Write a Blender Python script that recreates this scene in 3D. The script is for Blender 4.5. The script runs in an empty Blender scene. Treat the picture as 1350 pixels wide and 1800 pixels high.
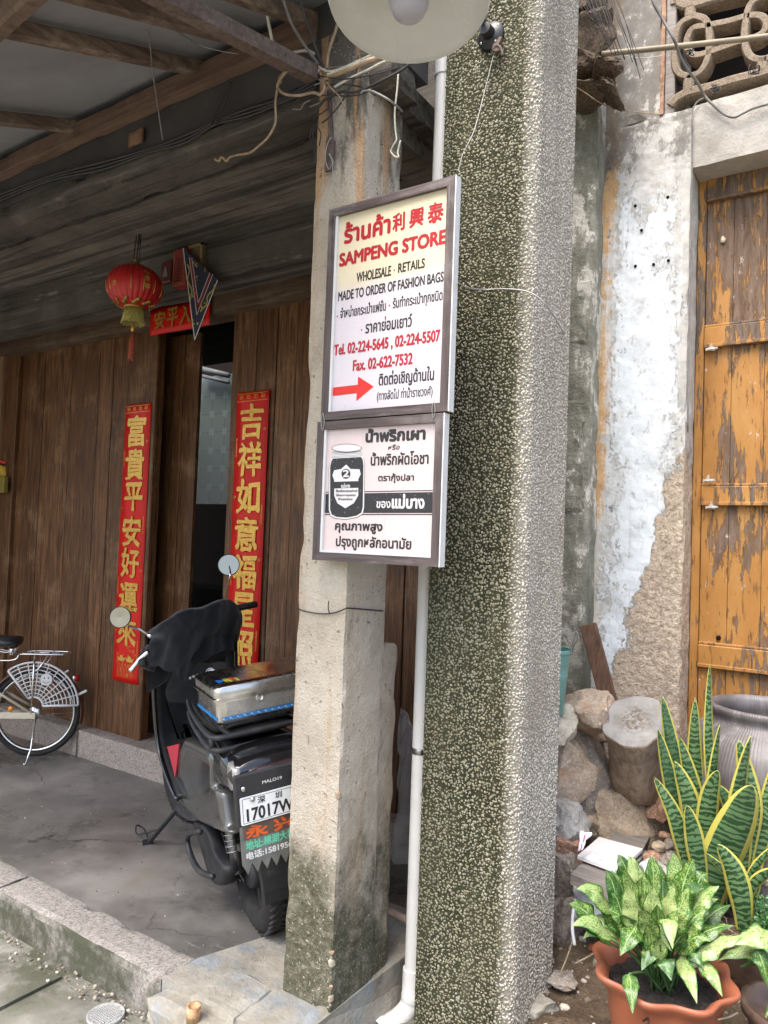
import bpy, math, random
import numpy as np
from mathutils import Vector, Matrix, noise, Euler
R_ = math.radians
S = bpy.context.scene
COL = S.collection
# ------------------------------------------------------------------ camera, sky, sun, exposure
F_PX, CXP, CYP, HC = 1300.0, 675.0, 900.0, 1.5
YAW, PIT, ROL = R_(34.0408), R_(2.1179), R_(2.0882)
_f = Vector((-math.sin(YAW)*math.cos(PIT), math.cos(YAW)*math.cos(PIT), math.sin(PIT)))
_r = Vector((math.cos(YAW), math.sin(YAW), 0)); _u = _r.cross(_f)
CR = math.cos(ROL)*_r + math.sin(ROL)*_u
CU = -math.sin(ROL)*_r + math.cos(ROL)*_u
CF = _f
CAM = Vector((0, 0, HC))
cam = bpy.data.cameras.new('camera'); co = bpy.data.objects.new('camera', cam); COL.objects.link(co)
cam.sensor_fit = 'VERTICAL'; cam.sensor_height = 36; cam.lens = 36*F_PX/1800
cam.clip_start = 0.02; cam.clip_end = 400
mw = Matrix((CR, CU, -CF)).transposed().to_4x4(); mw.translation = CAM
co.matrix_world = mw
S.camera = co
SUN_EL, SUN_AZ = R_(62), R_(190)        # azimuth from +Y clockwise: high, behind the photographer
sd = Vector((math.sin(SUN_AZ)*math.cos(SUN_EL), math.cos(SUN_AZ)*math.cos(SUN_EL), math.sin(SUN_EL)))
w = bpy.data.worlds.new('World'); S.world = w; w.use_nodes = True
sky = w.node_tree.nodes.new('ShaderNodeTexSky'); sky.sky_type = 'NISHITA'; sky.sun_disc = False
sky.sun_elevation = SUN_EL; sky.sun_rotation = SUN_AZ; sky.air_density = 1.0; sky.dust_density = 4.0; sky.ozone_density = 0.6
w.node_tree.links.new(sky.outputs[0], w.node_tree.nodes['Background'].inputs[0])
w.node_tree.nodes['Background'].inputs[1].default_value = 0.14
sun = bpy.data.lights.new('sun', 'SUN'); so = bpy.data.objects.new('sun', sun); COL.objects.link(so)
sun.energy = 1.5; sun.angle = R_(35); sun.color = (1, .96, .9)
so.rotation_euler = sd.to_track_quat('Z', 'Y').to_euler(); so.location = (0, -4, 9)
S.view_settings.view_transform = 'Standard'; S.view_settings.look = 'None'; S.view_settings.gamma = 1
S.view_settings.exposure = 1.8
S.cycles.use_denoising = True
S.cycles.max_bounces = 9; S.cycles.diffuse_bounces = 5; S.cycles.transparent_max_bounces = 12
S.cycles.caustics_reflective = False; S.cycles.caustics_refractive = False

def ray(x, y): return CR*((x-CXP)/F_PX) + CU*((CYP-y)/F_PX) + CF
def at(x, y, Y=None, Z=None, X=None, D=None):
    """a photograph position on a known plane of the place -> world point"""
    d = ray(x, y)
    if Y is not None: t = Y/d.y
    elif Z is not None: t = (Z-HC)/d.z
    elif X is not None: t = X/d.x
    else: t = D
    return CAM + d*t

# ------------------------------------------------------------------ mesh builder
class MB:
    def __init__(s): s.v = []; s.f = []; s.uv = None; s.mi = []; s.cur = 0; s.sm = []
    def add(s, vs, fs, smooth=False, uv=None):
        o = len(s.v); s.v.extend([tuple(v) for v in vs])
        if uv is not None:
            if s.uv is None: s.uv = [(0, 0)]*o
            s.uv.extend(uv)
        elif s.uv is not None: s.uv.extend([(0, 0)]*len(vs))
        for f in fs: s.f.append(tuple(i+o for i in f)); s.mi.append(s.cur); s.sm.append(smooth)
        return s
    def box(s, a, b, bev=0):
        x0, y0, z0 = [min(a[i], b[i]) for i in range(3)]; x1, y1, z1 = [max(a[i], b[i]) for i in range(3)]
        if bev <= 0:
            v = [(x0,y0,z0),(x1,y0,z0),(x1,y1,z0),(x0,y1,z0),(x0,y0,z1),(x1,y0,z1),(x1,y1,z1),(x0,y1,z1)]
            return s.add(v, [(0,3,2,1),(4,5,6,7),(0,1,5,4),(1,2,6,5),(2,3,7,6),(3,0,4,7)])
        c = [(x0+x1)/2,(y0+y1)/2,(z0+z1)/2]
        return s.obox(c, (1,0,0), (0,1,0), (0,0,1), (x1-x0,y1-y0,z1-z0), bev)
    def obox(s, c, ax, ay, az, size, bev=0.0):
        c = Vector(c); ax = Vector(ax); ay = Vector(ay); az = Vector(az); h = [t/2 for t in size]
        if bev <= 0:
            v = [c+ax*i*h[0]+ay*j*h[1]+az*k*h[2] for k in (-1,1) for i,j in ((-1,-1),(1,-1),(1,1),(-1,1))]
            return s.add(v, [(0,3,2,1),(4,5,6,7),(0,1,5,4),(1,2,6,5),(2,3,7,6),(3,0,4,7)])
        b = min(bev, min(h)*.95); v = []; idx = {}
        for i in (-1,1):
            for j in (-1,1):
                for k in (-1,1):
                    for a in range(3):
                        d = [h[0]-b, h[1]-b, h[2]-b]; d[a] = h[a]
                        idx[(i,j,k,a)] = len(v); v.append(c+ax*i*d[0]+ay*j*d[1]+az*k*d[2])
        fs = []
        for a in range(3):
            o = [t for t in range(3) if t != a]
            for sg in (-1,1):
                q = []
                for p,r in ((-1,-1),(1,-1),(1,1),(-1,1)):
                    t = [0,0,0]; t[a] = sg; t[o[0]] = p; t[o[1]] = r; q.append(idx[(*t,a)])
                fs.append(q)
        for a in range(3):
            o = [t for t in range(3) if t != a]
            for p in (-1,1):
                for r in (-1,1):
                    q = []
                    for sg in (-1,1):
                        t = [0,0,0]; t[a] = sg; t[o[0]] = p; t[o[1]] = r; q.append(tuple(t))
                    fs.append([idx[(*q[0],o[0])], idx[(*q[1],o[0])], idx[(*q[1],o[1])], idx[(*q[0],o[1])]])
        for i in (-1,1):
            for j in (-1,1):
                for k in (-1,1): fs.append([idx[(i,j,k,a)] for a in range(3)])
        fs2 = []
        for q in fs:
            pts = [v[i] for i in q]; m = sum(pts, Vector())/len(pts); n = (pts[1]-pts[0]).cross(pts[2]-pts[0])
            fs2.append(q if n.dot(m-c) >= 0 else q[::-1])
        return s.add(v, fs2)
    def bar(s, p, q, w, d, up=(0,0,1), bev=0.0):
        p = Vector(p); q = Vector(q); az = (q-p); L = az.length; az.normalize()
        ax = Vector(up).cross(az)
        if ax.length < 1e-4: ax = Vector((1,0,0)).cross(az)
        ax.normalize(); ay = az.cross(ax)
        return s.obox((p+q)/2, ax, ay, az, (w, d, L), bev)
    def tube(s, pts, r, n=8, closed=False, caps=True):
        pts = [Vector(p) for p in pts]; m = len(pts); rr = r if isinstance(r, (list,tuple)) else [r]*m
        T = []
        for i in range(m):
            a = pts[(i-1) % m] if (closed or i > 0) else pts[i]; b = pts[(i+1) % m] if (closed or i < m-1) else pts[i]
            t = b-a; T.append(t.normalized() if t.length > 1e-9 else Vector((0,0,1)))
        nrm = T[0].orthogonal().normalized(); v = []
        for i in range(m):
            nrm = nrm - T[i]*nrm.dot(T[i])
            if nrm.length < 1e-6: nrm = T[i].orthogonal()
            nrm.normalize(); bi = T[i].cross(nrm)
            for k in range(n):
                a = 2*math.pi*k/n; v.append(pts[i]+(nrm*math.cos(a)+bi*math.sin(a))*rr[i])
        fs = []
        for i in range(m if closed else m-1):
            j = (i+1) % m
            for k in range(n): fs.append((i*n+k, i*n+(k+1) % n, j*n+(k+1) % n, j*n+k))
        if caps and not closed: fs.append(tuple(range(n-1,-1,-1))); fs.append(tuple((m-1)*n+k for k in range(n)))
        return s.add(v, fs, True)
    def lathe(s, prof, c=(0,0,0), axis=(0,0,1), n=32, wob=None, closed=False, caps=True):
        c = Vector(c); az = Vector(axis).normalized(); ax = az.orthogonal().normalized()
        if abs(az.z) > .99: ax = Vector((1,0,0))
        ay = az.cross(ax); v = []
        for r, z in prof:
            for k in range(n):
                a = 2*math.pi*k/n; q = r*(wob(a, r, z) if wob else 1)
                v.append(c+ax*q*math.cos(a)+ay*q*math.sin(a)+az*z)
        fs = []; m = len(prof)
        for i in range(m if closed else m-1):
            j = (i+1) % m
            for k in range(n): fs.append((i*n+k, i*n+(k+1) % n, j*n+(k+1) % n, j*n+k))
        if not closed and caps:
            if prof[0][0] > 1e-5: fs.append(tuple(range(n-1,-1,-1)))
            if prof[-1][0] > 1e-5: fs.append(tuple((m-1)*n+k for k in range(n)))
        return s.add(v, fs, True)
    def prism(s, poly, o, ux, uy, un, d):
        """polygon (u,v) in the plane o,ux,uy, thick d along un"""
        o = Vector(o); ux = Vector(ux); uy = Vector(uy); un = Vector(un); n = len(poly)
        v = [o+ux*a+uy*b for a,b in poly]+[o+ux*a+uy*b+un*d for a,b in poly]
        fs = [tuple(range(n-1,-1,-1)), tuple(range(n,2*n))]+[(i,(i+1)%n,n+(i+1)%n,n+i) for i in range(n)]
        return s.add(v, fs)
    def loft(s, rings, caps=True, smooth=True):
        n = len(rings[0]); v = [p for r in rings for p in r]; fs = []
        for i in range(len(rings)-1):
            for k in range(n): fs.append((i*n+k, i*n+(k+1)%n, (i+1)*n+(k+1)%n, (i+1)*n+k))
        if caps: fs.append(tuple(range(n-1,-1,-1))); fs.append(tuple((len(rings)-1)*n+k for k in range(n)))
        return s.add(v, fs, smooth)
    def grid(s, fn, nu, nv, smooth=True):
        v = [fn(i/nu, j/nv) for j in range(nv+1) for i in range(nu+1)]
        uv = [(i/nu, j/nv) for j in range(nv+1) for i in range(nu+1)]
        fs = [(j*(nu+1)+i, j*(nu+1)+i+1, (j+1)*(nu+1)+i+1, (j+1)*(nu+1)+i) for j in range(nv) for i in range(nu)]
        return s.add(v, fs, smooth, uv)
    def rbox(s, a, b, step=.03, amp=.004, fq=14, chip=0.0, seed=0):
        """box with worn, uneven faces and chipped arrises"""
        a = [min(a[i], b[i]) for i in range(3)], [max(a[i], b[i]) for i in range(3)]
        lo, hi = Vector(a[0]), Vector(a[1]); n = [max(1, int(round((hi[i]-lo[i])/step))) for i in range(3)]
        off = Vector((seed*7.3, seed*3.1, seed*5.7)); key = {}; vs = []
        def vert(i, j, k):
            t = (i, j, k)
            if t in key: return key[t]
            p = Vector((lo[q]+(hi[q]-lo[q])*t[q]/n[q] for q in range(3)))
            d = noise.noise_vector(p*fq+off)*amp + noise.noise_vector(p*fq*3.1+off)*amp*.4
            e = [(1 if t[q] == n[q] else (-1 if t[q] == 0 else 0)) for q in range(3)]
            if chip and sum(abs(x) for x in e) >= 2:
                c = max(0, noise.noise(p*9+off)*1.4)**1.5*chip + chip*.18
                d -= Vector(e)*c
            key[t] = len(vs); vs.append(p+d); return key[t]
        fs = []
        for ax in range(3):
            u, v_ = (ax+1) % 3, (ax+2) % 3
            for side in (0, 1):
                for i in range(n[u]):
                    for j in range(n[v_]):
                        q = []
                        for di, dj in ((0,0),(1,0),(1,1),(0,1)):
                            t = [0,0,0]; t[ax] = n[ax]*side; t[u] = i+di; t[v_] = j+dj; q.append(vert(*t))
                        fs.append(tuple(q if side else q[::-1]))
        return s.add(vs, fs, False)
    def build(s, name, mats, parent=None, local=False, label=None):
        me = bpy.data.meshes.new(name); org = Vector((0,0,0))
        if parent is not None and not local:
            p = parent
            while p is not None: org = org+p.location; p = p.parent
        vs = s.v if local else [(v[0]-org.x, v[1]-org.y, v[2]-org.z) for v in s.v]
        me.from_pydata(vs, [], s.f)
        if not isinstance(mats, (list, tuple)): mats = [mats]
        for m in mats: me.materials.append(m)
        me.polygons.foreach_set('use_smooth', s.sm)
        if len(mats) > 1: me.polygons.foreach_set('material_index', s.mi)
        if s.uv is not None:
            ul = me.uv_layers.new(name='UVMap'); li = np.empty(len(me.loops), np.int32); me.loops.foreach_get('vertex_index', li)
            ul.data.foreach_set('uv', np.array(s.uv, np.float32)[li].ravel())
        me.update()
        o = bpy.data.objects.new(name, me); COL.objects.link(o)
        if parent is not None: o.parent = parent
        if label: o['label'] = label
        return o
def autosmooth(o, deg=35):
    me = o.data; me.polygons.foreach_set('use_smooth', [True]*len(me.polygons)); me.set_sharp_from_angle(angle=R_(deg)); return o
def rock(mb, c, size, seed, rot=(0,0,0), sub=4, rough=.22, box=.55):
    import bmesh
    bm = bmesh.new(); bmesh.ops.create_icosphere(bm, subdivisions=sub, radius=1)
    rnd = random.Random(seed); off = Vector((rnd.uniform(-50,50), rnd.uniform(-50,50), rnd.uniform(-50,50)))
    E = Euler([R_(a) for a in rot]).to_matrix(); cuts = []
    for _ in range(13):
        n = Vector((rnd.gauss(0,1), rnd.gauss(0,1), rnd.gauss(0,1))).normalized(); cuts.append((n, rnd.uniform(.50,.82)))
    vs = []
    for v in bm.verts:
        p = v.co.normalized(); m = max(abs(p.x), abs(p.y), abs(p.z))
        p = p*(1-box)+p/m*box*.80
        for n, d in cuts:
            t = p.dot(n)
            if t > d: p = p-n*(t-d)*.97
        k = noise.fractal(p*1.6+off, 1.0, 2.0, 5)
        k2 = noise.fractal(p*7+off, 1.0, 2.0, 3)
        p = p*(1+k*rough+k2*rough*.13)
        q = Vector((p.x*size[0]/2, p.y*size[1]/2, p.z*size[2]/2)); vs.append(E @ q + Vector(c))
    bm.verts.index_update(); fs = [tuple(v.index for v in f.verts) for f in bm.faces]; bm.free()
    mb.add(vs, fs, True); return mb
def spline(pts, k=6):
    P = [Vector(p) for p in pts]; out = []
    for i in range(len(P)-1):
        a = P[max(i-1,0)]; b = P[i]; c = P[i+1]; d = P[min(i+2,len(P)-1)]
        for j in range(k):
            t = j/k; out.append(.5*((2*b)+(c-a)*t+(2*a-5*b+4*c-d)*t*t+(3*b-a-3*c+d)*t**3))
    out.append(P[-1]); return out
# ------------------------------------------------------------------ naming
def tag(o, label, cat, group=None):
    o['label'] = label; o['category'] = cat
    if group: o['group'] = group
    return o
def thing(name, label, cat, loc=(0,0,0), group=None, rot=None):
    o = bpy.data.objects.new(name, None); COL.objects.link(o); o.location = loc; o.empty_display_size = .05
    if rot: o.rotation_euler = rot
    return tag(o, label, cat, group)
def struct(o, kind='structure'): o['kind'] = kind; return o
# ------------------------------------------------------------------ lettering
_tc = {}
def text2d(st):
    if st in _tc: return _tc[st]
    c = bpy.data.curves.new('t', 'FONT'); c.body = st; c.size = 1; c.resolution_u = 4
    o = bpy.data.objects.new('t', c); COL.objects.link(o)
    dg = bpy.context.evaluated_depsgraph_get(); ev = o.evaluated_get(dg); me = ev.to_mesh()
    vs = [v.co.copy() for v in me.vertices]; fs = [tuple(p.vertices) for p in me.polygons]
    ev.to_mesh_clear(); bpy.data.objects.remove(o); bpy.data.curves.remove(c)
    par = list(range(len(vs)))
    def fd(i):
        while par[i] != i: par[i] = par[par[i]]; i = par[i]
        return i
    for f in fs:
        for i in f[1:]: par[fd(i)] = fd(f[0])
    ids = {}; lay = [ids.setdefault(fd(i), len(ids)) for i in range(len(vs))]
    _tc[st] = (vs, fs, lay); return _tc[st]
def bbox2(st):
    vs = text2d(st)[0]
    return min(v.x for v in vs), max(v.x for v in vs), min(v.y for v in vs), max(v.y for v in vs)
def put_text(mb, st, o, ux, uy, un, x0, x1, ybase, href, ref=None, bold=0.0, jit=0, fit_y=None, slant=0.0):
    """string between x0..x1 on baseline ybase; href = height of the reference glyph ref (or fit_y=(y0,y1) for the whole box)"""
    vs, fs, lay = text2d(st); a, b, c, d = bbox2(st); sx = (x1-x0)/(b-a)
    if fit_y: sy = (fit_y[1]-fit_y[0])/(d-c); oy = fit_y[0]-c*sy
    else:
        rb = bbox2(ref or 'H'); sy = href/(rb[3]-rb[2]); oy = ybase
    o = Vector(o); ux = Vector(ux); uy = Vector(uy); un = Vector(un)
    offs = [(0,0)]
    if bold > 0: offs += [(bold*math.cos(k*math.pi/3), bold*math.sin(k*math.pi/3)) for k in range(6)]
    for q,(dx,dy) in enumerate(offs):
        out = []
        for v,l in zip(vs, lay):
            X = x0+(v.x-a)*sx+dx; Y = oy+v.y*sy+dy
            X += slant*(Y-ybase)
            if jit:
                n = noise.noise_vector(Vector((X*38+lay[0], Y*38, 3.7)))*jit; X += n.x; Y += n.y
            out.append(o+ux*X+uy*Y+un*(.00004*(l % 7)+.0003*q/7))
        mb.add(out, fs)
    return mb
def flat(mb, poly, o, ux, uy, un, h=0.0):
    o = Vector(o); ux = Vector(ux); uy = Vector(uy); un = Vector(un)
    mb.add([o+ux*a+uy*b+un*h for a,b in poly], [tuple(range(len(poly)))]); return mb
# ------------------------------------------------------------------ materials
class M:
    def __init__(s, name):
        s.m = bpy.data.materials.new(name); s.m.use_nodes = True; t = s.m.node_tree; s.t = t
        s.b = t.nodes['Principled BSDF']; s.co = t.nodes.new('ShaderNodeTexCoord'); s.base = None
    def n(s, ty, **k):
        x = s.t.nodes.new(ty)
        for a, v in k.items(): setattr(x, a, v)
        return x
    def l(s, a, b):
        if isinstance(a, (int, float)): b.default_value = a
        elif isinstance(a, tuple): b.default_value = a if len(a) == 4 or len(b.default_value) == 3 else (*a, 1)
        else: s.t.links.new(a, b)
    def vec(s, scale=(1,1,1), src='Object', loc=(0,0,0), rot=(0,0,0)):
        mp = s.n('ShaderNodeMapping'); s.l(s.co.outputs[src], mp.inputs[0]); mp.inputs[3].default_value = scale; mp.inputs[1].default_value = loc; mp.inputs[2].default_value = rot
        return mp.outputs[0]
    def noise(s, sc, det=4, ro=.55, vec=None, dis=0, col=False):
        x = s.n('ShaderNodeTexNoise'); s.l(vec if vec is not None else s.co.outputs['Object'], x.inputs['Vector'])
        x.inputs['Scale'].default_value = sc; x.inputs['Detail'].default_value = det; x.inputs['Roughness'].default_value = ro; x.inputs['Distortion'].default_value = dis
        return x.outputs[1 if col else 0]
    def vor(s, sc, feat='F1', vec=None, out=0, rnd=1):
        x = s.n('ShaderNodeTexVoronoi', feature=feat); s.l(vec if vec is not None else s.co.outputs['Object'], x.inputs['Vector'])
        x.inputs['Scale'].default_value = sc; x.inputs['Randomness'].default_value = rnd; return x.outputs[out]
    def wave(s, sc, vec=None, dis=2, det=3, dsc=1.5, direc='X', prof='SIN'):
        x = s.n('ShaderNodeTexWave', bands_direction=direc, wave_profile=prof); s.l(vec if vec is not None else s.co.outputs['Object'], x.inputs['Vector'])
        x.inputs['Scale'].default_value = sc; x.inputs['Distortion'].default_value = dis; x.inputs['Detail'].default_value = det; x.inputs['Detail Scale'].default_value = dsc
        return x.outputs[1]
    def ramp(s, f, st, mode='LINEAR'):
        x = s.n('ShaderNodeValToRGB'); s.l(f, x.inputs[0]); e = x.color_ramp.elements; x.color_ramp.interpolation = mode
        while len(e) < len(st): e.new(.5)
        for i, (p, c) in enumerate(st):
            e[i].position = p
            e[i].color = (*c, 1) if isinstance(c, tuple) else (c, c, c, 1)
        return x.outputs[0]
    def mix(s, f, a, b, mode='MIX'):
        x = s.n('ShaderNodeMix', data_type='RGBA', blend_type=mode); s.l(f, x.inputs[0]); s.l(a, x.inputs[6]); s.l(b, x.inputs[7]); return x.outputs[2]
    def ma(s, op, a, b=0.0, clamp=False):
        x = s.n('ShaderNodeMath', operation=op, use_clamp=clamp); s.l(a, x.inputs[0]); s.l(b, x.inputs[1]); return x.outputs[0]
    def mr(s, v, a, b, c=0.0, d=1.0, smooth=True):
        x = s.n('ShaderNodeMapRange', interpolation_type='SMOOTHSTEP' if smooth else 'LINEAR'); s.l(v, x.inputs[0])
        for i, q in enumerate((a, b, c, d)): x.inputs[i+1].default_value = q
        return x.outputs[0]
    def xyz(s, src='Object'):
        x = s.n('ShaderNodeSeparateXYZ'); s.l(s.co.outputs[src], x.inputs[0]); return x.outputs
    def isl(s): return s.n('ShaderNodeNewGeometry').outputs['Random Per Island']
    def oi(s): return s.n('ShaderNodeObjectInfo').outputs['Random']
    def bump(s, h, st=.5, d=.01, prev=None):
        x = s.n('ShaderNodeBump'); x.inputs['Strength'].default_value = st; x.inputs['Distance'].default_value = d; s.l(h, x.inputs['Height'])
        if prev is not None: s.l(prev, x.inputs['Normal'])
        return x.outputs[0]
    def done(s, col, ro=.8, nrm=None, metal=0.0, spec=.5, **k):
        s.l(col, s.b.inputs['Base Color']); s.l(ro, s.b.inputs['Roughness']); s.l(metal, s.b.inputs['Metallic']); s.b.inputs['Specular IOR Level'].default_value = spec
        if nrm is not None: s.l(nrm, s.b.inputs['Normal'])
        for a, v in k.items(): s.l(v, s.b.inputs[a.replace('_', ' ')])
        return s.m
def simple(name, col, ro=.5, metal=0.0, var=.15, sc=30, bump=0.0, spec=.5, dust=0.0, **k):
    m = M(name); n = m.noise(sc, 5, .6)
    d = tuple(max(0, c*(1-var)) for c in col); h = tuple(min(1, c*(1+var)) for c in col)
    c = m.ramp(n, [(.3, d), (.7, h)])
    if dust: c = m.mix(m.mr(m.noise(6, 6, .7), .5, .75, 0, dust), c, (.3,.28,.25))
    r = m.mr(m.noise(sc*.5, 4), .3, .7, max(0, ro-.1), min(1, ro+.1))
    return m.done(c, r, m.bump(n, .3, bump) if bump else None, metal, spec, **k)
def wood(name, c1, c2, c3=None, axis='Z', ring=26, wear=0.0, wcol=(.3,.25,.2), ro=.7, bump=.002, spec=.3):
    m = M(name); st = {'X': (.06,1,1), 'Y': (1,.06,1), 'Z': (1,1,.06)}[axis]
    rnd = m.isl(); cm = m.n('ShaderNodeCombineXYZ'); m.l(m.ma('MULTIPLY', rnd, 13.), cm.inputs[0]); m.l(m.ma('MULTIPLY', rnd, 7.), cm.inputs[1]); m.l(m.ma('MULTIPLY', rnd, 29.), cm.inputs[2])
    ad = m.n('ShaderNodeVectorMath', operation='ADD'); m.l(m.vec(st), ad.inputs[0]); m.l(cm.outputs[0], ad.inputs[1]); v = ad.outputs[0]
    g = m.noise(ring*2.2, 6, .65, v, .4); g2 = m.noise(ring*.35, 3, .5, v, 1.2); fine = m.noise(ring*9, 3, .6, v)
    c = m.mix(m.mr(g, .3, .7), c1, c2); c = m.mix(m.ma('MULTIPLY', m.mr(g2, .45, .7), .6), c, c3 or c1)
    c = m.mix(m.ma('MULTIPLY', rnd, .5), c, tuple(x*.6 for x in c1))
    c = m.mix(m.mr(fine, .62, .75, 0, .5), c, tuple(x*.3 for x in c1))
    if wear: c = m.mix(m.mr(m.ma('ADD', m.noise(3, 6, .7), m.ma('MULTIPLY', g, .25)), .62, .8, 0, wear), c, wcol)
    h = m.ma('ADD', g, m.ma('MULTIPLY', fine, .5))
    return m.done(c, m.mr(g, .2, .8, ro-.12, ro+.12), m.bump(h, .6, bump), spec=spec)
# ------------------------------------------------------------------ materials of the setting
def mat_floor():
    m = M('porch_concrete'); n1 = m.noise(1.6, 6, .6); n2 = m.noise(9, 6, .65); sc = m.noise(1, 5, .7, m.vec((5,26,1), rot=(0,0,.3)))
    c = m.ramp(n1, [(.34,(.070,.066,.060)), (.5,(.15,.142,.13)), (.66,(.27,.255,.23))])
    c = m.mix(m.mr(n2, .55, .75, 0, .5), c, (.045,.042,.04))
    c = m.mix(m.mr(sc, .60, .68, 0, .6), c, (.24,.235,.22))
    c = m.mix(m.mr(m.noise(.9, 3, .5, m.vec(loc=(3,1,0))), .56, .7, 0, .45), c, (.19,.12,.075))
    ev = m.n('ShaderNodeVectorMath', operation='ADD'); m.l(m.co.outputs['Object'], ev.inputs[0]); sv = m.n('ShaderNodeVectorMath', operation='SCALE'); m.l(m.noise(5, 5, .6, col=True), sv.inputs[0]); sv.inputs[3].default_value = .22; m.l(sv.outputs[0], ev.inputs[1])
    c = m.mix(m.ma('MULTIPLY', m.mr(m.vor(1.15, 'DISTANCE_TO_EDGE', ev.outputs[0]), .007, .002), m.mr(m.noise(2, 2), .45, .6, 0, .8)), c, (.03,.028,.025)); c = m.mix(m.mr(m.noise(90, 4, .7), .62, .70, 0, .5), c, (.30,.285,.26)); c = m.mix(m.mr(m.noise(4, 7, .72, m.vec(loc=(1,7,3))), .58, .66, 0, .45), c, (.055,.05,.045))
    return m.done(c, m.mr(n1, .3, .7, .18, .5), m.bump(m.ma('ADD', n2, sc), .25, .004), spec=.4)
def mat_street():
    m = M('street_concrete'); n1 = m.noise(2.2, 8, .62); n2 = m.noise(60, 3, .7); n3 = m.noise(7, 6, .7)
    c = m.ramp(n1, [(.3,(.17,.165,.14)), (.5,(.30,.29,.25)), (.72,(.42,.41,.37))])
    c = m.mix(m.mr(n3, .55, .72, 0, .6), c, (.13,.145,.085))
    c = m.mix(m.mr(n2, .55, .75, 0, .45), c, (.12,.12,.10))
    cr = m.vor(1.1, 'DISTANCE_TO_EDGE', m.n('ShaderNodeVectorMath', operation='ADD').outputs[0])
    return m.done(c, .85, m.bump(m.ma('ADD', n3, m.ma('MULTIPLY', n2, .4)), .5, .008), spec=.3)
def mat_granite(name, a=(.235,.21,.185), b=(.36,.33,.30), d=(.08,.075,.07), moss=.35, sc=160, big=3.0, bd=.004, top=False):
    m = M(name); v = m.vor(sc, 'F1', out=1); x = m.n('ShaderNodeSeparateColor'); m.l(v, x.inputs[0]); n1 = m.noise(big, 6, .65); n2 = m.noise(22, 5, .65)
    c = m.ramp(x.outputs[0], [(0, d), (.12, a), (.55, b), (.9, tuple(min(1,t*1.35) for t in b))])
    c = m.mix(.42, c, m.ramp(n1, [(.3, a), (.7, b)]))
    c = m.mix(m.mr(n2, .52, .75, 0, .5), c, tuple(t*.55 for t in a))
    f = m.mr(m.noise(3.5, 6, .7, m.vec(loc=(5,2,8))), .5, .7, 0, moss)
    if top:
        g = m.n('ShaderNodeNewGeometry'); s = m.n('ShaderNodeSeparateXYZ'); m.l(g.outputs['Normal'], s.inputs[0])
        f = m.ma('MULTIPLY', m.mr(m.noise(6, 6, .7), .3, .6), m.mr(s.outputs[2], .3, .8, .95, .12))
    c = m.mix(f, c, (.055,.06,.035))
    return m.done(c, .85, m.bump(m.ma('ADD', n2, m.ma('MULTIPLY', x.outputs[0], .25)), .7, bd), spec=.3)
def mat_column():
    m = M('cream_render'); n1 = m.noise(3.5, 7, .65); n2 = m.noise(140, 3, .7); n3 = m.noise(28, 5, .6); z = m.xyz()[2]
    st = m.noise(1, 6, .65, m.vec((16,16,.9)))
    c = m.ramp(n1, [(.28,(.36,.30,.23)), (.5,(.52,.455,.365)), (.72,(.62,.56,.47))])
    c = m.mix(m.mr(st, .52, .68, 0, .5), c, (.47,.32,.19))
    c = m.mix(m.mr(n2, .56, .72, 0, .45), c, (.24,.20,.16))
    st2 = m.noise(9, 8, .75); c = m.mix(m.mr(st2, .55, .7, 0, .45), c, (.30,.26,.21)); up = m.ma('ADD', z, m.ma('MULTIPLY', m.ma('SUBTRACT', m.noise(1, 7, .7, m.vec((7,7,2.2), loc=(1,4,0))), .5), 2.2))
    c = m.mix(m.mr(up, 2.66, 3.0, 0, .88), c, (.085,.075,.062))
    c = m.mix(m.ma('MULTIPLY', m.mr(st, .5, .62, 0, .8), m.mr(z, 2.0, 2.7)), c, (.5,.30,.15))
    dn = m.ma('ADD', z, m.ma('MULTIPLY', m.ma('SUBTRACT', m.noise(4, 8, .72, m.vec((1,1,.8))), .5), 1.5))
    c = m.mix(m.mr(dn, .60, .18, 0, .94), c, m.ramp(m.noise(34, 6, .7), [(.3,(.032,.034,.020)), (.52,(.095,.094,.058)), (.75,(.29,.265,.20))]))
    c = m.mix(m.mr(m.noise(110, 2, .5), .62, .72, 0, .7), c, (.60,.55,.46))
    pit = m.mr(m.noise(48, 4, .6), .64, .74)
    c = m.mix(m.ma('MULTIPLY', pit, .5), c, (.22,.18,.14))
    b = m.bump(m.ma('SUBTRACT', m.ma('ADD', m.ma('MULTIPLY', n3, 1.2), n2), pit), 1.0, .008)
    return m.done(c, .93, b, spec=.2)
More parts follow.
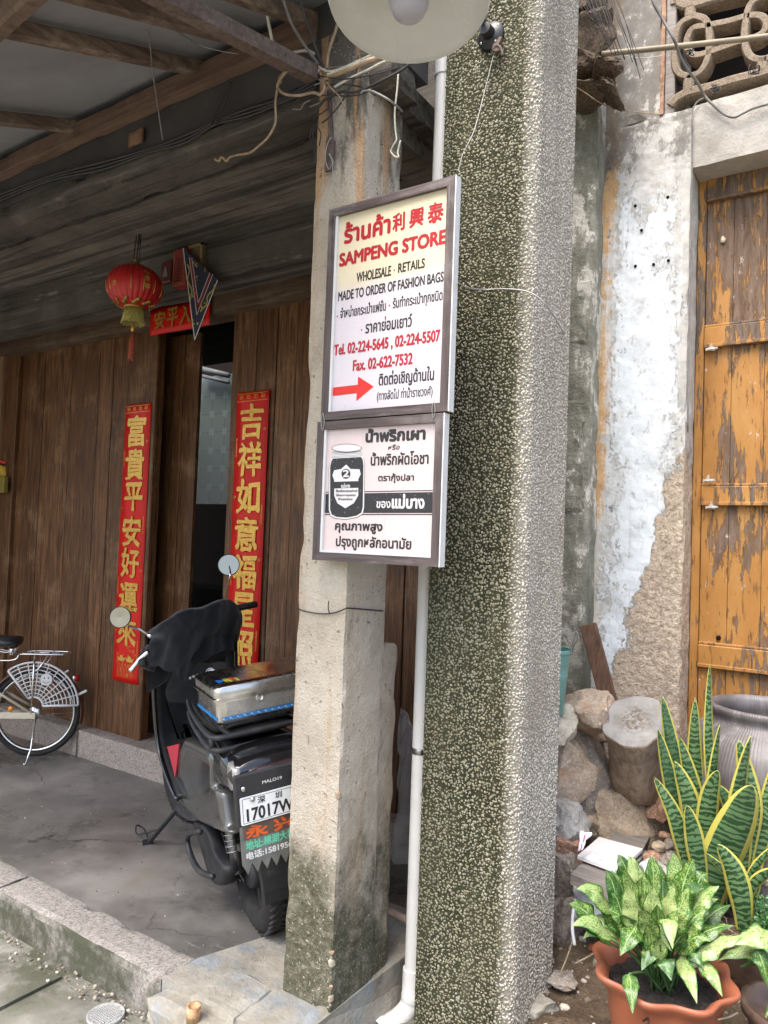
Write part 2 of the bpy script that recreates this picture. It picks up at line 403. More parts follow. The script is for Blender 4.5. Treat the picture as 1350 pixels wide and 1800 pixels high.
def mat_pebbles():
    m = M('pebbles'); r = m.isl(); x, y, z = m.xyz(); x = m.ma('ADD', x, m.ma('MULTIPLY', m.ma('SUBTRACT', m.noise(1, 6, .7, m.vec((14,14,2))), .5), .12))
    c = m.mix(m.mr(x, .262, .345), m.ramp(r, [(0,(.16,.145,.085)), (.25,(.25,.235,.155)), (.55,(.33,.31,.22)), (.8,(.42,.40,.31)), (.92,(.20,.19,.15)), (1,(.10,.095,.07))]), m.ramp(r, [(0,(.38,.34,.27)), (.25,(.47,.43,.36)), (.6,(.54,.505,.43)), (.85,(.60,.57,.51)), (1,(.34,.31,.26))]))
    # olive grime on the street face; darker at its left edge, paler garden side
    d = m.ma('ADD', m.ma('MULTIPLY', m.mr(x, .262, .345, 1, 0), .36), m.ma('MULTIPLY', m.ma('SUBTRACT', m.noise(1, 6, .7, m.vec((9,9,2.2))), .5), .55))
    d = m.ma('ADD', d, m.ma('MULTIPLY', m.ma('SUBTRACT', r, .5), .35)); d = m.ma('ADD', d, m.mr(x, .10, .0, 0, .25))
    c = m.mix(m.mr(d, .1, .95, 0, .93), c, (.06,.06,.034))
    c = m.mix(m.ma('MULTIPLY', m.mr(m.noise(1, 4, .6, m.vec((22,22,.5))), .52, .66, 0, .3), m.mr(x, .25, .33, 0, 1)), c, (.22,.20,.18))
    c = m.mix(m.mr(m.noise(160, 3, .6), .5, .75, 0, .35), c, (.10,.09,.06)); c = m.mix(m.ma('MULTIPLY', m.mr(m.noise(1, 7, .7, m.vec((6,6,1.6), loc=(3,0,2))), .48, .66, 0, .5), m.mr(x, .25, .34, 1, .25)), c, (.085,.082,.045)); c = m.mix(m.mr(m.noise(2.2, 6, .7, m.vec(loc=(7,7,7))), .52, .68, 0, .4), c, (.17,.125,.08))
    return m.done(c, .75, spec=.3)
def mat_matrix():
    m = M('pebble_mortar'); x, y, z = m.xyz(); n = m.noise(1, 6, .7, m.vec((9,9,2.2)))
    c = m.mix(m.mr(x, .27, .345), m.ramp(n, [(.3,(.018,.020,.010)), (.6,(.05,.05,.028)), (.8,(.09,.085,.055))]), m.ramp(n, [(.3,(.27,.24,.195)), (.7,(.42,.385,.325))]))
    c = m.mix(m.mr(m.noise(70, 3), .5, .7, 0, .3), c, (.035,.036,.02))
    return m.done(c, .95, m.bump(m.noise(120, 4), .7, .006), spec=.15)
def mat_soffit():
    m = M('sooty_concrete'); n1 = m.noise(2.4, 7, .65); b = m.noise(1, 6, .65, m.vec((.8, 22, 22))); f = m.noise(60, 4, .6)
    c = m.ramp(n1, [(.3,(.075,.066,.054)), (.5,(.135,.120,.10)), (.72,(.21,.19,.16))])
    c = m.mix(m.ma('MULTIPLY', m.isl(), .65), c, (.030,.027,.022)); c = m.mix(m.mr(b, .50, .62, 0, .7), c, (.022,.020,.017))
    c = m.mix(m.mr(b, .42, .32, 0, .5), c, (.19,.17,.145))
    c = m.mix(m.mr(m.noise(1.2, 5, .7, m.vec((2,14,14), loc=(4,4,4))), .62, .7, 0, .6), c, (.24,.21,.175))
    return m.done(c, .9, m.bump(m.ma('ADD', b, m.ma('MULTIPLY', f, .3)), .6, .012), spec=.2)
def mat_wall():
    """old lime wall: ochre wash, flaking lime white, grey render, bare coarse mortar, soot under the eaves"""
    m = M('flaking_lime_wall'); x, y, z = m.xyz()
    nb = m.noise(4.2, 12, .66, m.vec((1,1,.6))); nf = m.noise(24, 8, .72, m.vec((1,1,.7))); gr = m.noise(170, 3, .6); st = m.noise(1, 7, .7, m.vec((34,1,1.1))); mid = m.noise(11, 8, .7)
    k = m.ma('ADD', m.ma('MULTIPLY', nb, .68), m.ma('MULTIPLY', nf, .32))
    grey = m.ramp(mid, [(.3,(.37,.355,.32)), (.5,(.50,.485,.45)), (.7,(.62,.61,.58))])
    white = m.ramp(m.ma('ADD', m.ma('MULTIPLY', mid, .6), m.ma('MULTIPLY', gr, .4)), [(.34,(.55,.56,.56)), (.48,(.71,.75,.77)), (.62,(.80,.85,.88))])
    ochre = m.ramp(mid, [(.3,(.40,.235,.10)), (.52,(.55,.35,.175)), (.72,(.62,.47,.30))])
    cream = m.ramp(mid, [(.3,(.50,.45,.37)), (.7,(.68,.63,.55))])
    c = m.mix(m.mr(m.ma('ADD', k, m.ma('MULTIPLY', m.mr(x, .16, .05), .20)), .60, .62), grey, cream)
    bo = m.ma('MULTIPLY', m.mr(x, .22, .07), m.mr(z, 1.35, 1.8)); c = m.mix(m.mr(m.ma('ADD', k, m.ma('MULTIPLY', bo, .22)), .62, .65), c, ochre)
    bw = m.ma('MULTIPLY', m.mr(x, .02, .24), m.mr(x, .54, .34)); bw = m.ma('MULTIPLY', bw, m.mr(z, 3.45, 2.9))
    wm = m.ma('ADD', m.ma('MULTIPLY', m.mr(m.ma('ADD', k, m.ma('MULTIPLY', bw, .16)), .57, .655), .55), m.ma('MULTIPLY', m.mr(m.ma('ADD', m.ma('ADD', m.ma('MULTIPLY', nf, .6), m.ma('MULTIPLY', st, .4)), m.ma('MULTIPLY', bw, .20)), .57, .63), .50)); c = m.mix(wm, c, white); c = m.mix(m.ma('MULTIPLY', m.mr(nf, .57, .60), m.ma('MULTIPLY', bw, .55)), c, (.40,.385,.35))
    c = m.mix(m.ma('MULTIPLY', m.mr(nf, .59, .62), m.mr(x, .34, .08, 0, .8)), c, (.20,.185,.16))
    lim = m.ma('ADD', m.ma('SUBTRACT', z, m.ma('MULTIPLY', m.ma('SUBTRACT', x, .13), 3.2)), m.ma('MULTIPLY', m.ma('SUBTRACT', k, .5), 1.9))
    bare = m.mr(lim, .86, .80)
    tan = m.ramp(m.noise(42, 6, .7), [(.3,(.27,.20,.14)), (.5,(.50,.405,.305)), (.7,(.70,.60,.48))])
    c = m.mix(bare, c, tan)
    c = m.mix(m.mr(st, .56, .68, 0, .38), c, (.36,.34,.30))
    so = m.ma('ADD', z, m.ma('MULTIPLY', m.ma('SUBTRACT', k, .5), 2.2)); so = m.ma('MULTIPLY', m.mr(so, 3.40, 3.55), m.mr(x, .66, .42))
    c = m.mix(m.ma('MULTIPLY', so, .85), c, m.ramp(nf, [(.45,(.135,.12,.102)), (.58,(.20,.18,.155)), (.64,(.50,.47,.43))]))
    c = m.mix(m.ma('MULTIPLY', m.mr(m.ma('ADD', z, m.ma('MULTIPLY', k, .9)), 1.25, .95), m.mr(x, .14, .02)), c, (.12,.135,.05))
    c = m.mix(m.mr(gr, .58, .72, 0, .3), c, (.26,.24,.20))
    h = m.ma('ADD', m.ma('MULTIPLY', m.mr(m.ma('ADD', k, m.ma('MULTIPLY', bw, .20)), .595, .615), .5), m.ma('ADD', m.ma('MULTIPLY', gr, .15), m.ma('MULTIPLY', m.noise(45, 5, .65), m.ma('MULTIPLY', bare, 2.4))))
    return m.done(c, .92, m.bump(h, .8, .008), spec=.2)
def mat_pier():
    m = M('lichened_render'); n = m.noise(4, 10, .7, m.vec((1.5,1.5,.7))); f = m.noise(110, 4, .65); z = m.xyz()[2]; n2 = m.noise(16, 7, .72)
    c = m.ramp(n, [(.3,(.13,.125,.09)), (.47,(.27,.26,.205)), (.60,(.42,.405,.34))])
    c = m.mix(m.mr(m.ma('ADD', n, m.ma('MULTIPLY', n2, .35)), .70, .72), c, m.ramp(n2, [(.35,(.52,.48,.40)), (.65,(.68,.64,.56))]))
    c = m.mix(m.mr(f, .5, .7, 0, .5), c, (.085,.085,.055))
    c = m.mix(m.mr(m.ma('ADD', z, m.ma('MULTIPLY', n, .8)), 1.75, 1.35, 0, .55), c, (.13,.13,.09))
    return m.done(c, .92, m.bump(m.ma('ADD', n2, m.ma('MULTIPLY', f, .6)), .9, .010), spec=.2)
def mat_soil():
    m = M('garden_soil'); n = m.noise(4, 8, .7); f = m.noise(50, 6, .7)
    c = m.ramp(n, [(.3,(.10,.07,.045)), (.55,(.21,.155,.105)), (.75,(.33,.27,.20))])
    c = m.mix(m.mr(f, .5, .7, 0, .6), c, (.06,.045,.03))
    c = m.mix(m.mr(m.noise(90, 3, .6), .62, .7, 0, .7), c, (.42,.37,.30))
    c = m.mix(m.mr(m.noise(3, 6, .7, m.vec(loc=(9,3,1))), .56, .68, 0, .7), c, (.10,.13,.05))
    return m.done(c, .95, m.bump(m.ma('ADD', n, f), 1, .03), spec=.15)
def mat_orange_door():
    m = M('peeling_orange_paint'); v = m.vec((1,1,.16)); g = m.noise(34, 6, .65, v, .4); pe = m.noise(13, 9, .74, m.vec((1,1,.17))); big = m.noise(2.2, 4, .6, m.vec((1,1,.6), loc=(2,0,5)))
    paint = m.ramp(m.noise(5, 6, .65, m.vec((1,1,.4))), [(.3,(.26,.12,.030)), (.5,(.37,.175,.044)), (.72,(.46,.255,.085))])
    bare = m.ramp(g, [(.3,(.055,.040,.031)), (.55,(.14,.108,.086)), (.75,(.30,.26,.225))])
    z = m.xyz()[2]
    f = m.ma('ADD', m.ma('ADD', pe, m.ma('MULTIPLY', m.ma('SUBTRACT', g, .5), .35)), m.ma('MULTIPLY', m.ma('SUBTRACT', big, .5), .55))
    f = m.ma('ADD', f, m.mr(z, 1.2, 2.0, -.035, .03)); pf = m.mr(f, .545, .565)
    c = m.mix(pf, paint, bare)
    edge = m.ma('MULTIPLY', m.mr(f, .52, .545), m.ma('SUBTRACT', 1, pf)); c = m.mix(m.ma('MULTIPLY', edge, .4), c, (.22,.13,.05))
    c = m.mix(m.mr(m.noise(26, 8, .75, m.vec((1,1,.5), loc=(3,3,3))), .63, .67, 0, .75), c, (.62,.58,.53))
    c = m.mix(m.mr(g, .58, .66, 0, .7), c, (.13,.06,.018)); c = m.mix(m.mr(m.noise(60, 4, .6, v), .60, .66, 0, .75), c, (.07,.04,.02))
    c = m.mix(m.mr(m.isl(), 0, 1, 0, .25), c, (.30,.13,.03))
    return m.done(c, m.mr(pf, 0, 1, .5, .85), m.bump(m.ma('SUBTRACT', m.ma('MULTIPLY', g, .5), pf), .7, .003), spec=.3)
MT = dict(
 floor=mat_floor(), granite=mat_granite('granite_kerb', top=True), ledge=mat_granite('granite_sill', (.24,.20,.17), (.36,.31,.27), moss=.2),
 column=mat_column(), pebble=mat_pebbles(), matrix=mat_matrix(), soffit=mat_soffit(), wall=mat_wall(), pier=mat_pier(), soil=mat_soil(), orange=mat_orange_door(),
 plank=wood('weathered_planks', (.042,.017,.007), (.215,.100,.040), (.105,.044,.017), 'Z', 34, .40, (.30,.18,.095), .5),
 plankx=wood('weathered_lintel', (.075,.043,.026), (.19,.125,.078), (.12,.076,.046), 'X', 22, .3, (.22,.17,.12)),
 post=wood('pale_post', (.17,.095,.05), (.34,.205,.115), (.24,.14,.08), 'Z', 26, .2, (.4,.3,.2)),
 rafter=wood('old_rafter', (.085,.056,.043), (.24,.165,.125), (.15,.105,.08), 'Y', 20, .6, (.36,.28,.205), .75),
 plate=wood('roof_plate', (.10,.058,.040), (.21,.13,.09), (.14,.085,.06), 'X', 20, .35, (.25,.18,.12), .75),
 grey_wood=wood('grey_board', (.16,.14,.125), (.34,.31,.28), (.25,.225,.2), 'X', 30, .3, (.42,.39,.35), .8),
 brown_wood=wood('brown_stick', (.07,.035,.022), (.17,.092,.06), (.11,.06,.04), 'Z', 34, .3, (.26,.17,.11), .75),
 sheet=simple('grey_roof_sheet', (.27,.27,.28), .7, var=.18, sc=3, dust=.12),
 lime=simple('lime_plaster', (.55,.53,.50), .9, var=.2, sc=6, bump=.004),
 dark=simple('shade_black', (.014,.011,.010), .9, sc=12, spec=.05),  # near black: shade of interiors and holes put into the colour
 rust=simple('rusty_iron', (.11,.075,.06), .8, var=.5, sc=60, bump=.002, dust=.3),
 pvc=simple('white_pvc', (.74,.735,.71), .35, var=.05, sc=5, dust=.12),
 white=simple('white_paint', (.63,.63,.62), .45, var=.05, sc=8, dust=.1),
 black=simple('black_plastic', (.012,.012,.013), .45, sc=40),
 steel=simple('bright_steel', (.62,.61,.59), .22, 1.0, var=.06, sc=20),
 chrome=simple('chrome', (.75,.75,.75), .08, 1.0, var=.03),
 zinc=simple('zinc', (.35,.35,.34), .4, 1.0, var=.2),
)
# ------------------------------------------------------------------ ground
g = MB(); g.grid(lambda u, v: (-30+60*u, -40+80*v, -.142), 2, 2); 
m = M('street_concrete'); n1 = m.noise(2.2, 8, .62); n2 = m.noise(70, 3, .7); n3 = m.noise(7, 6, .7)
c = m.ramp(n1, [(.34,(.12,.115,.092)), (.5,(.235,.23,.195)), (.66,(.36,.355,.315))])
ky = m.xyz()[1]; c = m.mix(m.ma('MULTIPLY', m.mr(ky, 1.25, 1.68), m.mr(m.noise(5, 8, .72, m.vec(loc=(4,1,1))), .42, .58, 0, .85)), c, (.055,.058,.032)); c = m.mix(m.mr(n3, .52, .72, 0, .6), c, (.15,.165,.10)); c = m.mix(m.mr(m.noise(1.1, 7, .7, m.vec(loc=(6,6,1))), .5, .66, 0, .5), c, (.10,.098,.085)); c = m.mix(m.mr(n2, .55, .75, 0, .4), c, (.14,.14,.115))
MT['street'] = m.done(c, .85, m.bump(m.ma('ADD', n3, m.ma('MULTIPLY', n2, .4)), .5, .008), spec=.3)
struct(g.build('street', MT['street']))
# street slabs close to the kerb with open joints
g = MB()
for i, (a, b) in enumerate(((-6.2,-3.62), (-3.6,-2.46), (-2.44,-1.5), (-1.48,.4))):
    g.rbox((a, .1, -.2), (b, 1.655+.01*(i % 2), -.128), .09, .004, 5, .01, i)
struct(g.build('pavement', MT['street']))
g = MB(); g.box((-6.0, 1.86, -.2), (-1.44, 3.0, 0)); g.box((-1.44, 2.75, -.3), (-1.2, 3.0, -.19)); struct(g.build('porch_floor', MT['floor']))
# granite kerb
g = MB(); xs = [-6.0, -4.35, -3.02, -1.985]
for i in range(3): g.rbox((xs[i]+.004, 1.712, -.2), (xs[i+1]-.004, 1.865, .004), .028, .004, 10, .018, i)
struct(g.build('kerb', MT['granite']))
# pale cement patch between kerb and column
pm = M('pale_cement'); a1 = pm.noise(5, 7, .68); a2 = pm.noise(70, 3, .65); a3 = pm.noise(3, 6, .7, pm.vec(loc=(2,8,3)))
c = pm.ramp(a1, [(.3,(.20,.18,.14)), (.55,(.33,.305,.255)), (.75,(.43,.405,.35))])
c = pm.mix(pm.mr(a3, .5, .62, 0, .75), c, pm.ramp(pm.noise(14, 6, .7), [(.35,(.14,.165,.185)), (.65,(.28,.315,.34))]))
c = pm.mix(pm.mr(pm.noise(9, 7, .72), .58, .72, 0, .8), c, (.085,.09,.05)); c = pm.mix(pm.mr(a2, .55, .72, 0, .35), c, (.16,.15,.12))
MT['cement'] = pm.done(c, .85, pm.bump(pm.ma('ADD', a1, pm.ma('MULTIPLY', a2, .4)), .8, .012), spec=.3)
g = MB()
poly = [(-1.985,1.715), (-1.43,1.715), (-1.40,2.62), (-1.72,2.62), (-1.80,2.32), (-1.90,2.10), (-1.985,1.86)]
def slab(mb, poly, z0, z1, st=.03, amp=.004):
    xs0 = min(p[0] for p in poly); xs1 = max(p[0] for p in poly); ys0 = min(p[1] for p in poly); ys1 = max(p[1] for p in poly)
    return mb.prism([(p[0], p[1]) for p in poly], (0,0,z0), (1,0,0), (0,1,0), (0,0,1), z1-z0)
slab(g, poly, -.2, .006)
g.rbox((-1.98, 1.64, -.2), (-1.38, 1.80, -.012), .03, .012, 7, .05, 4); g.grid(lambda u, v: (-1.47+.62*u, 1.62+1.1*v, .008-.25*min(1,max(0,(u-.065)/.085))+noise.fractal(Vector((u*4,v*7,2)),1,2,4)*.022), 40, 60)
g.rbox((-1.84, 1.70, -.1), (-1.64, 1.90, .014), .02, .008, 9, .02, 9)
struct(g.build('cement_apron', MT['cement']))
# garden soil: uneven bed rising to the wall
def soil(u, v):
    x = -1.45+2.6*u; y = 1.55+2.25*v
    z = -.12+.13*min(1, max(0, (y-1.7)/.6))+.10*max(0, (y-2.5)/1.1)
    z += noise.fractal(Vector((x*3, y*3, 1)), 1, 2, 4)*.03 + noise.noise(Vector((x*14, y*14, 4)))*.012
    z -= .16*max(0, min(1, (-.98-x)/.12))*max(0, min(1, (2.5-y)/.2))
    return (x, y, z)
def soil_z(x, y): return soil((x+1.45)/2.6, (y-1.55)/2.25)[2]
g = MB(); g.grid(soil, 110, 90); struct(g.build('garden_soil', MT['soil']))
# crumbs and pebbles lying on the soil: uncountable
rn = random.Random(5); g = MB()
import bmesh
_b = bmesh.new(); bmesh.ops.create_icosphere(_b, subdivisions=1, radius=1); IV = [v.co.copy() for v in _b.verts]; _b.verts.index_update(); IF = [tuple(v.index for v in f.verts) for f in _b.faces]; _b.free()
for _ in range(700):
    x = rn.uniform(-1.05, .3); y = rn.uniform(1.75, 3.1); r = rn.choice((.004,.006,.009,.013)); z = soil_z(x, y)
    s3 = [r*rn.uniform(.6,1.4) for _ in range(3)]
    g.add([(x+v.x*s3[0]*rn.uniform(.8,1.2), y+v.y*s3[1], z+r*.3+v.z*s3[2]*.8) for v in IV], IF)
MT['grit'] = (lambda m: m.done(m.ramp(m.isl(), [(0,(.12,.09,.06)), (.5,(.30,.25,.19)), (1,(.50,.46,.40))]), .9, m.bump(m.noise(120), .5, .004)))(M('soil_crumbs'))
for _ in range(420):
    x = rn.uniform(-4.2, -1.5); y = 1.70-abs(rn.gauss(0,.05)); r = rn.choice((.002,.003,.004,.007)); g.add([(x+v.x*r*rn.uniform(.7,1.3), y+v.y*r, -.128+r*.4+v.z*r*.8) for v in IV], IF)
for _ in range(260):
    x = rn.uniform(-4.6, -1.7); y = rn.uniform(1.88, 2.97) if rn.random() < .6 else 2.975-abs(rn.gauss(0,.03)); r = rn.choice((.0015,.002,.003,.004)); g.add([(x+v.x*r*rn.uniform(.7,1.5), y+v.y*r, .001+r*.4+v.z*r*.6) for v in IV], IF)
struct(g.build('gravel', MT['grit']), 'stuff')
# ------------------------------------------------------------------ left house: timber shop front under a concrete porch
house = thing('shop_house', 'dark old house with brown timber plank front and sooty concrete porch ceiling', 'house', (-3.7, 3.08, 0))
YD = 3.08
g = MB(); rn = random.Random(2)
def planks(mb, x0, x1, y, z0, z1, wd=.155, th=.03):
    x = x0
    while x < x1-.02:
        b = min(x1, x+wd*rn.uniform(.8,1.2))
        if x1-b < .04: b = x1
        dy = rn.uniform(-.004,.004); mb.obox(((x+b)/2, y+th/2+dy, (z0+z1)/2), (1,0,0), (0,1,0), (0,0,1), (b-x-.003, th, z1-z0), .003); x = b
planks(g, -5.46, -3.93, YD, .17, 2.80)
g.build('plank_wall', MT['plank'], house)
g = MB(); planks(g, at(416,800,Y=YD).x+.002, -1.30, YD, .17, 2.80); g.build('plank_wall', MT['plank'], house)
for a, b, dy, mt in ((-5.70,-5.63,-.06,'post'), (-5.63,-5.46,-.03,'plank'), (-3.93,-3.875,-.008,'plank'), (at(401,800,Y=YD-.012).x,at(416,800,Y=YD-.012).x,-.012,'plank')):
    g = MB(); g.box((a, YD+dy, .17), (b, YD+.06, 2.81), .006); g.build('door_post', MT[mt], house)
g = MB(); planks(g, at(281,800,Y=YD+.17).x, at(343,800,Y=YD+.17).x, YD+.17, .17, 2.80, .17); g.build('door_leaf', MT['plank'], house)
g = MB(); g.rbox((-5.75, YD-.075, 2.80), (-1.3, YD+.1, 2.955), .05, .004, 6, .006, 3); g.build('lintel', MT['plankx'], house)
g = MB()
for a, b in ((-6.0,-4.40), (-4.39,-2.5), (-2.49,-1.3)): g.rbox((a+.004, 2.985, -.02), (b-.004, YD+.2, .172), .04, .004, 9, .012, int(a*10))
g.build('sill_stone', MT['ledge'], house)
g = MB(); g.rbox((-6.2, 1.930, 3.002), (-1.34, 2.12, 3.10), .035, .006, 7, .022, 1); g.build('concrete_beam', MT['soffit'], house)
g = MB(); g.box((-6.2, 1.938, 3.10), (-1.34, 2.16, 3.75)); g.build('upper_board', simple('sooty_board', (.055,.05,.048), .85, var=.35, sc=4, bump=.004), house)
g = MB(); g.box((-6.2, 2.62, 3.1), (-1.32, 2.75, 5.0)); g.build('upper_storey_wall', MT['soffit'], house)
g = MB()
y = 2.121; k = 0
while y < 2.60:
    b = y+rn.uniform(.07,.13); g.rbox((-6.2, y+.002, 3.0+rn.uniform(-.010,.014)), (-1.39, min(b, 2.60), 3.10), .12, .003, 5, 0, k); y = b; k += 1
g.build('soffit', MT['soffit'], house)
g = MB(); g.rbox((-6.2, 2.60, 2.80), (-1.3, 2.78, 3.10), .09, .005, 5, .006, 8); g.build('inner_beam', MT['soffit'], house)
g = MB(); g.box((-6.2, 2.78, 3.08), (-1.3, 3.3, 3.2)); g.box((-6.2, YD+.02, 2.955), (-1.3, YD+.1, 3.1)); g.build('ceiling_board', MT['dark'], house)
g = MB(); g.rbox((-1.60, 2.12, 2.93), (-1.44, 2.62, 3.02), .05, .008, 6, .01, 5); g.build('cross_beam', MT['soffit'], house)
g = MB(); g.box((-6.2, 1.93, -.1), (-5.77, 3.3, 3.05)); g.build('side_wall', MT['lime'], house)
# room behind the open door: tiled far wall, ceiling gap added to let in sky light, dark furniture line
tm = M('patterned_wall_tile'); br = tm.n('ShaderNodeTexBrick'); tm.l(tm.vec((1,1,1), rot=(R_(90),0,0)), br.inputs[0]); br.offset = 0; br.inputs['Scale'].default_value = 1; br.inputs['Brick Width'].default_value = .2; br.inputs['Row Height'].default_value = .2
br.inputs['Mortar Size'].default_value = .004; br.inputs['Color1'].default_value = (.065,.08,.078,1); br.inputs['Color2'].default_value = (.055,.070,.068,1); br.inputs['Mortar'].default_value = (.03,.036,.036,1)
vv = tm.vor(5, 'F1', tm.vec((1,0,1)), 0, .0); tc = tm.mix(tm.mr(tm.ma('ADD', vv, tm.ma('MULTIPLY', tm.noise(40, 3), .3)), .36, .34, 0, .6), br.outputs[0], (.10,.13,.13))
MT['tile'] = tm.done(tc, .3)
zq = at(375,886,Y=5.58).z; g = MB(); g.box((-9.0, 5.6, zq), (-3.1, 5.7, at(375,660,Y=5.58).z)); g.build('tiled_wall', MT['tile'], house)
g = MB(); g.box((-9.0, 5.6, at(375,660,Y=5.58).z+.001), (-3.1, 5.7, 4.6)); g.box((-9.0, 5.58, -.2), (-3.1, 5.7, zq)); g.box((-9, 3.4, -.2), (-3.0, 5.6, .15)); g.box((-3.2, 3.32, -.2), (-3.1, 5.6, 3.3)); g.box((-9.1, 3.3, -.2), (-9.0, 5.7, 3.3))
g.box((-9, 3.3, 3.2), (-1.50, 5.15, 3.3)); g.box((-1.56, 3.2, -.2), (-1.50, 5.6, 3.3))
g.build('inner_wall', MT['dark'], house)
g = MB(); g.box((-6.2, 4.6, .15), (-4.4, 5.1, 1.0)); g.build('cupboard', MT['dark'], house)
g = MB(); g.tube([at(352,648,5.5), at(402,660,5.5)], .03); g.tube([at(352,660,5.5), at(402,672,5.5)], .02); g.build('cable_duct', simple('dusty_duct', (.07,.075,.075), .7), house)
UX, UZ, UN = Vector((1,0,0)), Vector((0,0,1)), Vector((0,-1,0))
# ------------------------------------------------------------------ concrete column
colm = thing('concrete_column', 'square cream rendered concrete column with mossy green foot beside the scooter', 'column', (-1.525, 2.03, 0))
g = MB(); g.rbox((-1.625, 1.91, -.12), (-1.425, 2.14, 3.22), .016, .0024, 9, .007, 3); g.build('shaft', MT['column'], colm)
g = MB()
pr = [(2.13,-.1), (2.25,-.1), (2.25,1.10), (2.235,1.14), (2.13,1.16)]
g.rbox((-1.618, 2.135, -.12), (-1.435, 2.25, 1.13), .016, .004, 11, .014, 7); g.build('buttress', MT['column'], colm, label='thicker stub cast against the rear of the column foot')
g = MB(); rn = random.Random(8)
for k in range(46):
    z = .03+.02*k*rn.uniform(.9,1.1)
    if z > 1.0: break
    if rn.random() < (.72 if z < .5 else .9): continue
    r = rn.choice((.004,.006,.009,.014))
    c0 = Vector((-1.425-.004, 1.91+.004, z)); g.add([c0+Vector((v.x*r*rn.uniform(.5,1.1), v.y*r*rn.uniform(.5,1.1), v.z*r*rn.uniform(.8,1.5))) for v in IV], IF)
MT['chip'] = (lambda m: m.done(m.ramp(m.isl(), [(0,(.30,.26,.19)), (.6,(.42,.38,.30)), (1,(.34,.21,.12))]), .9, m.bump(m.noise(150), .5, .003)))(M('broken_aggregate'))
g.build('chipped_arris', MT['chip'], colm)
g = MB(); g.bar(at(579,160,Y=1.895), at(582,250,Y=1.895), .022, .008, bev=.002); g.prism([(0,0),(.03,0),(.034,.10),(.016,.125),(.002,.11)], at(574,304,Y=1.90), UX, UZ, UN, .012)
g.build('rusty_bracket', MT['rust'], colm)
# ------------------------------------------------------------------ pebble-dash pillar
PX, PY, PW, PD, PR = -1.243, 2.12, .332, .345, .045
pil = thing('pebble_dash_pillar', 'tall pebble dash pillar stained dark green on its street face', 'pillar', (PX, PY, 0))
def prof(s):
    a = PW-PR; arc = PR*math.pi/2
    if s < a: return (s, 0), (0, -1)
    if s < a+arc:
        t = (s-a)/PR; return (a+PR*math.sin(t), PR-PR*math.cos(t)), (math.sin(t), -math.cos(t))
    return (PW, PR+s-a-arc), (1, 0)
PER = PW-PR+PR*math.pi/2+PD-PR
ss = np.linspace(0, PER, 60); zs = np.linspace(-.2, 4.2, 160); vs = []; fs = []
for z in zs:
    for s in ss:
        (x, y), (nx, ny) = prof(s); d = -.0006
        vs.append((PX+x+nx*d, PY+y+ny*d, z))
    vs.append((PX, PY+PD, z))
n = len(ss)+1
for j in range(len(zs)-1):
    for i in range(n): fs.append((j*n+i, j*n+(i+1) % n, (j+1)*n+(i+1) % n, (j+1)*n+i))
g = MB(); g.add(vs, fs, False); g.build('mortar_core', MT['matrix'], pil)
rg = np.random.default_rng(4); cell = .0096
ns, nz = int(PER/cell), int(3.62/cell)
SS = ((np.arange(ns)+.5)*cell)[None,:].repeat(nz,0)+rg.uniform(-.45,.45,(nz,ns))*cell; ZZ = (-.16+(np.arange(nz)+.5)*cell)[:,None].repeat(ns,1)+rg.uniform(-.45,.45,(nz,ns))*cell
SS = np.clip(SS.ravel(), 0, PER); ZZ = ZZ.ravel(); keep = rg.random(len(SS)) < .93; SS = SS[keep]; ZZ = ZZ[keep]; N = len(SS)
a = PW-PR; arc = PR*math.pi/2; T = np.clip((SS-a)/PR, 0, math.pi/2)
X = np.where(SS < a, SS, a+PR*np.sin(T)); Y = np.where(SS < a+arc, PR-PR*np.cos(T), PR+SS-a-arc); NX = np.sin(T); NY = -np.cos(T)
ang = rg.uniform(0, math.pi, N); la = rg.uniform(.0032,.0066, N); lb = la*rg.uniform(.5,.9, N); hh = rg.uniform(.0012,.0038, N)
tx = np.stack([-NY, NX, 0*NX], 1); tz = np.array([0,0,1.])[None,:].repeat(N,0); nn = np.stack([NX, NY, 0*NX], 1)
e1 = tx*np.cos(ang)[:,None]+tz*np.sin(ang)[:,None]; e2 = -tx*np.sin(ang)[:,None]+tz*np.cos(ang)[:,None]
P0 = np.stack([X, Y, ZZ], 1)-nn*.002
rings = []
for rr, h in ((1.0,.0),(.8,.75)):
    for k in range(6):
        t = 2*math.pi*k/6+(.5 if h else 0); j = rg.uniform(.8,1.15,(N,1))
        rings.append(P0+e1*(la*rr*math.cos(t))[:,None]*j+e2*(lb*rr*math.sin(t))[:,None]*j+nn*(hh*h+.0008)[:,None])
rings.append(P0+nn*(hh*1.1+.001)[:,None]+e1*(la*rg.uniform(-.2,.2,N))[:,None])
V = np.stack(rings, 1).reshape(-1, 3)
tri = []
for k in range(6):
    b = (k+1) % 6; tri += [(k, b, 6+k), (b, 6+b, 6+k), (6+k, 6+b, 12)]
tri = np.array(tri); Fc = (tri[None]+(np.arange(N)*13)[:,None,None]).reshape(-1, 3)
me = bpy.data.meshes.new('pebble_dash'); me.vertices.add(len(V)); me.vertices.foreach_set('co', V.astype(np.float32).ravel())
me.loops.add(Fc.size); me.loops.foreach_set('vertex_index', Fc.ravel().astype(np.int32)); me.polygons.add(len(Fc)); me.polygons.foreach_set('loop_start', np.arange(0, Fc.size, 3, dtype=np.int32))
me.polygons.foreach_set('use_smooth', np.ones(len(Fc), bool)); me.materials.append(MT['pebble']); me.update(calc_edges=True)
o = bpy.data.objects.new('pebble_dash', me); COL.objects.link(o); o.parent = pil
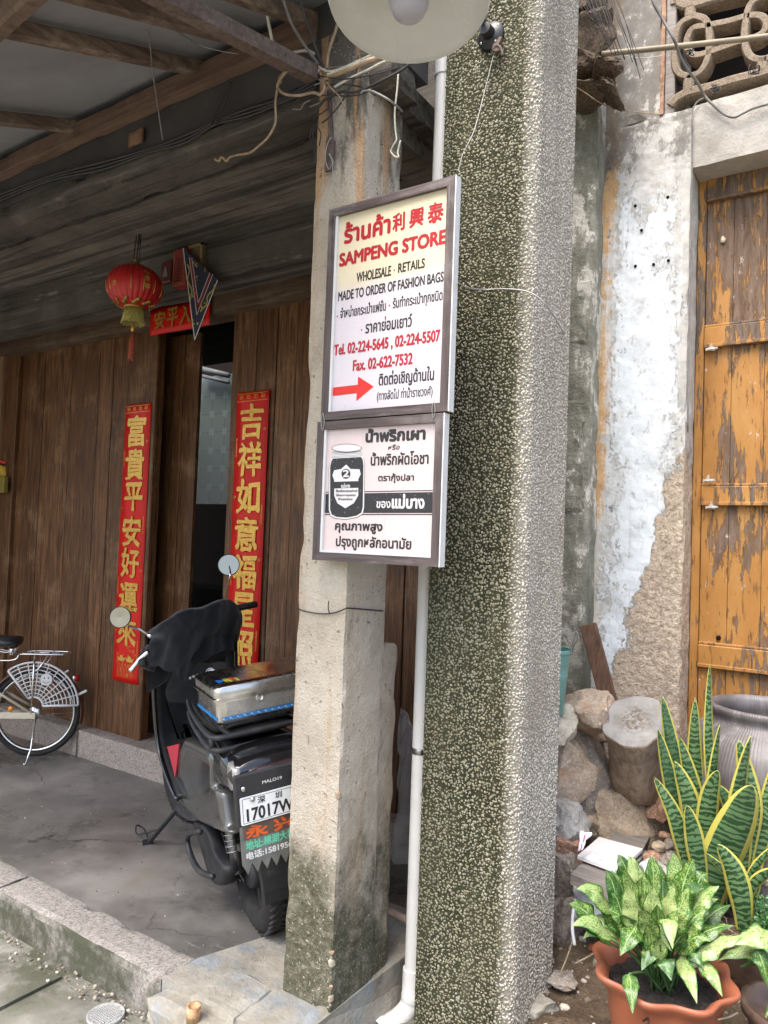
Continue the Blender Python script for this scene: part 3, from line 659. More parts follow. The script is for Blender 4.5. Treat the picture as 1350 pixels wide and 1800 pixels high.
# ------------------------------------------------------------------ rain pipe
pl = [at(738.5+13, 1000, Y=2.27), at(711+14, 1720, Y=2.27)]
dv = (pl[0]-pl[1]).normalized(); top = pl[0]+dv*2.3
top = Vector((pl[0].x-.002, 2.27, 3.9)); bot = Vector((pl[1].x, 2.27, .02))
pipe = thing('drain_pipe', 'white plastic drain pipe running down between the column and the pebble dash pillar', 'pipe', bot)
rp = 14.2/1300*(pl[0]-CAM).dot(CF)
g = MB(); g.tube([bot+Vector((0,0,-.02)), Vector((bot.x,2.27,1)), Vector((bot.x,2.27,2)), top], rp, 20); autosmooth(g.build('pipe', MT['pvc'], pipe))
zc = at(712,1712,Y=2.27).z
g = MB(); g.lathe([(rp*1.02,zc+.03),(rp*1.2,zc+.03),(rp*1.22,zc+.0),(rp*1.22,zc-.05),(rp*1.3,zc-.055),(rp*1.3,zc-.075),(rp*1.22,zc-.08)], (bot.x,2.27,0), n=24); autosmooth(g.build('coupling', MT['pvc'], pipe), 30)
g = MB(); g.tube(spline([(bot.x,2.27,zc-.06),(bot.x-.002,2.268,zc-.085),(bot.x-.012,2.25,zc-.112),(bot.x-.03,2.215,zc-.132),(bot.x-.048,2.16,zc-.14)], 5), rp*1.2, 20, caps=False); g.tube(spline([(bot.x-.045,2.17,zc-.139),(bot.x-.055,2.14,zc-.142)],2), rp*1.32, 20, caps=False); g.build('elbow', MT['pvc'], pipe)
zt = at(775,115,Y=2.27).z; g = MB(); g.lathe([(rp*1.02,zt-.05),(rp*1.15,zt-.045),(rp*1.15,zt+.03),(rp*1.28,zt+.035),(rp*1.28,zt+.09),(rp*1.02,zt+.095)], (bot.x,2.27,0), n=24); autosmooth(g.build('coupling', MT['pvc'], pipe), 30)
zs_ = at(735,1318,Y=2.27).z; g = MB(); g.lathe([(rp*1.06,zs_-.010),(rp*1.10,zs_-.008),(rp*1.10,zs_+.008),(rp*1.06,zs_+.010)], (bot.x,2.27,0), n=24); g.build('strap', MT['zinc'], pipe)
# ------------------------------------------------------------------ the two framed signs
YS = 1.845
def fm(name, dk): return wood(name, (.055,.04,.04), (.17,.135,.13), (.10,.075,.072), dk, 30, .35, (.30,.28,.27), .6)
FW = {'X': fm('painted_frame_wood', 'X'), 'Z': fm('painted_frame_wood', 'Z')}
def panel_mat(name, top, bot, z0, z1):
    m = M(name); z = m.xyz()[2]; f = m.noise(60, 6, .75); sp = m.noise(170, 3, .7); big = m.noise(5, 6, .7)
    c = m.mix(m.mr(m.ma('ADD', z, m.ma('MULTIPLY', m.ma('SUBTRACT', big, .5), .06)), z0, z1), bot, top)
    c = m.mix(m.mr(big, .5, .75, 0, .35), c, (.52,.41,.39)); c = m.mix(m.mr(sp, .66, .72, 0, .55), c, (.35,.28,.24))
    c = m.mix(m.mr(f, .64, .70, 0, .5), c, (.42,.36,.33))
    ru = m.noise(1, 7, .7, m.vec((45,1,1.6))); c = m.mix(m.mr(ru, .60, .74, 0, .30), c, (.33,.22,.16)); c = m.mix(m.mr(m.noise(38, 8, .8), .62, .66, 0, .6), c, (.30,.25,.22))
    return m.done(c, .45, m.bump(f, .2, .002))
def ink(name, col, bare=(.7,.62,.6), worn=.66):
    m = M(name); f = m.noise(120, 6, .75); c = m.mix(m.mr(f, worn, worn+.05, 0, .8), col, bare); return m.done(c, .5)
RED = ink('red_sign_paint', (.36,.010,.018)); BLK = ink('black_sign_paint', (.016,.015,.017), worn=.63); BRT = ink('bright_red_paint', (.58,.018,.010), worn=.75); WHT = ink('white_sign_paint', (.62,.60,.59), (.1,.1,.1), .7)
def make_sign(name, label, q, pm, group):
    """q: px corners TL, TR, BR, BL of the frame's front"""
    P = [at(*p, Y=YS) for p in q]; x0 = (P[0].x+P[3].x)/2; x1 = (P[1].x+P[2].x)/2; z1 = (P[0].z+P[1].z)/2; z0 = (P[2].z+P[3].z)/2
    t = thing(name, label, 'sign', ((x0+x1)/2, YS+.015, z0), group); b = .026; d = .026
    for k, poly in enumerate(([(x0,z1),(x0+b,z1-b),(x1-b,z1-b),(x1,z1)], [(x0,z0),(x1,z0),(x1-b,z0+b),(x0+b,z0+b)], [(x0,z0),(x0+b,z0+b),(x0+b,z1-b),(x0,z1)], [(x1,z0),(x1,z1),(x1-b,z1-b),(x1-b,z0+b)])):
        g = MB(); g.prism(poly, (0,YS+d,0), UX, UZ, UN, d); g.build('frame_rail', FW['X' if k < 2 else 'Z'], t)
    g = MB(); g.box((x1+.0002, YS+.0015, z0), (x1+.004, YS+.030, z1)); g.build('white_edge', MT['white'], t)
    g = MB(); g.box((x0+b-.0005, YS+.004, z0+b), (x0+b+.009, YS+d-.004, z1-b)); 
    if 'jar' in label: g.box((x0+b+.009, YS+.004, z0+b-.0005), (x1-b, YS+d-.004, z0+b+.007))
    g.build('inner_lip', MT['white'], t)
    g = MB(); g.box((x0+.004, YS+.014, z0+.004), (x1-.004, YS+.028, z1-.004)); g.build('panel', pm, t)
    return t, x0, x1, z0, z1
YT = YS+.0135
def sx(mb, st, k, L, R, h, ref, bold=0.0, off=(540,290), sc=4.0, slant=0.0, jit=0):
    a = at(off[0]+L[0]/sc, off[1]+L[1]/sc, Y=YT); b = at(off[0]+R[0]/sc, off[1]+R[1]/sc, Y=YT); tp = at(off[0]+L[0]/sc, off[1]+(L[1]-h)/sc, Y=YT)
    put_text(mb, st, (0,YT,0), UX, UZ, UN, a.x, b.x, (a.z+b.z)/2, tp.z-a.z, ref, bold, slant=slant, jit=jit)
def sq(mb, x, y, r, off=(540,290), sc=4.0):
    p = at(off[0]+x/sc, off[1]+y/sc, Y=YT); flat(mb, [(p.x-r,p.z),(p.x,p.z-r*1.3),(p.x+r,p.z),(p.x,p.z+r*1.3)], (0,YT,0), UX, UZ, UN, .0001)
SG = 'framed shop signs on the column'
zb = at(690, 480, Y=YT).z-.02
t1, *_ = make_sign('shop_sign', 'tall framed white sign with red and black lettering, red arrow and cream top', [(585,371),(805.5,301.5),(781,721.5),(557,741)], panel_mat('sign_enamel', (.64,.57,.40), (.58,.535,.57), zb-at(556,741,Y=YS).z-.03, zb-at(556,741,Y=YS).z+.03), SG)
def line(t, mat, name, f):
    g = MB(); f(g); return g.build(name, mat, t)
def brush(g, ch, cx_, y0, y1, x0, x1):
    a = at(540+x0/4, 290+y0/4, Y=YT); b = at(540+x1/4, 290+y0/4, Y=YT); z0 = at(540+cx_/4, 290+y0/4, Y=YT).z; z1 = at(540+cx_/4, 290+y1/4, Y=YT).z
    put_text(g, ch, (0,YT,0), UX, UZ, UN, a.x+.002, b.x-.002, 0, 0, bold=.0020, fit_y=(z0+.002, z1-.002), jit=.003)
for ch, cx_, y0, y1, x0, x1 in (('利',642,468,338,598,686), ('興',765,437,300,715,818), ('泰',900,408,262,845,955)): line(t1, RED, 'red_lettering', lambda g: brush(g, ch, cx_, y0, y1, x0, x1))
for st, L_, R_x, h, ref, bo, mat in (('ร้านค้า',(262,556),(580,470),92,'น',.0030,RED), ('SAMPENG STORE',(228,718),(972,542),84,'H',.0026,RED), ('Tel. 02-224-5645 , 02-224-5507',(188,1345),(932,1228),70,'H',.0015,RED), ('Fax. 02-622-7532',(322,1450),(738,1395),72,'H',.0015,RED),
 ('WHOLESALE',(347,828),(588,772),64,'H',.0009,BLK), ('RETAILS',(640,760),(825,717),62,'H',.0009,BLK), ('MADE TO ORDER OF FASHION BAGS',(218,967),(957,807),62,'H',.0008,BLK), ('จำหน่ายกระเป๋าแฟชั่น',(232,1080),(552,1020),50,'น',.0006,BLK), ('รับทำกระเป๋าทุกชนิด',(602,1010),(950,945),52,'น',.0006,BLK),
 ('ราคาย่อมเยาว์',(410,1187),(735,1130),62,'น',.0009,BLK), ('ติดต่อเชิญด้านใน',(503,1555),(890,1505),62,'น',.0010,BLK), ('(ทางลัดไป ท่าน้ำราชวงศ์)',(490,1655),(880,1618),46,'น',.0004,BLK)):
    line(t1, mat, 'red_lettering' if mat is RED else 'black_lettering', lambda g: sx(g, st, 0, L_, R_x, h, ref, bo))
for x, y in ((612,740),(212,1065),(578,988),(383,1160)): line(t1, RED, 'red_diamond', lambda g: sq(g, x, y, .003))
g = MB(); ar = [at(540+x/4, 290+y/4, Y=YT) for x, y in ((178,1625),(348,1605),(345,1660),(468,1558),(358,1487),(355,1545),(180,1565))]; flat(g, [(p.x,p.z) for p in ar], (0,YT,0), UX, UZ, UN, .0002); g.build('arrow', BRT, t1)
t2, *_ = make_sign('shop_sign', 'smaller framed pink sign with a drawn jar and a black band', [(558,743),(780.5,724),(769,997),(548.4,984)], panel_mat('pink_enamel', (.61,.50,.485), (.61,.50,.485), 0, 1), SG)
O2 = dict(off=(540,700), sc=4.5)
def p2(x, y): p = at(540+x/4.5, 700+y/4.5, Y=YT); return (p.x, p.z)
g = MB()
for pts in ([(130,741),(993,726),(991,733),(130,748)], [(130,757),(993,742),(990,908),(128,908)], [(128,916),(990,916),(990,924),(128,924)]): flat(g, [p2(*q) for q in pts], (0,YT,0), UX, UZ, UN, .0001)
g.build('black_band', BLK, t2)
for st, L_, R_x, h, bo, sl in (('น้ำพริกเผา',(465,350),(930,320),66,.0028,0), ('หรือ',(640,410),(728,402),28,.0004,.2), ('น้ำพริกผัดโอชา',(503,533),(957,515),66,.0013,0), ('ตรากุ้งปลา',(562,655),(842,650),38,.0010,0), ('คุณภาพสูง',(222,1042),(592,1048),50,.0017,0), ('ปรุงถูกหลักอนามัย',(228,1168),(820,1193),58,.0014,0)):
    line(t2, BLK, 'black_lettering', lambda g: sx(g, st, 0, L_, R_x, h, 'น', bo, slant=sl, **O2))
line(t2, WHT, 'white_lettering', lambda g: sx(g, 'ของ', 0, (548,866), (658,866), 50, 'น', .0008, **O2)); line(t2, WHT, 'white_lettering', lambda g: sx(g, 'แม่บาง', 0, (672,868), (925,868), 70, 'น', .0020, **O2))
# the drawn jar: white body edge, black filling, label shield, lid
def ell(cx_, cy_, rx, ry, n=28, a0=0, a1=2*math.pi): return [p2(cx_+rx*math.cos(a0+(a1-a0)*k/n), cy_+ry*math.sin(a0+(a1-a0)*k/n)) for k in range(n)]
gw = MB(); gb = MB()
def L(mb, pts, h): flat(mb, [p2(*q) for q in pts], (0,YT,0), UX, UZ, UN, h)
body = [(205,478),(192,500),(183,540),(182,880),(195,920),(230,938),(310,945),(390,930),(430,905),(441,860),(446,520),(438,480),(425,465)]
jout = [(200,470),(183,500),(174,545),(172,885),(188,932),(228,950),(310,957),(395,940),(440,912),(451,860),(455,515),(446,470),(430,455)]
L(gb, [(x+(x-312)*.02, y+4) for x, y in jout], .0005); L(gw, jout, .0006); L(gb, body, .0008)
shield = [(310,525),(345,560),(415,562),(425,600),(405,640),(405,770),(370,830),(303,870),(240,830),(215,770),(215,650),(200,610),(215,570),(270,560)]
L(gw, shield, .0010); L(gb, [(192,662),(425,655),(425,708),(192,715)], .0012)
flat(gb, ell(308,598,36,40), (0,YT,0), UX, UZ, UN, .0012)
L(gw, [(197,405),(300,368),(428,370),(432,420),(425,470),(205,478)], .0007); flat(gb, ell(313,395,120,34), (0,YT,0), UX, UZ, UN, .0009); flat(gw, ell(313,394,115,29), (0,YT,0), UX, UZ, UN, .0011)
for yy in (428,440,452,462): L(gb, [(200,yy+8),(430,yy-6),(430,yy-4),(200,yy+10)], .0011)
for k in range(26):
    x = 203+k*8.7; y = 422-(x-203)*.04+12*math.sin((x-200)/230*math.pi); L(gb, [(x,y-6),(x+3,y-6),(x+3,y+8),(x,y+8)], .0012)
sx2 = lambda mb, st, L_, R_x, h, bold=.0004, dz=0: put_text(mb, st, (0,YT-.0014,0), UX, UZ, UN, p2(*L_)[0], p2(*R_x)[0], p2(*L_)[1], p2(L_[0],L_[1]-h)[1]-p2(*L_)[1], 'น' if ord(st[0]) > 3000 else 'H', bold)
sx2(gw, '2', (285,622), (330,622), 52, .0012); sx2(gw, 'แม่บาง', (272,708), (340,706), 22, .0005)
for y, a, b, s_ in ((742,228,398,'ใช้เครื่องปรุงอย่างดี'), (775,230,385,'ใส่ในอาหารทุกชนิด'), (806,245,360,'ให้รสอร่อย')): sx2(gb, s_, (a,y), (b,y), 12, .0003)
g = gb; g.build('jar_drawing', BLK, t2); gw.build('jar_drawing_white', WHT, t2)
# ------------------------------------------------------------------ lean-to roof over the kerb
TS = .389; RZ = lambda y: 3.315-(1.93-y)*TS
roof = thing('lean_to_roof', 'old lean-to roof of grey boards on rough brown rafters', 'roof', (-3.6, 1.9, 3.2))
def onroof(x, y, dz=0.0):
    d = ray(x, y); n = Vector((0, -TS, 1)); p0 = Vector((0, 1.93, 3.315+dz)); return CAM+d*((p0-CAM).dot(n)/d.dot(n))
for px_, py_ in ((150,226), (350,122), (445,75), (560,42)):
    p = onroof(px_, py_, -.0); q0 = Vector((p.x, 1.95, RZ(1.95)+.005)); q1 = Vector((p.x+rn.uniform(-.02,.02), .55, RZ(.55)+.005))
    g = MB(); K = 14
    up = Vector((0,-TS,1)).normalized()
    g.bar(q0, q1, .042, .052, up, .006); g.build('rafter', MT['rafter'], roof)
for X_ in (-3.95,-4.6,-5.3): 
    g = MB(); g.bar((X_,1.95,RZ(1.95)+.005), (X_,.55,RZ(.55)+.005), .042, .052, (0,-TS,1), .006); g.build('rafter', MT['rafter'], roof)
g = MB(); g.rbox((-6.2, 1.872, 3.235), (-1.66, 1.932, 3.305), .06, .003, 5, .006, 6); g.build('wall_plate', MT['plate'], roof)
p = onroof(6, 18, -.05); q = onroof(42,-16,-.05); dr = (q-p).normalized()
g = MB(); g.bar(p-dr*3.5, p+dr*.75, .06, .085, (0,-TS,1), .008); g.build('purlin', MT['rafter'], roof)
g = MB(); n_ = Vector((0,-TS,1)).normalized(); a = Vector((-6.2,2.0,RZ(2.0)+.052)); 
rr = random.Random(1); x = -6.2
while x < -1.42:
    b = min(-1.40, x+rr.uniform(.5,.8)); dz = rr.uniform(0,.006)
    g.add([(x,2.05,RZ(2.05)+.05+dz),(b,2.05,RZ(2.05)+.05+dz),(b,.35,RZ(.35)+.05+dz),(x,.35,RZ(.35)+.05+dz),(x,2.05,RZ(2.05)+.075+dz),(b,2.05,RZ(2.05)+.075+dz),(b,.35,RZ(.35)+.075+dz),(x,.35,RZ(.35)+.075+dz)], [(0,1,2,3),(7,6,5,4),(0,4,5,1),(2,6,7,3),(1,5,6,2),(0,3,7,4)]); x = b+.0015
g.build('roof_sheet', MT['sheet'], roof)
a = at(548,142,Y=1.86); b = onroof(262,-4,-.10); b = a+(b-a)*1.25
g = MB(); up = Vector((0,-.8,.5)); g.bar(a, b, .052, .006, up); d = (b-a).normalized(); s_ = up.cross(d).normalized(); g.bar(a+s_*.026+d.cross(s_)*.02, b+s_*.026+d.cross(s_)*.02, .006, .045, up); g.build('angle_iron_brace', MT['rust'], roof)
g = MB(); g.rbox(at(228,262,Y=1.927), at(250,222,Y=1.915), .02, .002, 9, .01, 3); g.build('cleat', MT['post'], roof)
# ------------------------------------------------------------------ wall lamp
enam = simple('cream_enamel', (.54,.535,.50), .3, var=.05, sc=4, dust=.1)
LC = at(719, -1, D=1.52); v = (CAM-LC).normalized(); LN = (Vector((0,0,-1))+v*.22).normalized()
lamp = thing('wall_lamp', 'cream enamel dish lamp with a frosted glass bulb, on the pebble dash pillar', 'lamp', LC)
g = MB(); rL = .1665; prf = [(rL,0),(rL*1.012,.006),(rL*.99,.012),(rL*.93,.030),(rL*.80,.052),(rL*.62,.068),(rL*.42,.078),(rL*.34,.09),(rL*.30,.15),(rL*.16,.16)]
inn = [(r*.97 if i else r*.985, z-.004) for i, (r, z) in enumerate(prf[:7])][::-1]
up_ = -LN
g.lathe(inn+prf, LC, up_, 56); autosmooth(g.build('lamp_shade', enam, lamp), 50)
fg = M('frosted_glass'); fg.done((.52,.51,.56), .3, fg.bump(fg.noise(60), .15, .003), Transmission_Weight=.35, IOR=1.3)
g = MB(); rb = .0415; bd = -.038; g.lathe([(.0001,-.005),(rb*.45,-.003),(rb*.8,.008),(rb*.98,.028),(rb,.05),(rb*.98,.09),(rb*.9,.13)], LC+up_*bd, up_, 28); g.build('bulb', fg.m, lamp)
g = MB(); g.lathe([(rb*1.12,.062),(rb*1.2,.068),(rb*1.2,.09)], LC, up_, 28); g.build('lamp_holder', enam, lamp)
fl = at(862, 62, Y=PY-.012)
g = MB(); g.tube(spline([LC+up_*.15, (LC+up_*.15).lerp(fl,.5)+Vector((0,0,.03)), fl+Vector((-.012,-.06,.03)), fl]), .012, 10); g.build('arm', MT['black'], lamp)
g = MB(); g.lathe([(.046,0),(.046,.008),(.04,.014),(.022,.02),(.019,.05),(.0001,.052)], fl+Vector((0,.008,0)), (0,-1,0), 28); autosmooth(g.build('mounting_flange', MT['black'], lamp), 35)
for k in range(4):
    a = k*math.pi/2+.6; g = MB(); g.lathe([(.006,0),(.006,.003),(.0001,.005)], fl+Vector((.036*math.cos(a),-.004,.036*math.sin(a))), (0,-1,0), 10); g.build('screw', MT['zinc'], lamp)
# ------------------------------------------------------------------ wires
WM = {'white': simple('cream_cable', (.50,.46,.36), .5, var=.3, sc=40), 'tan': simple('tan_cable', (.30,.21,.13), .6, var=.4, sc=40), 'black': simple('dark_cable', (.025,.022,.021), .6, sc=40), 'grey': simple('grey_cable', (.20,.19,.175), .6, var=.3), 'thin': simple('galvanised_wire', (.33,.32,.30), .5, .4)}
def wire(label, mt, pts, r, group=None, cat='cable', name='cable', Y=1.86, k=6):
    ps = [at(p[0], p[1], Y=(p[2] if len(p) > 2 else Y)) for p in pts]; g = MB(); base = ps[0]
    g.tube(spline(ps, k), r, 7); o = g.build(name, WM[mt]); return tag(o, label, cat, group)
CG = 'old cables round the column head'
wire('cream cable dropping from the roof and bending right above the rusty brace', 'white', [(462,-20,1.7),(468,18,1.72),(474,50,1.75),(481,80,1.78),(491,95),(503,96),(521,91),(540,89),(552,95)], .0052, CG)
wire('greenish cable slanting down from the roof towards the column head', 'grey', [(492,-20,1.7),(503,15,1.74),(513,42,1.78),(528,68,1.8),(544,92,1.82),(560,113)], .0048, CG)
wire('black cable slanting down beside the lamp towards the column head', 'black', [(520,-20,1.7),(536,30,1.75),(550,70,1.8),(560,98,1.83),(569,118)], .005, CG)
wire('dark brown cable hanging behind the lamp rim', 'tan', [(594,40,1.88),(588,60,1.88),(578,90,1.88),(574,122,1.87)], .006, CG)
wire('tan cable knotted round the rusty brace with a long curled tail', 'tan', [(497,101,1.74),(503,112,1.74),(500,126,1.76),(491,137,1.77),(494,142,1.77),(488,151,1.78),(487,158,1.78),(484,180,1.78),(484,215,1.78),(472,240,1.78),(458,254,1.78),(440,268,1.78),(420,272,1.78),(405,276,1.78),(398,283,1.78),(393,278,1.78),(388,277,1.78),(385,283,1.78),(378,280,1.78)], .0042, CG)
wire('tan cable loop sagging under the rusty brace', 'tan', [(505,106,1.76),(509,116,1.76),(503,126,1.76),(492,140,1.76),(488,154,1.78),(500,165,1.8),(525,168,1.82),(550,163,1.84),(563,166,1.84),(570,156,1.85),(568,142),(562,128)], .0048, CG)
wire('pale cable hooked over itself at the column head', 'white', [(548,112),(547,121),(552,127),(559,126),(561,122)], .0042, CG)
wire('cream cable sweeping right from the column head under the lamp', 'white', [(553,113),(566,121),(580,126),(602,120),(632,107),(664,92),(690,80)], .0048, CG)
wire('brown twin cable running right under the lamp', 'tan', [(570,140),(592,132),(625,118),(662,103),(700,92)], .0075, CG)
wire('thick pale cable running right just above the brown one', 'white', [(576,132),(605,121),(640,108),(680,96),(705,90)], .006, CG)
wire('pale cable crossing the column face up to the lamp', 'white', [(588,153),(615,138),(645,124),(668,112),(700,98)], .0042, CG)
wire('dark cable crossing the column face from left to right', 'black', [(551,201),(569,177),(588,166),(605,161),(625,162),(656,149),(700,127),(727,107)], .0045, CG)
wire('thin brown cable arching over the column corner', 'grey', [(634,165),(640,160),(656,161),(687,178),(707,196,2.0)], .0036, CG)
wire('thin dark wire hanging across the column head', 'black', [(630,98),(628,120),(617,150),(600,180),(580,205),(566,216)], .0028, CG)
wire('pale lead hanging free beside the column with a curled bare end', 'white', [(700,130,1.95),(698,158,1.95),(694,197,1.95),(695,228,1.95),(697,245,1.95),(692,255,1.95),(687,266,1.95),(694,275,1.95),(701,276,1.95),(699,268,1.95),(704,247,1.95)], .003, CG)
for k, (dy, lab) in enumerate(((0,'uppermost of the dark cables clipped along the sooty beam'), (7,'second dark cable from the top along the sooty beam'), (13,'lowest dark cable along the sooty beam'))):
    wire(lab, 'black', [(-40,358+dy),(80,312+dy*.6),(180,285+dy),(262,262+dy*.5),(325,238+dy),(378,214+dy*.4),(440,190+dy),(500,172+dy*.5),(556,140+dy)], .007-.001*k, 'cables along the beam', Y=1.91)
wire('thin grey cord hanging from the roof boards to the beam', 'grey', [(262,-10,1.45),(258,14,1.5),(255,34,1.55),(263,74,1.6),(269,130,1.7),(280,205,1.85),(286,246,1.9)], .0026)
wire('fine pale string looped under the rafters', 'thin', [(262,24,1.5),(300,48,1.6),(345,76,1.75),(380,88,1.8),(419,95,1.86)], .0016, cat='string', name='string')
wire('left of two black ties holding the beam cables', 'black', [(406,143,1.9),(388,180,1.9),(369,220,1.9)], .003, 'black ties on the beam', 'tie', 'cable_tie')
wire('right of two black ties holding the beam cables', 'black', [(409,143,1.9),(396,182,1.9),(379,222,1.9)], .003, 'black ties on the beam', 'tie', 'cable_tie')
wire('hanging wire loop in front of the rusty bracket', 'thin', [(583,241,1.885),(575,255,1.88),(572,280,1.88),(578,297,1.88),(584,285,1.88),(578,270,1.88),(585,282,1.88),(585,302,1.88),(590,345,1.885)], .0016, cat='wire', name='wire')
wire('fine wire from the rusty clip down to the sign corner', 'thin', [(868,95,2.10),(852,160,2.08),(835,225,2.04),(820,258,2.0),(812,275,1.95),(806,300,1.86)], .0014, cat='wire', name='wire')
wire('pale wire tied from the sign edge across the pebble dash', 'thin', [(804,497,1.84),(822,506,2.0),(850,509,2.09),(890,508,2.10),(925,512,2.105),(948,524,2.11),(966,545,2.14),(980,566,2.25),(992,588,2.4)], .0022, cat='wire', name='wire')
ps = [at(520,1069,Y=1.905)]+[at(x,y,Y=1.902) for x,y in ((535,1074),(555,1078),(575,1079),(592,1076),(607,1070))]+[at(x,y,X=-1.42) for x,y in ((612,1069),(640,1071),(673,1074))]
g = MB(); g.tube(spline(ps, 5), .0022, 6); g.tube(spline([at(580,1079,Y=1.9),at(577,1070,Y=1.893),at(578,1056,Y=1.89)],4), .0018, 6); tag(g.build('wire', WM['black']), 'dark tie wire looped round the middle of the column', 'wire')
g = MB(); g.prism([(0,0),(.012,-.01),(.03,-.012),(.034,-.004),(.022,.004),(.03,.022),(.036,.03),(.026,.034),(.014,.02),(.004,.016)], at(868,92,Y=2.106), UX, UZ, UN, .016); g.tube(spline([at(866,92,Y=2.095),at(872,80,Y=2.09),at(880,84,Y=2.09),at(884,98,Y=2.09)],5), .004, 7)
tag(g.build('cable_clamp', MT['rust']), 'small rusty clamp hanging just below the lamp flange', 'clamp')
# paired wires tying the two signs together
for lab, x, a, b in (('left wire loop tying the two signs together', 567, 726, 757), ('right wire loop tying the two signs together', 762, 706, 735)):
    g = MB(); g.tube(spline([at(x,a,Y=YS-.002), at(x-2.5,(a+b)/2,Y=YS-.004), at(x,b,Y=YS-.002), at(x+3,(a+b)/2,Y=YS-.004), at(x+1,a,Y=YS-.002)], 4), .0012, 6); tag(g.build('wire_loop', WM['thin']), lab, 'wire', 'wire loops between the signs')

# the thinner strands of the tangle
rn = random.Random(14)
for k, (p0, p1, sag, mt) in enumerate((((548,130),(700,118),14,'black'),((552,150),(690,104),-6,'grey'),((556,168),(668,150),10,'black'),((545,188),(640,128),4,'grey'),((560,140),(606,190),-8,'tan'),((566,120),(712,96),8,'grey'),((550,212),(584,160),6,'black'),((572,150),(660,168),-10,'black'),((540,160),(470,205),10,'black'),((546,176),(500,196),6,'grey'))):
    mid = ((p0[0]+p1[0])/2+rn.uniform(-8,8), (p0[1]+p1[1])/2+sag); q1 = (p0[0]*.75+p1[0]*.25+rn.uniform(-4,4), p0[1]*.75+p1[1]*.25+sag*.7+rn.uniform(-4,4)); q3 = (p0[0]*.25+p1[0]*.75+rn.uniform(-4,4), p0[1]*.25+p1[1]*.75+sag*.7+rn.uniform(-4,4))
    wire('thin wire in the tangle at the column head', mt, [p0, q1, mid, q3, p1], .0022, 'thin wires tangled at the column head', 'wire', 'wire', Y=1.855+.008*(k % 4))
for k, (x, y, ln) in enumerate(((553,215,75),(560,205,50),(548,225,60))):
    wire('loose wire end dangling down the left edge of the column', 'black', [(x,y),(x-3,y+ln*.3),(x+4,y+ln*.6),(x-4+k*5,y+ln),(x+3,y+ln*.9)], .002, 'wire ends dangling at the column edge', 'wire', 'wire', Y=1.885)
# ------------------------------------------------------------------ right house: flaking wall, lintel, orange door, concrete vent
YW = 3.6; X0 = -1.25
rh = thing('stone_house', 'old house wall of flaking lime plaster with an orange door and a concrete vent', 'house', (X0, YW, 0))
xj = at(1213, 400, Y=YW).x; zl = at(1216, 296, Y=YW).z; zt = at(1222, 186, Y=YW).z; xv = at(1182, 100, Y=YW).x
g = MB(); g.rbox((X0, YW, -.1), (xj, YW+.5, zt), .022, .006, 9, .012, 11); g.build('wall', MT['wall'], rh)
lm = M('pale_render_lintel'); a1 = lm.noise(4, 8, .7); a2 = lm.noise(80, 4, .7); a3 = lm.noise(1, 5, .6, lm.vec((1.2,9,9)))
c = lm.ramp(a1, [(.3,(.30,.275,.235)), (.52,(.45,.42,.375)), (.72,(.56,.54,.505))]); c = lm.mix(lm.mr(a2, .5, .7, 0, .5), c, (.27,.25,.22)); c = lm.mix(lm.mr(a3, .58, .68, 0, .4), c, (.42,.31,.22))
MT['lintel'] = lm.done(c, .9, lm.bump(lm.ma('ADD', a2, a1), .6, .006))
g = MB(); g.rbox((xj+.001, YW-.006, zl), (1.2, YW+.5, zt+.002), .03, .004, 8, .008, 12); g.build('door_lintel', MT['lintel'], rh)
g = MB(); g.rbox((X0-.02, YW+.01, zt), (xv-.055, YW+.5, 5.0), .05, .008, 6, .01, 13)
g.build('upper_wall', MT['wall'], rh)
g = MB(); g.rbox((xv-.055, YW-.005, zt), (xv-.035, YW+.4, 5.0), .03, .005, 9, .004, 14); g.build('brick_edge', (lambda m: m.done(m.ramp(m.noise(30,5), [(.35,(.20,.10,.06)), (.65,(.42,.26,.17))]), .9, m.bump(m.noise(80), .6, .005)))(M('worn_brick')), rh)
g = MB(); g.box((xv-.034, YW+.005, zt), (xv+.012, YW+.35, 5.0), .004); g.build('vent_jamb', MT['grey_wood'], rh)
g = MB(); g.box((X0, YW+.75, -.1), (1.2, YW+.8, 5)); g.box((-1.0, YW+.70, zt+.05), (1.2, YW+.74, 5.0)); g.box((1.2, YW, -.1), (1.3, YW+.8, 5)); g.box((xv-.1, YW+.1, 4.8), (1.2, YW+.8, 5.0)); g.build('dark_interior', MT['dark'], rh)  # near-black backing; the dark behind the vent is in its colour
g = MB(); g.box((.62, YW, -.1), (1.2, YW+.5, zl)); g.build('wall', MT['lime'], rh)
# door
YO = YW+.16; dz0 = .30
pl_ = lambda y: at(1290, y, Y=YO).z
r1, r2, r3 = (pl_(604), pl_(570)), (pl_(886), pl_(854)), (pl_(1176), pl_(1138))
g = MB(); x = xj+.042; rn = random.Random(21)
while x < .60:
    b = min(.6, x+rn.choice((.075,.12,.10,.14))); g.box((x+.001, YO+.018+rn.uniform(-.002,.002), dz0), (b-.001, YO+.04, zl+.01)); x = b
dp = g.build('door', MT['orange'], rh, label='orange painted plank door peeling to grey wood')
for a, b in ((xj+.002, xj+.04), (-.10, -.03)):
    g = MB(); g.box((a, YO, dz0), (b, YO+.05, zl+.02), .004); g.build('stile', MT['orange'], dp)
for z0, z1 in (r1, r2, r3, (zl-.10, zl+.01), (dz0, dz0+.1)):
    g = MB(); g.box((xj+.041, YO-.006, z0), (.6, YO+.03, z1), .005); g.box((xj+.041, YO-.012, z0-.008), (.6, YO+.02, z0+.010), .003); g.box((xj+.041, YO-.001, z1), (.6, YO+.02, z1+.012), .003); g.build('rail', MT['orange'], dp)
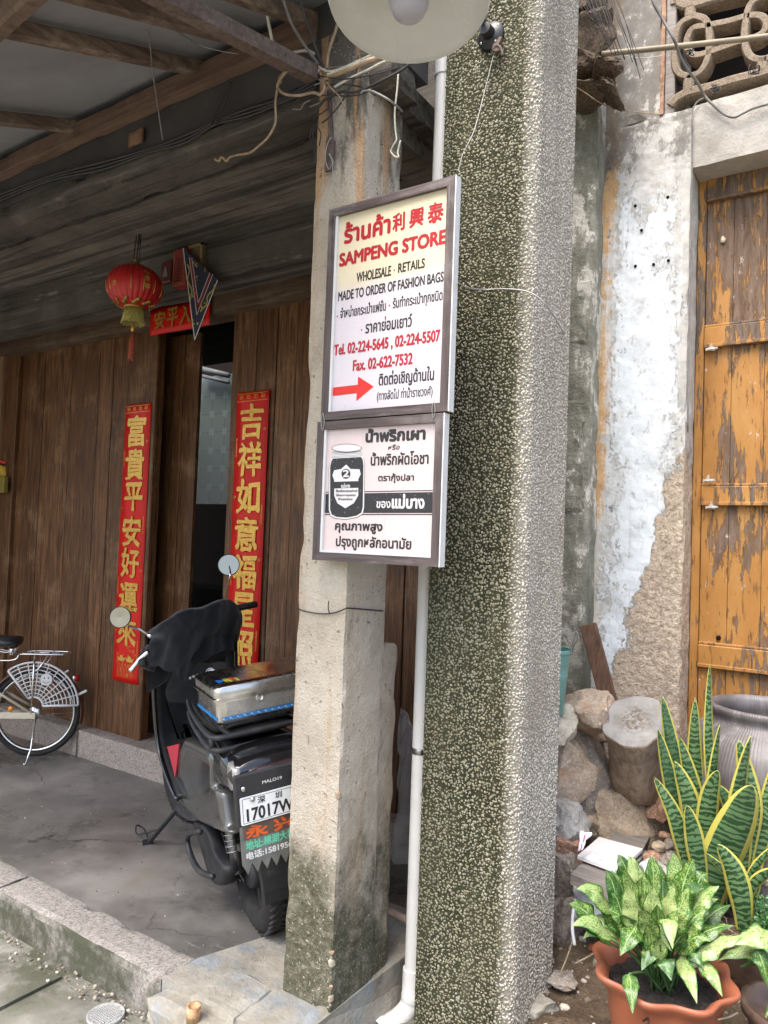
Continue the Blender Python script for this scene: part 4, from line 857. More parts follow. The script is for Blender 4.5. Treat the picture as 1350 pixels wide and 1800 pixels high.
for (cx_, cy_) in ((1248,615),(1243,846),(1248,893)):
    p = at(cx_, cy_, Y=YO-.012); g = MB()
    g.prism([(-.018,-.004),(.02,-.006),(.036,.004),(.034,.010),(.012,.012),(.010,.03),(.002,.03),(-.002,.012),(-.02,.008)], p, UX, UZ, UN, .004); g.tube([p+Vector((-.012,-.004,.0)), p+Vector((.03,-.004,.004))], .005, 8); g.build('hinge', simple('worn_hinge', (.42,.38,.33), .6, var=.4, sc=60), dp)
p = at(1263,1121,Y=YO+.016); g = MB(); g.lathe([(.0001,0),(.011,0),(.011,.004),(.0001,.005)], p, (0,-1,0), 14); g.build('key_hole', MT['dark'], dp)
p = at(1272,421,Y=YO+.012); g = MB(); rock(g, p, (.034,.02,.036), 5, sub=2, rough=.5); g.build('mud_nest', simple('dried_mud', (.62,.53,.38), .9, var=.3, sc=80, bump=.004), dp)
g = MB()
for x, y in ((1174,347),(1117,362),(1149,465),(1175,458),(1117,468),(1128,405)):
    p = at(x, y, Y=YW-.002); g.lathe([(.0001,0),(.007,0),(.0075,.003),(.0001,.004)], p, (0,-1,0), 10)
g.build('plug_holes', MT['dark'], rh)
# vent of interlocking concrete links
vm = mat_granite('vent_concrete', (.15,.115,.08), (.26,.205,.15), (.08,.06,.04), .2, 220, 6, .003)
vent = thing('vent_grille', 'weathered concrete vent grille of interlocking rings above the orange door', 'vent', (-.6, YW+.06, zt))
YV = YW+.04
def bars(pts, closed=False, w=.05, name='link'):
    P = [at(1000+x/3.857, y/3.857, Y=YV) for x, y in pts]; P = spline(P+([P[0]] if closed else []), 5)
    if closed: P = P[:-1]
    g = MB(); m_ = len(P); v = []; sec = [(-.5,-.5),(-.32,-.62),(.32,-.62),(.5,-.5),(.5,.6),(-.5,.6)]; n = len(sec)
    for i in range(m_):
        a = P[(i-1) % m_] if closed or i else P[i]; b = P[(i+1) % m_] if closed or i < m_-1 else P[i]; t = (b-a).normalized(); s_ = Vector((0,-1,0)).cross(t).normalized()
        for q, r in sec: v.append(P[i]+s_*q*w+Vector((0,r*.07,0)))
    fs = []
    for i in range(m_ if closed else m_-1):
        j = (i+1) % m_
        for k in range(n): fs.append((i*n+k, i*n+(k+1) % n, j*n+(k+1) % n, j*n+k))
    if not closed: fs += [tuple(range(n)), tuple((m_-1)*n+k for k in range(n-1,-1,-1))]
    g.add(v, fs, True); return autosmooth(g.build(name, vm, vent), 40)
bars([(835,-90),(745,-20),(722,60)], w=.034, name='link'); 
bars([(735,20),(790,62),(870,52),(985,18),(1120,-15),(1300,-60)], name='bar')
bars([(835,60),(832,135)], name='bar')
bars([(860,140),(775,185),(738,270),(728,440),(752,520),(820,545),(900,515),(955,410),(962,250),(930,165)], True, .036)
bars([(812,300),(850,225),(950,205),(1100,175),(1230,140),(1320,150),(1345,215),(1290,275),(1120,330),(960,385),(860,405),(815,365)], True, .036)
bars([(1350,5),(1255,45),(1215,140),(1200,300),(1225,400),(1290,435),(1380,410),(1440,300),(1450,120),(1420,30)], True, .036)
bars([(825,540),(820,640)], name='bar'); bars([(700,740),(745,690),(830,648),(960,618),(1110,572),(1260,535),(1420,490),(1700,400)], w=.046, name='bar'); bars([(1320,420),(1318,525)], name='bar')
bars([(1420,190),(1500,130),(1650,90),(1800,120),(1820,200),(1700,250),(1550,290),(1450,280)], True, .036)
dxv = (at(1000+1310/3.857, 60, Y=YV)-at(1000+835/3.857, 60, Y=YV)).x
for o in [q for q in list(vent.children) if q.name.startswith('link')][2:4]:
    for k in ((1,2) if o.name.endswith('002') else (1,)):
        c = o.copy(); COL.objects.link(c); c.parent = vent; c.location.x += dxv*(k+1)*(1 if o.name.endswith('002') else 1)
g = MB(); g.rbox((xj-.05, YW+.01, -.1), (.62, YW+.5, dz0-.004), .04, .006, 7, .015, 15); g.build('threshold', MT['ledge'], rh)
# lichened block pier between the houses and broken masonry above it
pier = thing('party_wall', 'lichened grey block wall end between the pebble dash pillar and the lime wall', 'wall', (-1.4, 3.4, 0))
zc = [at(1010, y, Y=3.45).z for y in (1200, 905, 693, 497, 322, 195)]
g = MB(); e = at(1037, 700, Y=3.47).x
g.rbox((-1.66, 3.48, -.1), (e, 3.64, zc[5]+.14), .022, .010, 7, .012, 30)
g.rbox((-1.66, 3.472, zc[1]+.01), (e-.012, 3.5, zc[2]-.02), .02, .012, 9, .03, 31); g.rbox((-1.66, 3.470, zc[3]-.3), (e-.02, 3.5, zc[4]-.01), .02, .012, 9, .03, 33)
g.build('blocks', MT['pier'], pier)
g = MB(); g.rbox((-1.48,2.58,-.1), (-1.38,3.475,4.4), .05, .008, 6, .01, 41); g.build('brick_core', MT['pier'], pier)
ledge = thing('masonry_ledge', 'jutting broken brown masonry ledge high beside the pillar top', 'ledge', at(1045,150,Y=3.35))
bm_ = mat_granite('broken_masonry', (.055,.038,.026), (.13,.092,.062), (.03,.022,.016), .4, 140, 4, .008)
g = MB()
for i, (x, y, sx_, sz_) in enumerate(((1040,165,.30,.10),(1062,128,.22,.16),(1020,118,.26,.22),(1035,60,.3,.3),(1075,170,.14,.07))): rock(g, at(x, y, Y=3.38+.03*(i % 2)), (sx_, .30, sz_), 60+i, (0, 10*i, 5), 4, .3)
autosmooth(g.build('rubble', bm_, ledge), 24); g = MB(); g.rbox((-1.7, 3.3, at(1030,40,Y=3.4).z), (-1.18, 3.6, 4.6), .05, .015, 6, .02, 44); g.build('wall_stub', bm_, ledge)
g = MB(); rn = random.Random(9)
for k in range(16):
    x = 1012+k*4.6; y0 = -20; x1 = x+28+k*1.5+rn.uniform(-8,8); y1 = 60+k*5.2+rn.uniform(-12,10)
    g.tube(spline([at(x,y0,Y=3.2), at((x+x1)/2+rn.uniform(-3,3),(y0+y1)/2,Y=3.19), at(x1,y1,Y=3.22)],4), .0016, 5)
for k in range(9): g.tube(spline([at(1055+k*5,8+k*13,Y=3.195), at(1040+k*7,24+k*13,Y=3.19), at(1025+k*8,10+k*14,Y=3.2)],4), .0013, 5)
tag(g.build('net', WM['black']), 'dark ragged net hanging over the broken masonry ledge', 'net')
# bamboo pole
a = at(1058, 95, Y=3.30); b = at(1350, 59, Y=3.42); b = a+(b-a)*2.2; g = MB(); ps = []; rr = []
for k in range(81):
    t = k/80; p = a.lerp(b, t)+Vector((0,0,-.012*math.sin(t*math.pi))); ps.append(p); nd = ((t*9.3+.18) % 1.0); rr.append(.0125*(1.14 if nd < .04 else 1)*(1-.1*t))
g.tube(ps, rr, 12); bmz = M('dry_bamboo'); n_ = bmz.noise(6, 5, .6, bmz.vec((.3,1,6))); c = bmz.ramp(n_, [(.3,(.17,.135,.09)), (.55,(.30,.25,.175)), (.75,(.40,.35,.27))]); MT['bamboo'] = bmz.done(bmz.mix(bmz.mr(bmz.noise(9,6,.7), .56, .7, 0, .6), c, (.15,.13,.08)), .55, spec=.35)
tag(g.build('bamboo_pole', MT['bamboo']), 'pale bamboo pole hung across the concrete vent', 'pole')
wire('thick grey cable looping down over the vent and lintel', 'grey', [(1143,-15,3.2),(1150,8,3.22),(1166,36,3.25),(1185,70,3.27),(1196,100,3.36),(1210,124,3.42),(1226,145,3.5),(1238,168,3.56),(1253,184,3.57),(1272,200,3.57),(1290,206,3.57),(1306,199,3.57),(1325,190,3.57),(1360,180,3.57)], .0062)
wire('thin grey cable running down the lime wall beside the door jamb', 'grey', [(1243,171,3.575),(1230,176,3.58),(1221,186,3.58),(1217,205,3.58),(1216,300,3.58),(1213.5,420,3.59),(1212,520,3.59),(1209,760,3.59)], .0034)
wire('thin rusty wire sagging from the masonry ledge to the vent jamb', 'tan', [(1010,152,3.2),(1030,164,3.25),(1050,178,3.3),(1075,190,3.45),(1110,196,3.57),(1150,200,3.57),(1166,200,3.57)], .0022, cat='wire', name='wire')
wire('thin wire tied under the bamboo pole', 'thin', [(1098,97,3.31),(1120,102,3.32),(1145,101,3.33),(1175,95,3.35),(1187,88,3.36)], .0016, cat='wire', name='wire')
for lab, (x, y), s_ in (('knot of black wire wound on the lowest vent bar', (1257,158), 11), ('black wire tangle tied to the right vent ring', (1325,122), 10), ('black wire twisted round the pole end of the left ring', (1212,93), 8)):
    g = MB(); rn = random.Random(int(x)); ps = [at(x+rn.uniform(-s_,s_), y+rn.uniform(-s_,s_)*.9, Y=3.53+rn.uniform(-.02,.02)) for _ in range(16)]; g.tube(spline(ps, 5), .0022, 6); tag(g.build('wire_tangle', WM['black']), lab, 'wire', 'black wires on the vent')
# ------------------------------------------------------------------ rubble, log, plank
def stone_mat(name, a, b, st=None):
    m = M(name); v = m.vor(150, 'F1', out=1); x = m.n('ShaderNodeSeparateColor'); m.l(v, x.inputs[0]); n1 = m.noise(7, 7, .68); n2 = m.noise(40, 5, .65)
    c = m.ramp(n1, [(.3, a), (.68, b)]); c = m.mix(.32, c, m.ramp(x.outputs[0], [(0,(.05,.045,.04)), (.2,a), (.8,b), (1,(.65,.6,.55))]))
    c = m.mix(m.mr(n2, .54, .72, 0, .5), c, tuple(t*.5 for t in a))
    if st: c = m.mix(m.mr(m.noise(5, 5, .7, m.vec(loc=(3,9,2))), .55, .66, 0, .75), c, st)
    return m.done(c, .9, m.bump(m.ma('ADD', n2, n1), .8, .008), spec=.25)
SM = {'pink': stone_mat('pink_granite', (.30,.225,.165), (.48,.385,.30), (.45,.20,.06)), 'tan': stone_mat('tan_granite', (.29,.22,.15), (.47,.385,.285), (.36,.23,.12)),
      'grey': stone_mat('grey_granite', (.20,.17,.14), (.38,.335,.29), (.30,.22,.15)), 'pale': stone_mat('pale_stone', (.28,.26,.23), (.47,.45,.42)), 'rust': stone_mat('rusty_stone', (.24,.13,.08), (.44,.27,.18), (.40,.20,.10)), 'cream': stone_mat('cream_stone', (.40,.35,.25), (.62,.56,.45))}
RG = 'rubble stones stacked beside the pillar'
for lab, mt, (x0,y0,x1,y1), Y, dp_, seed, rot in (
 ('flat pinkish slab with an orange stain, topmost of the rubble stack', 'pink', (985,1200,1072,1296), 3.02, .34, 11, (12,-10,8)),
 ('cream stone directly under the green bucket', 'cream', (950,1236,1008,1320), 2.92, .24, 12, (0,20,0)),
 ('large pinkish block under the flat slab, second down by the pillar', 'pink', (940,1288,1040,1430), 2.95, .26, 13, (5,8,10)),
 ('tapering grey brown stone left of the tree stump', 'grey', (1006,1280,1074,1424), 3.08, .28, 14, (0,-8,0)),
 ('whitish grey stone leaning against the pillar', 'pale', (960,1408,1024,1494), 2.86, .22, 15, (0,-25,0)),
 ('small tan stone wedged right of the whitish stone', 'tan', (1010,1418,1052,1470), 3.0, .2, 16, (0,0,0)),
 ('big rounded tan boulder under the tree stump', 'tan', (1030,1400,1168,1535), 3.08, .34, 17, (0,14,0)),
 ('rust red stone under the right side of the tree stump', 'rust', (1140,1380,1188,1455), 3.12, .24, 18, (0,30,0)),
 ('orange grey stone under the whitish stone', 'rust', (955,1450,1030,1528), 2.84, .2, 19, (0,25,0)),
 ('grey stone behind the wooden boards by the pillar', 'grey', (955,1500,1018,1592), 2.80, .22, 20, (0,-6,0)),
 ('lowest grey stone of the stack standing on the soil', 'grey', (960,1565,1014,1668), 2.76, .24, 21, (0,5,0)),
 ('brown stone half hidden behind the slab and stump', 'tan', (1030,1270,1080,1310), 3.2, .2, 24, (0,0,0)),
 ('grey stone buried behind the stacked rubble', 'grey', (1040,1480,1150,1600), 3.15, .3, 25, (0,0,0))):
    cc = at((x0+x1)/2, (y0+y1)/2, Y=Y); px_m = (at(x1, (y0+y1)/2, Y=Y)-at(x0, (y0+y1)/2, Y=Y)).x; hz = at((x0+x1)/2, y0, Y=Y).z-at((x0+x1)/2, y1, Y=Y).z
    g = MB(); rock(g, (0,0,0), (px_m*1.34, dp_, hz*1.30), seed, rot, 5, .17, .72); o = autosmooth(g.build('rubble_stone', SM[mt]), 24); o.location = cc; tag(o, lab, 'stone', RG)
for k, (x, y, Y, s_) in enumerate(((1172,1470,2.95,.05),(1182,1484,2.93,.06),(1160,1488,2.92,.055),(1195,1492,2.92,.05),(1150,1508,2.88,.07),(1178,1510,2.86,.08),(1200,1520,2.84,.06),(1165,1540,2.80,.13))):
    g = MB(); rock(g, (0,0,0), (s_*1.3, s_, s_*.8), 80+k, (0,0,20*k), 3, .2); o = g.build('rubble_chip', SM[('rust','grey','tan','pale')[k % 4]]); o.location = at(x, y, Y=Y)
    tag(o, 'small broken stone chip lying between the boulder and the snake plant', 'stone', 'stone chips by the snake plant')
# tree stump
ax_ = Vector((.03,-.62,.785)).normalized(); tc_ = at(1116, 1266, Y=2.93); rL_ = .122
stump = thing('tree_stump', 'sawn grey tree stump section tilted on the rubble stones', 'stump', tc_-ax_*.3)
bk = wood('barkless_log', (.20,.135,.09), (.40,.30,.22), (.30,.21,.15), 'Z', 22, .4, (.50,.41,.32), .85, .006)
wb = lambda a, r, z: 1+.05*math.sin(a*2+1)+.03*math.sin(a*5)+.02*math.sin(a*9+z*20)
g = MB(); g.lathe([(rL_*.98,-.36),(rL_*1.10,-.33),(rL_*1.06,-.24),(rL_*.98,-.19),(rL_*.95,-.15),(rL_*.94,-.12),(rL_*.96,-.06),(rL_*1.0,-.012),(rL_*.985,-.002)], tc_, ax_, 40, wb); g.build('log_side', bk, stump)
em = M('sawn_end_grain'); pv = em.co.outputs['Object']; n_ = em.noise(14, 7, .7); c = em.ramp(n_, [(.3,(.17,.16,.145)), (.6,(.28,.27,.25)), (.8,(.36,.35,.335))])
sp = em.n('ShaderNodeVectorMath', operation='SUBTRACT'); em.l(pv, sp.inputs[0]); sp.inputs[1].default_value = tuple(ax_*.3); ln = em.n('ShaderNodeVectorMath', operation='LENGTH'); em.l(sp.outputs[0], ln.inputs[0])
rot_ = em.mr(em.ma('ADD', ln.outputs[1], em.ma('MULTIPLY', em.noise(20, 5, .7), .07)), .11, .075); c = em.mix(em.ma('MULTIPLY', rot_, em.mr(em.noise(70, 4, .7), .4, .6)), c, (.13,.10,.075))
c = em.mix(em.mr(em.noise(60, 4, .7), .58, .72, 0, .4), c, (.2,.18,.16))
g = MB(); g.lathe([(.0001,.0),(rL_*.5,.0005),(rL_*.985,-.001)], tc_, ax_, 40, wb, caps=False); g.build('sawn_face', em.done(c, .9, em.bump(em.ma('ADD', em.ma('MULTIPLY', em.noise(60, 5), .3), em.ma('MULTIPLY', rot_, em.noise(90, 4))), .6, .004)), stump)
g = MB(); g.bar(at(1072,1240,Y=3.36), at(1034,1098,Y=3.43), .075, .028, (0,-1,.3), .003); tag(g.build('wooden_plank', MT['brown_wood']), 'brown wooden plank leaning on the wall behind the stump', 'plank')
# boards, white slab, packaging
gz = .32
def quadbox(name, mt, P, th, label, cat):
    P = [Vector(p) for p in P]; n = (P[1]-P[0]).cross(P[3]-P[0]).normalized(); n = n if n.z > 0 else -n
    g = MB(); v = [p-n*th for p in P]+P; g.add(v, [(3,2,1,0),(4,5,6,7),(0,1,5,4),(1,2,6,5),(2,3,7,6),(3,0,4,7)]); return tag(g.build(name, mt), label, cat)
z1 = .36
quadbox('wooden_board', MT['grey_wood'], [at(1003,1536,Z=z1), at(1075,1565,Z=z1), at(1140,1496,Z=z1), at(1060,1480,Z=z1)], .036, 'grey wooden board under the white tile slab', 'board')
quadbox('wooden_board', MT['grey_wood'], [at(1060,1490,Z=z1+.015), at(1128,1497,Z=z1+.015), at(1145,1465,Z=z1+.02), at(1090,1452,Z=z1+.03)], .03, 'grey wooden board behind the white tile slab', 'board')
tl = M('marked_white_tile'); n_ = tl.noise(22, 8, .8); tile_m = tl.done(tl.mix(tl.mr(n_, .60, .66, 0, .75), (.78,.77,.75), (.22,.20,.20)), .4)
quadbox('white_tile', tile_m, [at(1015,1504,Z=z1+.022), at(1086,1530,Z=z1+.022), at(1130,1492,Z=z1+.026), at(1053,1471,Z=z1+.022)], .012, 'scratched white tile slab lying on the grey boards', 'tile')
g = MB(); pk = [at(1015,1495,Y=2.62), at(1022,1462,Y=2.64), at(1030,1460,Y=2.66), at(1041,1463,Y=2.68), at(1043,1477,Y=2.68), at(1024,1492,Y=2.63)]
def crump(u, v):
    a = pk[0].lerp(pk[5], u); b = pk[1].lerp(pk[3], u); p = a.lerp(b, v); q = noise.noise_vector(p*45)*.008; return p+q
g.grid(crump, 14, 14); pkm = M('printed_wrapper'); u_ = pkm.n('ShaderNodeSeparateXYZ'); pkm.l(pkm.co.outputs['UV'], u_.inputs[0])
st_ = pkm.ma('MULTIPLY', pkm.mr(u_.outputs[0], .28, .32), pkm.mr(u_.outputs[0], .52, .48)); c = pkm.mix(pkm.ma('MULTIPLY', st_, pkm.mr(pkm.noise(60,2), .42, .46)), (.78,.78,.80), (.60,.03,.18))
o = g.build('wrapper', pkm.done(c, .4)); so_ = o.modifiers.new('s', 'SOLIDIFY'); so_.thickness = .0015; tag(o, 'crumpled white wrapper with pink print beside the white tile', 'wrapper')
pb = M('white_plastic_bag'); bagm = pb.done(pb.ramp(pb.noise(8), [(.3,(.62,.64,.70)), (.7,(.80,.81,.85))]), .3, pb.bump(pb.noise(30,5), .6, .01), Transmission_Weight=.15)
def bag(lab, pts, Y, amp, seed):
    g = MB(); P = [at(x, y, Y=Y) for x, y in pts]
    def fn(u, v):
        p = P[0].lerp(P[1], u).lerp(P[3].lerp(P[2], u), v); n = noise.noise_vector(p*14+Vector((seed,0,0)))*amp+noise.noise_vector(p*50)*amp*.25; return p+n+Vector((0,-.05*math.sin(u*math.pi)*math.sin(v*math.pi),0))
    g.grid(fn, 22, 22); o = g.build('plastic_bag', bagm); m_ = o.modifiers.new('s', 'SOLIDIFY'); m_.thickness = .001; return tag(o, lab, 'bag', 'white plastic bags in the rubbish')
bag('white plastic bag under the wooden boards behind the potted plant', [(1010,1560),(1075,1565),(1080,1640),(1012,1615)], 2.66, .02, 1)
bag('white plastic bag standing up behind the speckled potted plant', [(1120,1520),(1148,1505),(1172,1575),(1150,1580)], 2.70, .014, 5)
g = MB(); g.tube(spline([at(1012,1580,Y=2.62), at(1008,1600,Y=2.6), at(1006,1630,Y=2.58), at(1010,1662,Y=2.56)],5), .006, 8); tag(g.build('plastic_strip', bagm), 'twisted clear plastic strip hanging beside the lowest stone', 'strip')
fs_ = at(985,1728,Z=.03); g = MB(); rock(g, (0,0,0), (.125,.12,.045), 33, (0,0,20), 5, .14, .7); o = g.build('flat_stone', SM['grey']); o.location = (fs_.x, fs_.y, soil_z(fs_.x, fs_.y)+.03); tag(o, 'flat pale grey stone on the soil beside the pillar foot', 'stone')
for k, (lab, x, y, Z, s3) in enumerate((('mossy lump of concrete at the front corner of the pillar foot', 948,1775,.0,(.13,.14,.10)), ('mossy grey stone lump on the street in front of the kerb', 300,1790,-.10,(.16,.13,.10)), ('mossy stone lump behind the bamboo stub', 395,1785,-.11,(.2,.14,.09)))):
    g = MB(); rock(g, (0,0,0), s3, 90+k, (0,0,30), 5, .2); o = g.build('stone_lump', MT['cement']); o.location = at(x, y, Z=Z); tag(o, lab, 'stone')
g = MB(); P = at(1035,1670,Z=.05); g.prism([(0,0),(.05,-.008),(.075,.01),(.03,.028),(.004,.016)], P, Vector((.8,.5,-.1)).normalized(), Vector((-.5,.8,.15)).normalized(), Vector((0,0,1)), .008)
TER = simple('terracotta_plastic', (.27,.085,.042), .45, var=.12, sc=7, dust=.25, spec=.4); tag(g.build('pot_shard', TER), 'terracotta shard on the soil left of the red pot', 'shard')
for lab, pts in (('dry twig leaning on the soil near the flat stone', [(985,1710,2.45),(996,1685,2.48),(1006,1655,2.5)]), ('dry twig pointing at the red pot rim', [(1010,1694,2.4),(1030,1684,2.38),(1047,1674,2.36)]), ('dry stalk on the soil right of the red pot', [(1262,1792,2.25),(1280,1788,2.3),(1297,1780,2.32)])):
    g = MB(); g.tube(spline([at(x,y,Y=Y) for x,y,Y in pts],4), .0028, 6); tag(g.build('twig', MT['bamboo']), lab, 'twig', 'dry twigs on the soil')
P = at(1030,1797,Z=.0); g = MB(); g.box((P.x-.045,P.y-.05,P.z+.012), (P.x+.03,P.y+.02,P.z+.0135)); o = g.build('paper_scrap', simple('paper', (.75,.74,.72), .8, var=.08)); tag(o, 'small scrap of white paper on the soil at the bottom edge', 'paper')
# green bucket on the stones
bp = [at(986,1256,Y=2.84), at(994,1142,Y=2.84)]; bc = Vector((bp[0].x-.075, 2.84, bp[0].z)); hB = bp[1].z-bp[0].z
bk_m = simple('sea_green_plastic', (.13,.30,.27), .4, var=.12, sc=8, dust=.2)
bucket = thing('bucket', 'sea green plastic bucket on the rubble stones behind the pillar', 'bucket', bc)
g = MB(); r0, r1_ = .080, .100
g.lathe([(r0*.95,.0),(r0,.004),(r0+(r1_-r0)*.55,hB*.55),(r0+(r1_-r0)*.6+.002,hB*.58),(r0+(r1_-r0)*.62,hB*.6),(r0+(r1_-r0)*.75,hB*.74),(r0+(r1_-r0)*.75+.002,hB*.76),(r1_*.985,hB*.93),(r1_*1.05,hB*.94),(r1_*1.06,hB*.985),(r1_*1.03,hB),(r1_*.98,hB*.99),(r1_*.95,hB*.9),(r0*.9,.02),(.0001,.015)], bc, (0,0,1), 40); autosmooth(g.build('tub', bk_m, bucket), 50)
g = MB(); g.tube(spline([bc+Vector((.103,.0,hB*.95)), bc+Vector((.125,-.01,hB+.05)), bc+Vector((.135,-.015,hB+.075)), bc+Vector((.14,-.01,hB+.05)), bc+Vector((.12,.0,hB+.02)), bc+Vector((.105,.03,hB*.97))],5), .003, 7); g.build('handle', WM['thin'], bucket)
# big glazed jar
jc = at(1352, 1300, Y=3.22); jc = Vector((jc.x, 3.22, 0)); zr = at(1352, 1241, Y=3.22).z; rj = jc.x-at(1190, 1330, Y=3.22).x; rj *= .96
zg = soil_z(min(jc.x,.9), 3.2)
jm = M('ribbed_stoneware'); z_ = jm.xyz()[2]; n_ = jm.noise(5, 6, .65); v_ = jm.n('ShaderNodeTexCoord'); 
at2 = jm.n('ShaderNodeMath', operation='ARCTAN2'); X_ = jm.xyz(); jm.l(X_[1], at2.inputs[0]); jm.l(X_[0], at2.inputs[1]); rib = jm.ma('SINE', jm.ma('MULTIPLY', at2.outputs[0], 150.))
c = jm.ramp(n_, [(.3,(.06,.05,.048)), (.55,(.125,.112,.112)), (.75,(.22,.205,.21))]); c = jm.mix(jm.mr(jm.noise(1, 6, .7, jm.vec((7,7,1.2))), .5, .66, 0, .55), c, (.33,.32,.335)); c = jm.mix(jm.mr(jm.noise(40,4,.6), .58, .7, 0, .4), c, (.07,.055,.05))
jarm = jm.done(c, .48, jm.bump(jm.ma('ADD', jm.ma('MULTIPLY', rib, .5), jm.noise(20,4)), .22, .004), spec=.5)
jar = thing('water_jar', 'big ribbed grey stoneware jar in front of the orange door', 'jar', (jc.x, jc.y, zg))
H = zr-zg; g = MB()
g.lathe([(rj*.55,-.05),(rj*.62,.0),(rj*.80,H*.22),(rj*.95,H*.45),(rj*1.0,H*.62),(rj*.97,H*.76),(rj*.86,H*.86),(rj*.74,H*.905),(rj*.66,H*.925),(rj*.635,H*.95),(rj*.665,H*.965),(rj*.69,H*.985),(rj*.675,H),(rj*.63,H*1.0),(rj*.60,H*.975),(rj*.59,H*.93),(rj*.8,H*.8),(rj*.9,H*.5),(rj*.5,.08),(.0001,.07)], (jc.x,jc.y,zg), (0,0,1), 72); g.build('body', jarm, jar)
# ------------------------------------------------------------------ plants
def leaf_strip(mb, P, W, side, nseg=16, fold=.0, twist=0.0, wavy=0.0):
    """blade along the centre line P (spline), half widths W(t), UV u across, v along"""
    C = spline(P, max(3, int(nseg/(len(P)-1)))); m_ = len(C); v = []; uv = []; ln = 0
    for i in range(m_):
        t = i/(m_-1); T = (C[min(i+1,m_-1)]-C[max(i-1,0)]).normalized(); s_ = (side-T*side.dot(T)).normalized(); n = T.cross(s_)
        a = twist*t; s2 = s_*math.cos(a)+n*math.sin(a); n2 = T.cross(s2); w_ = W(t)
        if i: ln += (C[i]-C[i-1]).length
        for k, q in enumerate((-1,-.5,0,.5,1)): v.append(C[i]+s2*q*w_+n2*(fold*w_*abs(q)+wavy*w_*q*abs(q)*math.sin(ln*70+i*.35+k))); uv.append(((q+1)/2, ln))
    fs = [(i*5+k, i*5+k+1, (i+1)*5+k+1, (i+1)*5+k) for i in range(m_-1) for k in range(4)]
    mb.add(v, fs, True, uv)
sm_ = M('snake_plant_leaf'); su = sm_.n('ShaderNodeSeparateXYZ'); sm_.l(sm_.co.outputs['UV'], su.inputs[0]); U, V = su.outputs[0], su.outputs[1]
d_ = sm_.ma('ABSOLUTE', sm_.ma('SUBTRACT', U, .5)); cmb = sm_.n('ShaderNodeCombineXYZ'); sm_.l(sm_.ma('MULTIPLY', U, .045), cmb.inputs[0]); sm_.l(V, cmb.inputs[1]); sm_.l(sm_.ma('MULTIPLY', sm_.oi(), 9.), cmb.inputs[2])
wv = sm_.wave(16, cmb.outputs[0], 7, 3, 3.0, 'Y'); nn_ = sm_.noise(70, 4, .6, cmb.outputs[0])
bd = sm_.mr(sm_.ma('ADD', wv, sm_.ma('MULTIPLY', nn_, .5)), .62, .86); green = sm_.mix(bd, (.016,.045,.014), (.095,.175,.07)); green = sm_.mix(sm_.mr(sm_.oi(), .5, 1, 0, .5), green, (.02,.065,.03))
edge = sm_.mr(sm_.ma('ADD', d_, sm_.ma('MULTIPLY', sm_.ma('SUBTRACT', sm_.noise(9, 3, .5, cmb.outputs[0]), .5), .06)), .365, .385); c = sm_.mix(edge, green, (.42,.38,.075))
SNK = sm_.done(c, .42, spec=.45)
pb2 = at(1318, 1700, Y=2.86); pc2 = Vector((pb2.x+.03, 2.90, soil_z(pb2.x, 2.9)))
snake = thing('snake_plant', 'tall snake plant with yellow edged banded leaves in front of the grey jar', 'plant', pc2)
gm = simple('brown_glazed_pot', (.10,.065,.05), .35, var=.35, sc=25, bump=.003, dust=.2)
zs2 = at(1290,1640,Y=2.86).z
g = MB(); hp = zs2-pc2.z+.03; g.lathe([(.12,-.03),(.14,0),(.185,hp*.5),(.20,hp*.86),(.212,hp*.9),(.212,hp),(.195,hp),(.185,hp*.9),(.0001,hp*.86)], pc2, (0,0,1), 40); autosmooth(g.build('pot', gm, snake), 45)
g = MB(); g.grid(lambda u, v: pc2+Vector(((u-.5)*.34*math.sqrt(max(0,1-(2*v-1)**2*.5)), (v-.5)*.34*math.sqrt(max(0,1-(2*u-1)**2*.5)), hp*.9+noise.noise(Vector((u*9,v*9,2)))*.02)), 20, 20); g.build('soil', MT['soil'], snake)
g = MB(); rn = random.Random(4)
for k in range(60):
    a = pc2+Vector((rn.uniform(-.17,.12), rn.uniform(-.17,-.02), hp*.92)); d = Vector((rn.uniform(-1,1), rn.uniform(-1,.4), rn.uniform(.0,.5)))*rn.uniform(.03,.08); g.tube([a, a+d*.5+Vector((0,0,.012)), a+d], .0016, 4)
g.build('dry_leaf_litter', simple('dry_straw', (.42,.34,.22), .8, var=.4, sc=20), snake)
Bx = lambda x, y, Y: at(x, y, Y=Y)
SW = lambda w, tip=.22, base=.55: (lambda t: w*(base+(1-base)*min(1,t*2.2))*(1 if t < 1-tip*2 else max(.02, (1-((t-(1-tip*2))/(tip*2))**1.8)**.8)))
def sword(pts, w, Y0=2.84, dy=0.0, tw=0.0, tip=.25):
    P = [Bx(x, y, Y0+dy*i/(len(pts)-1)) for i, (x, y) in enumerate(pts)]; wm = w*1.22/1300*2.75
    g = MB(); leaf_strip(g, P, SW(wm, tip), Vector((.83,.25,.0)).normalized(), 18, .22, tw); o = g.build('leaf', SNK, snake); md = o.modifiers.new('s', 'SOLIDIFY'); md.thickness = .003; return o
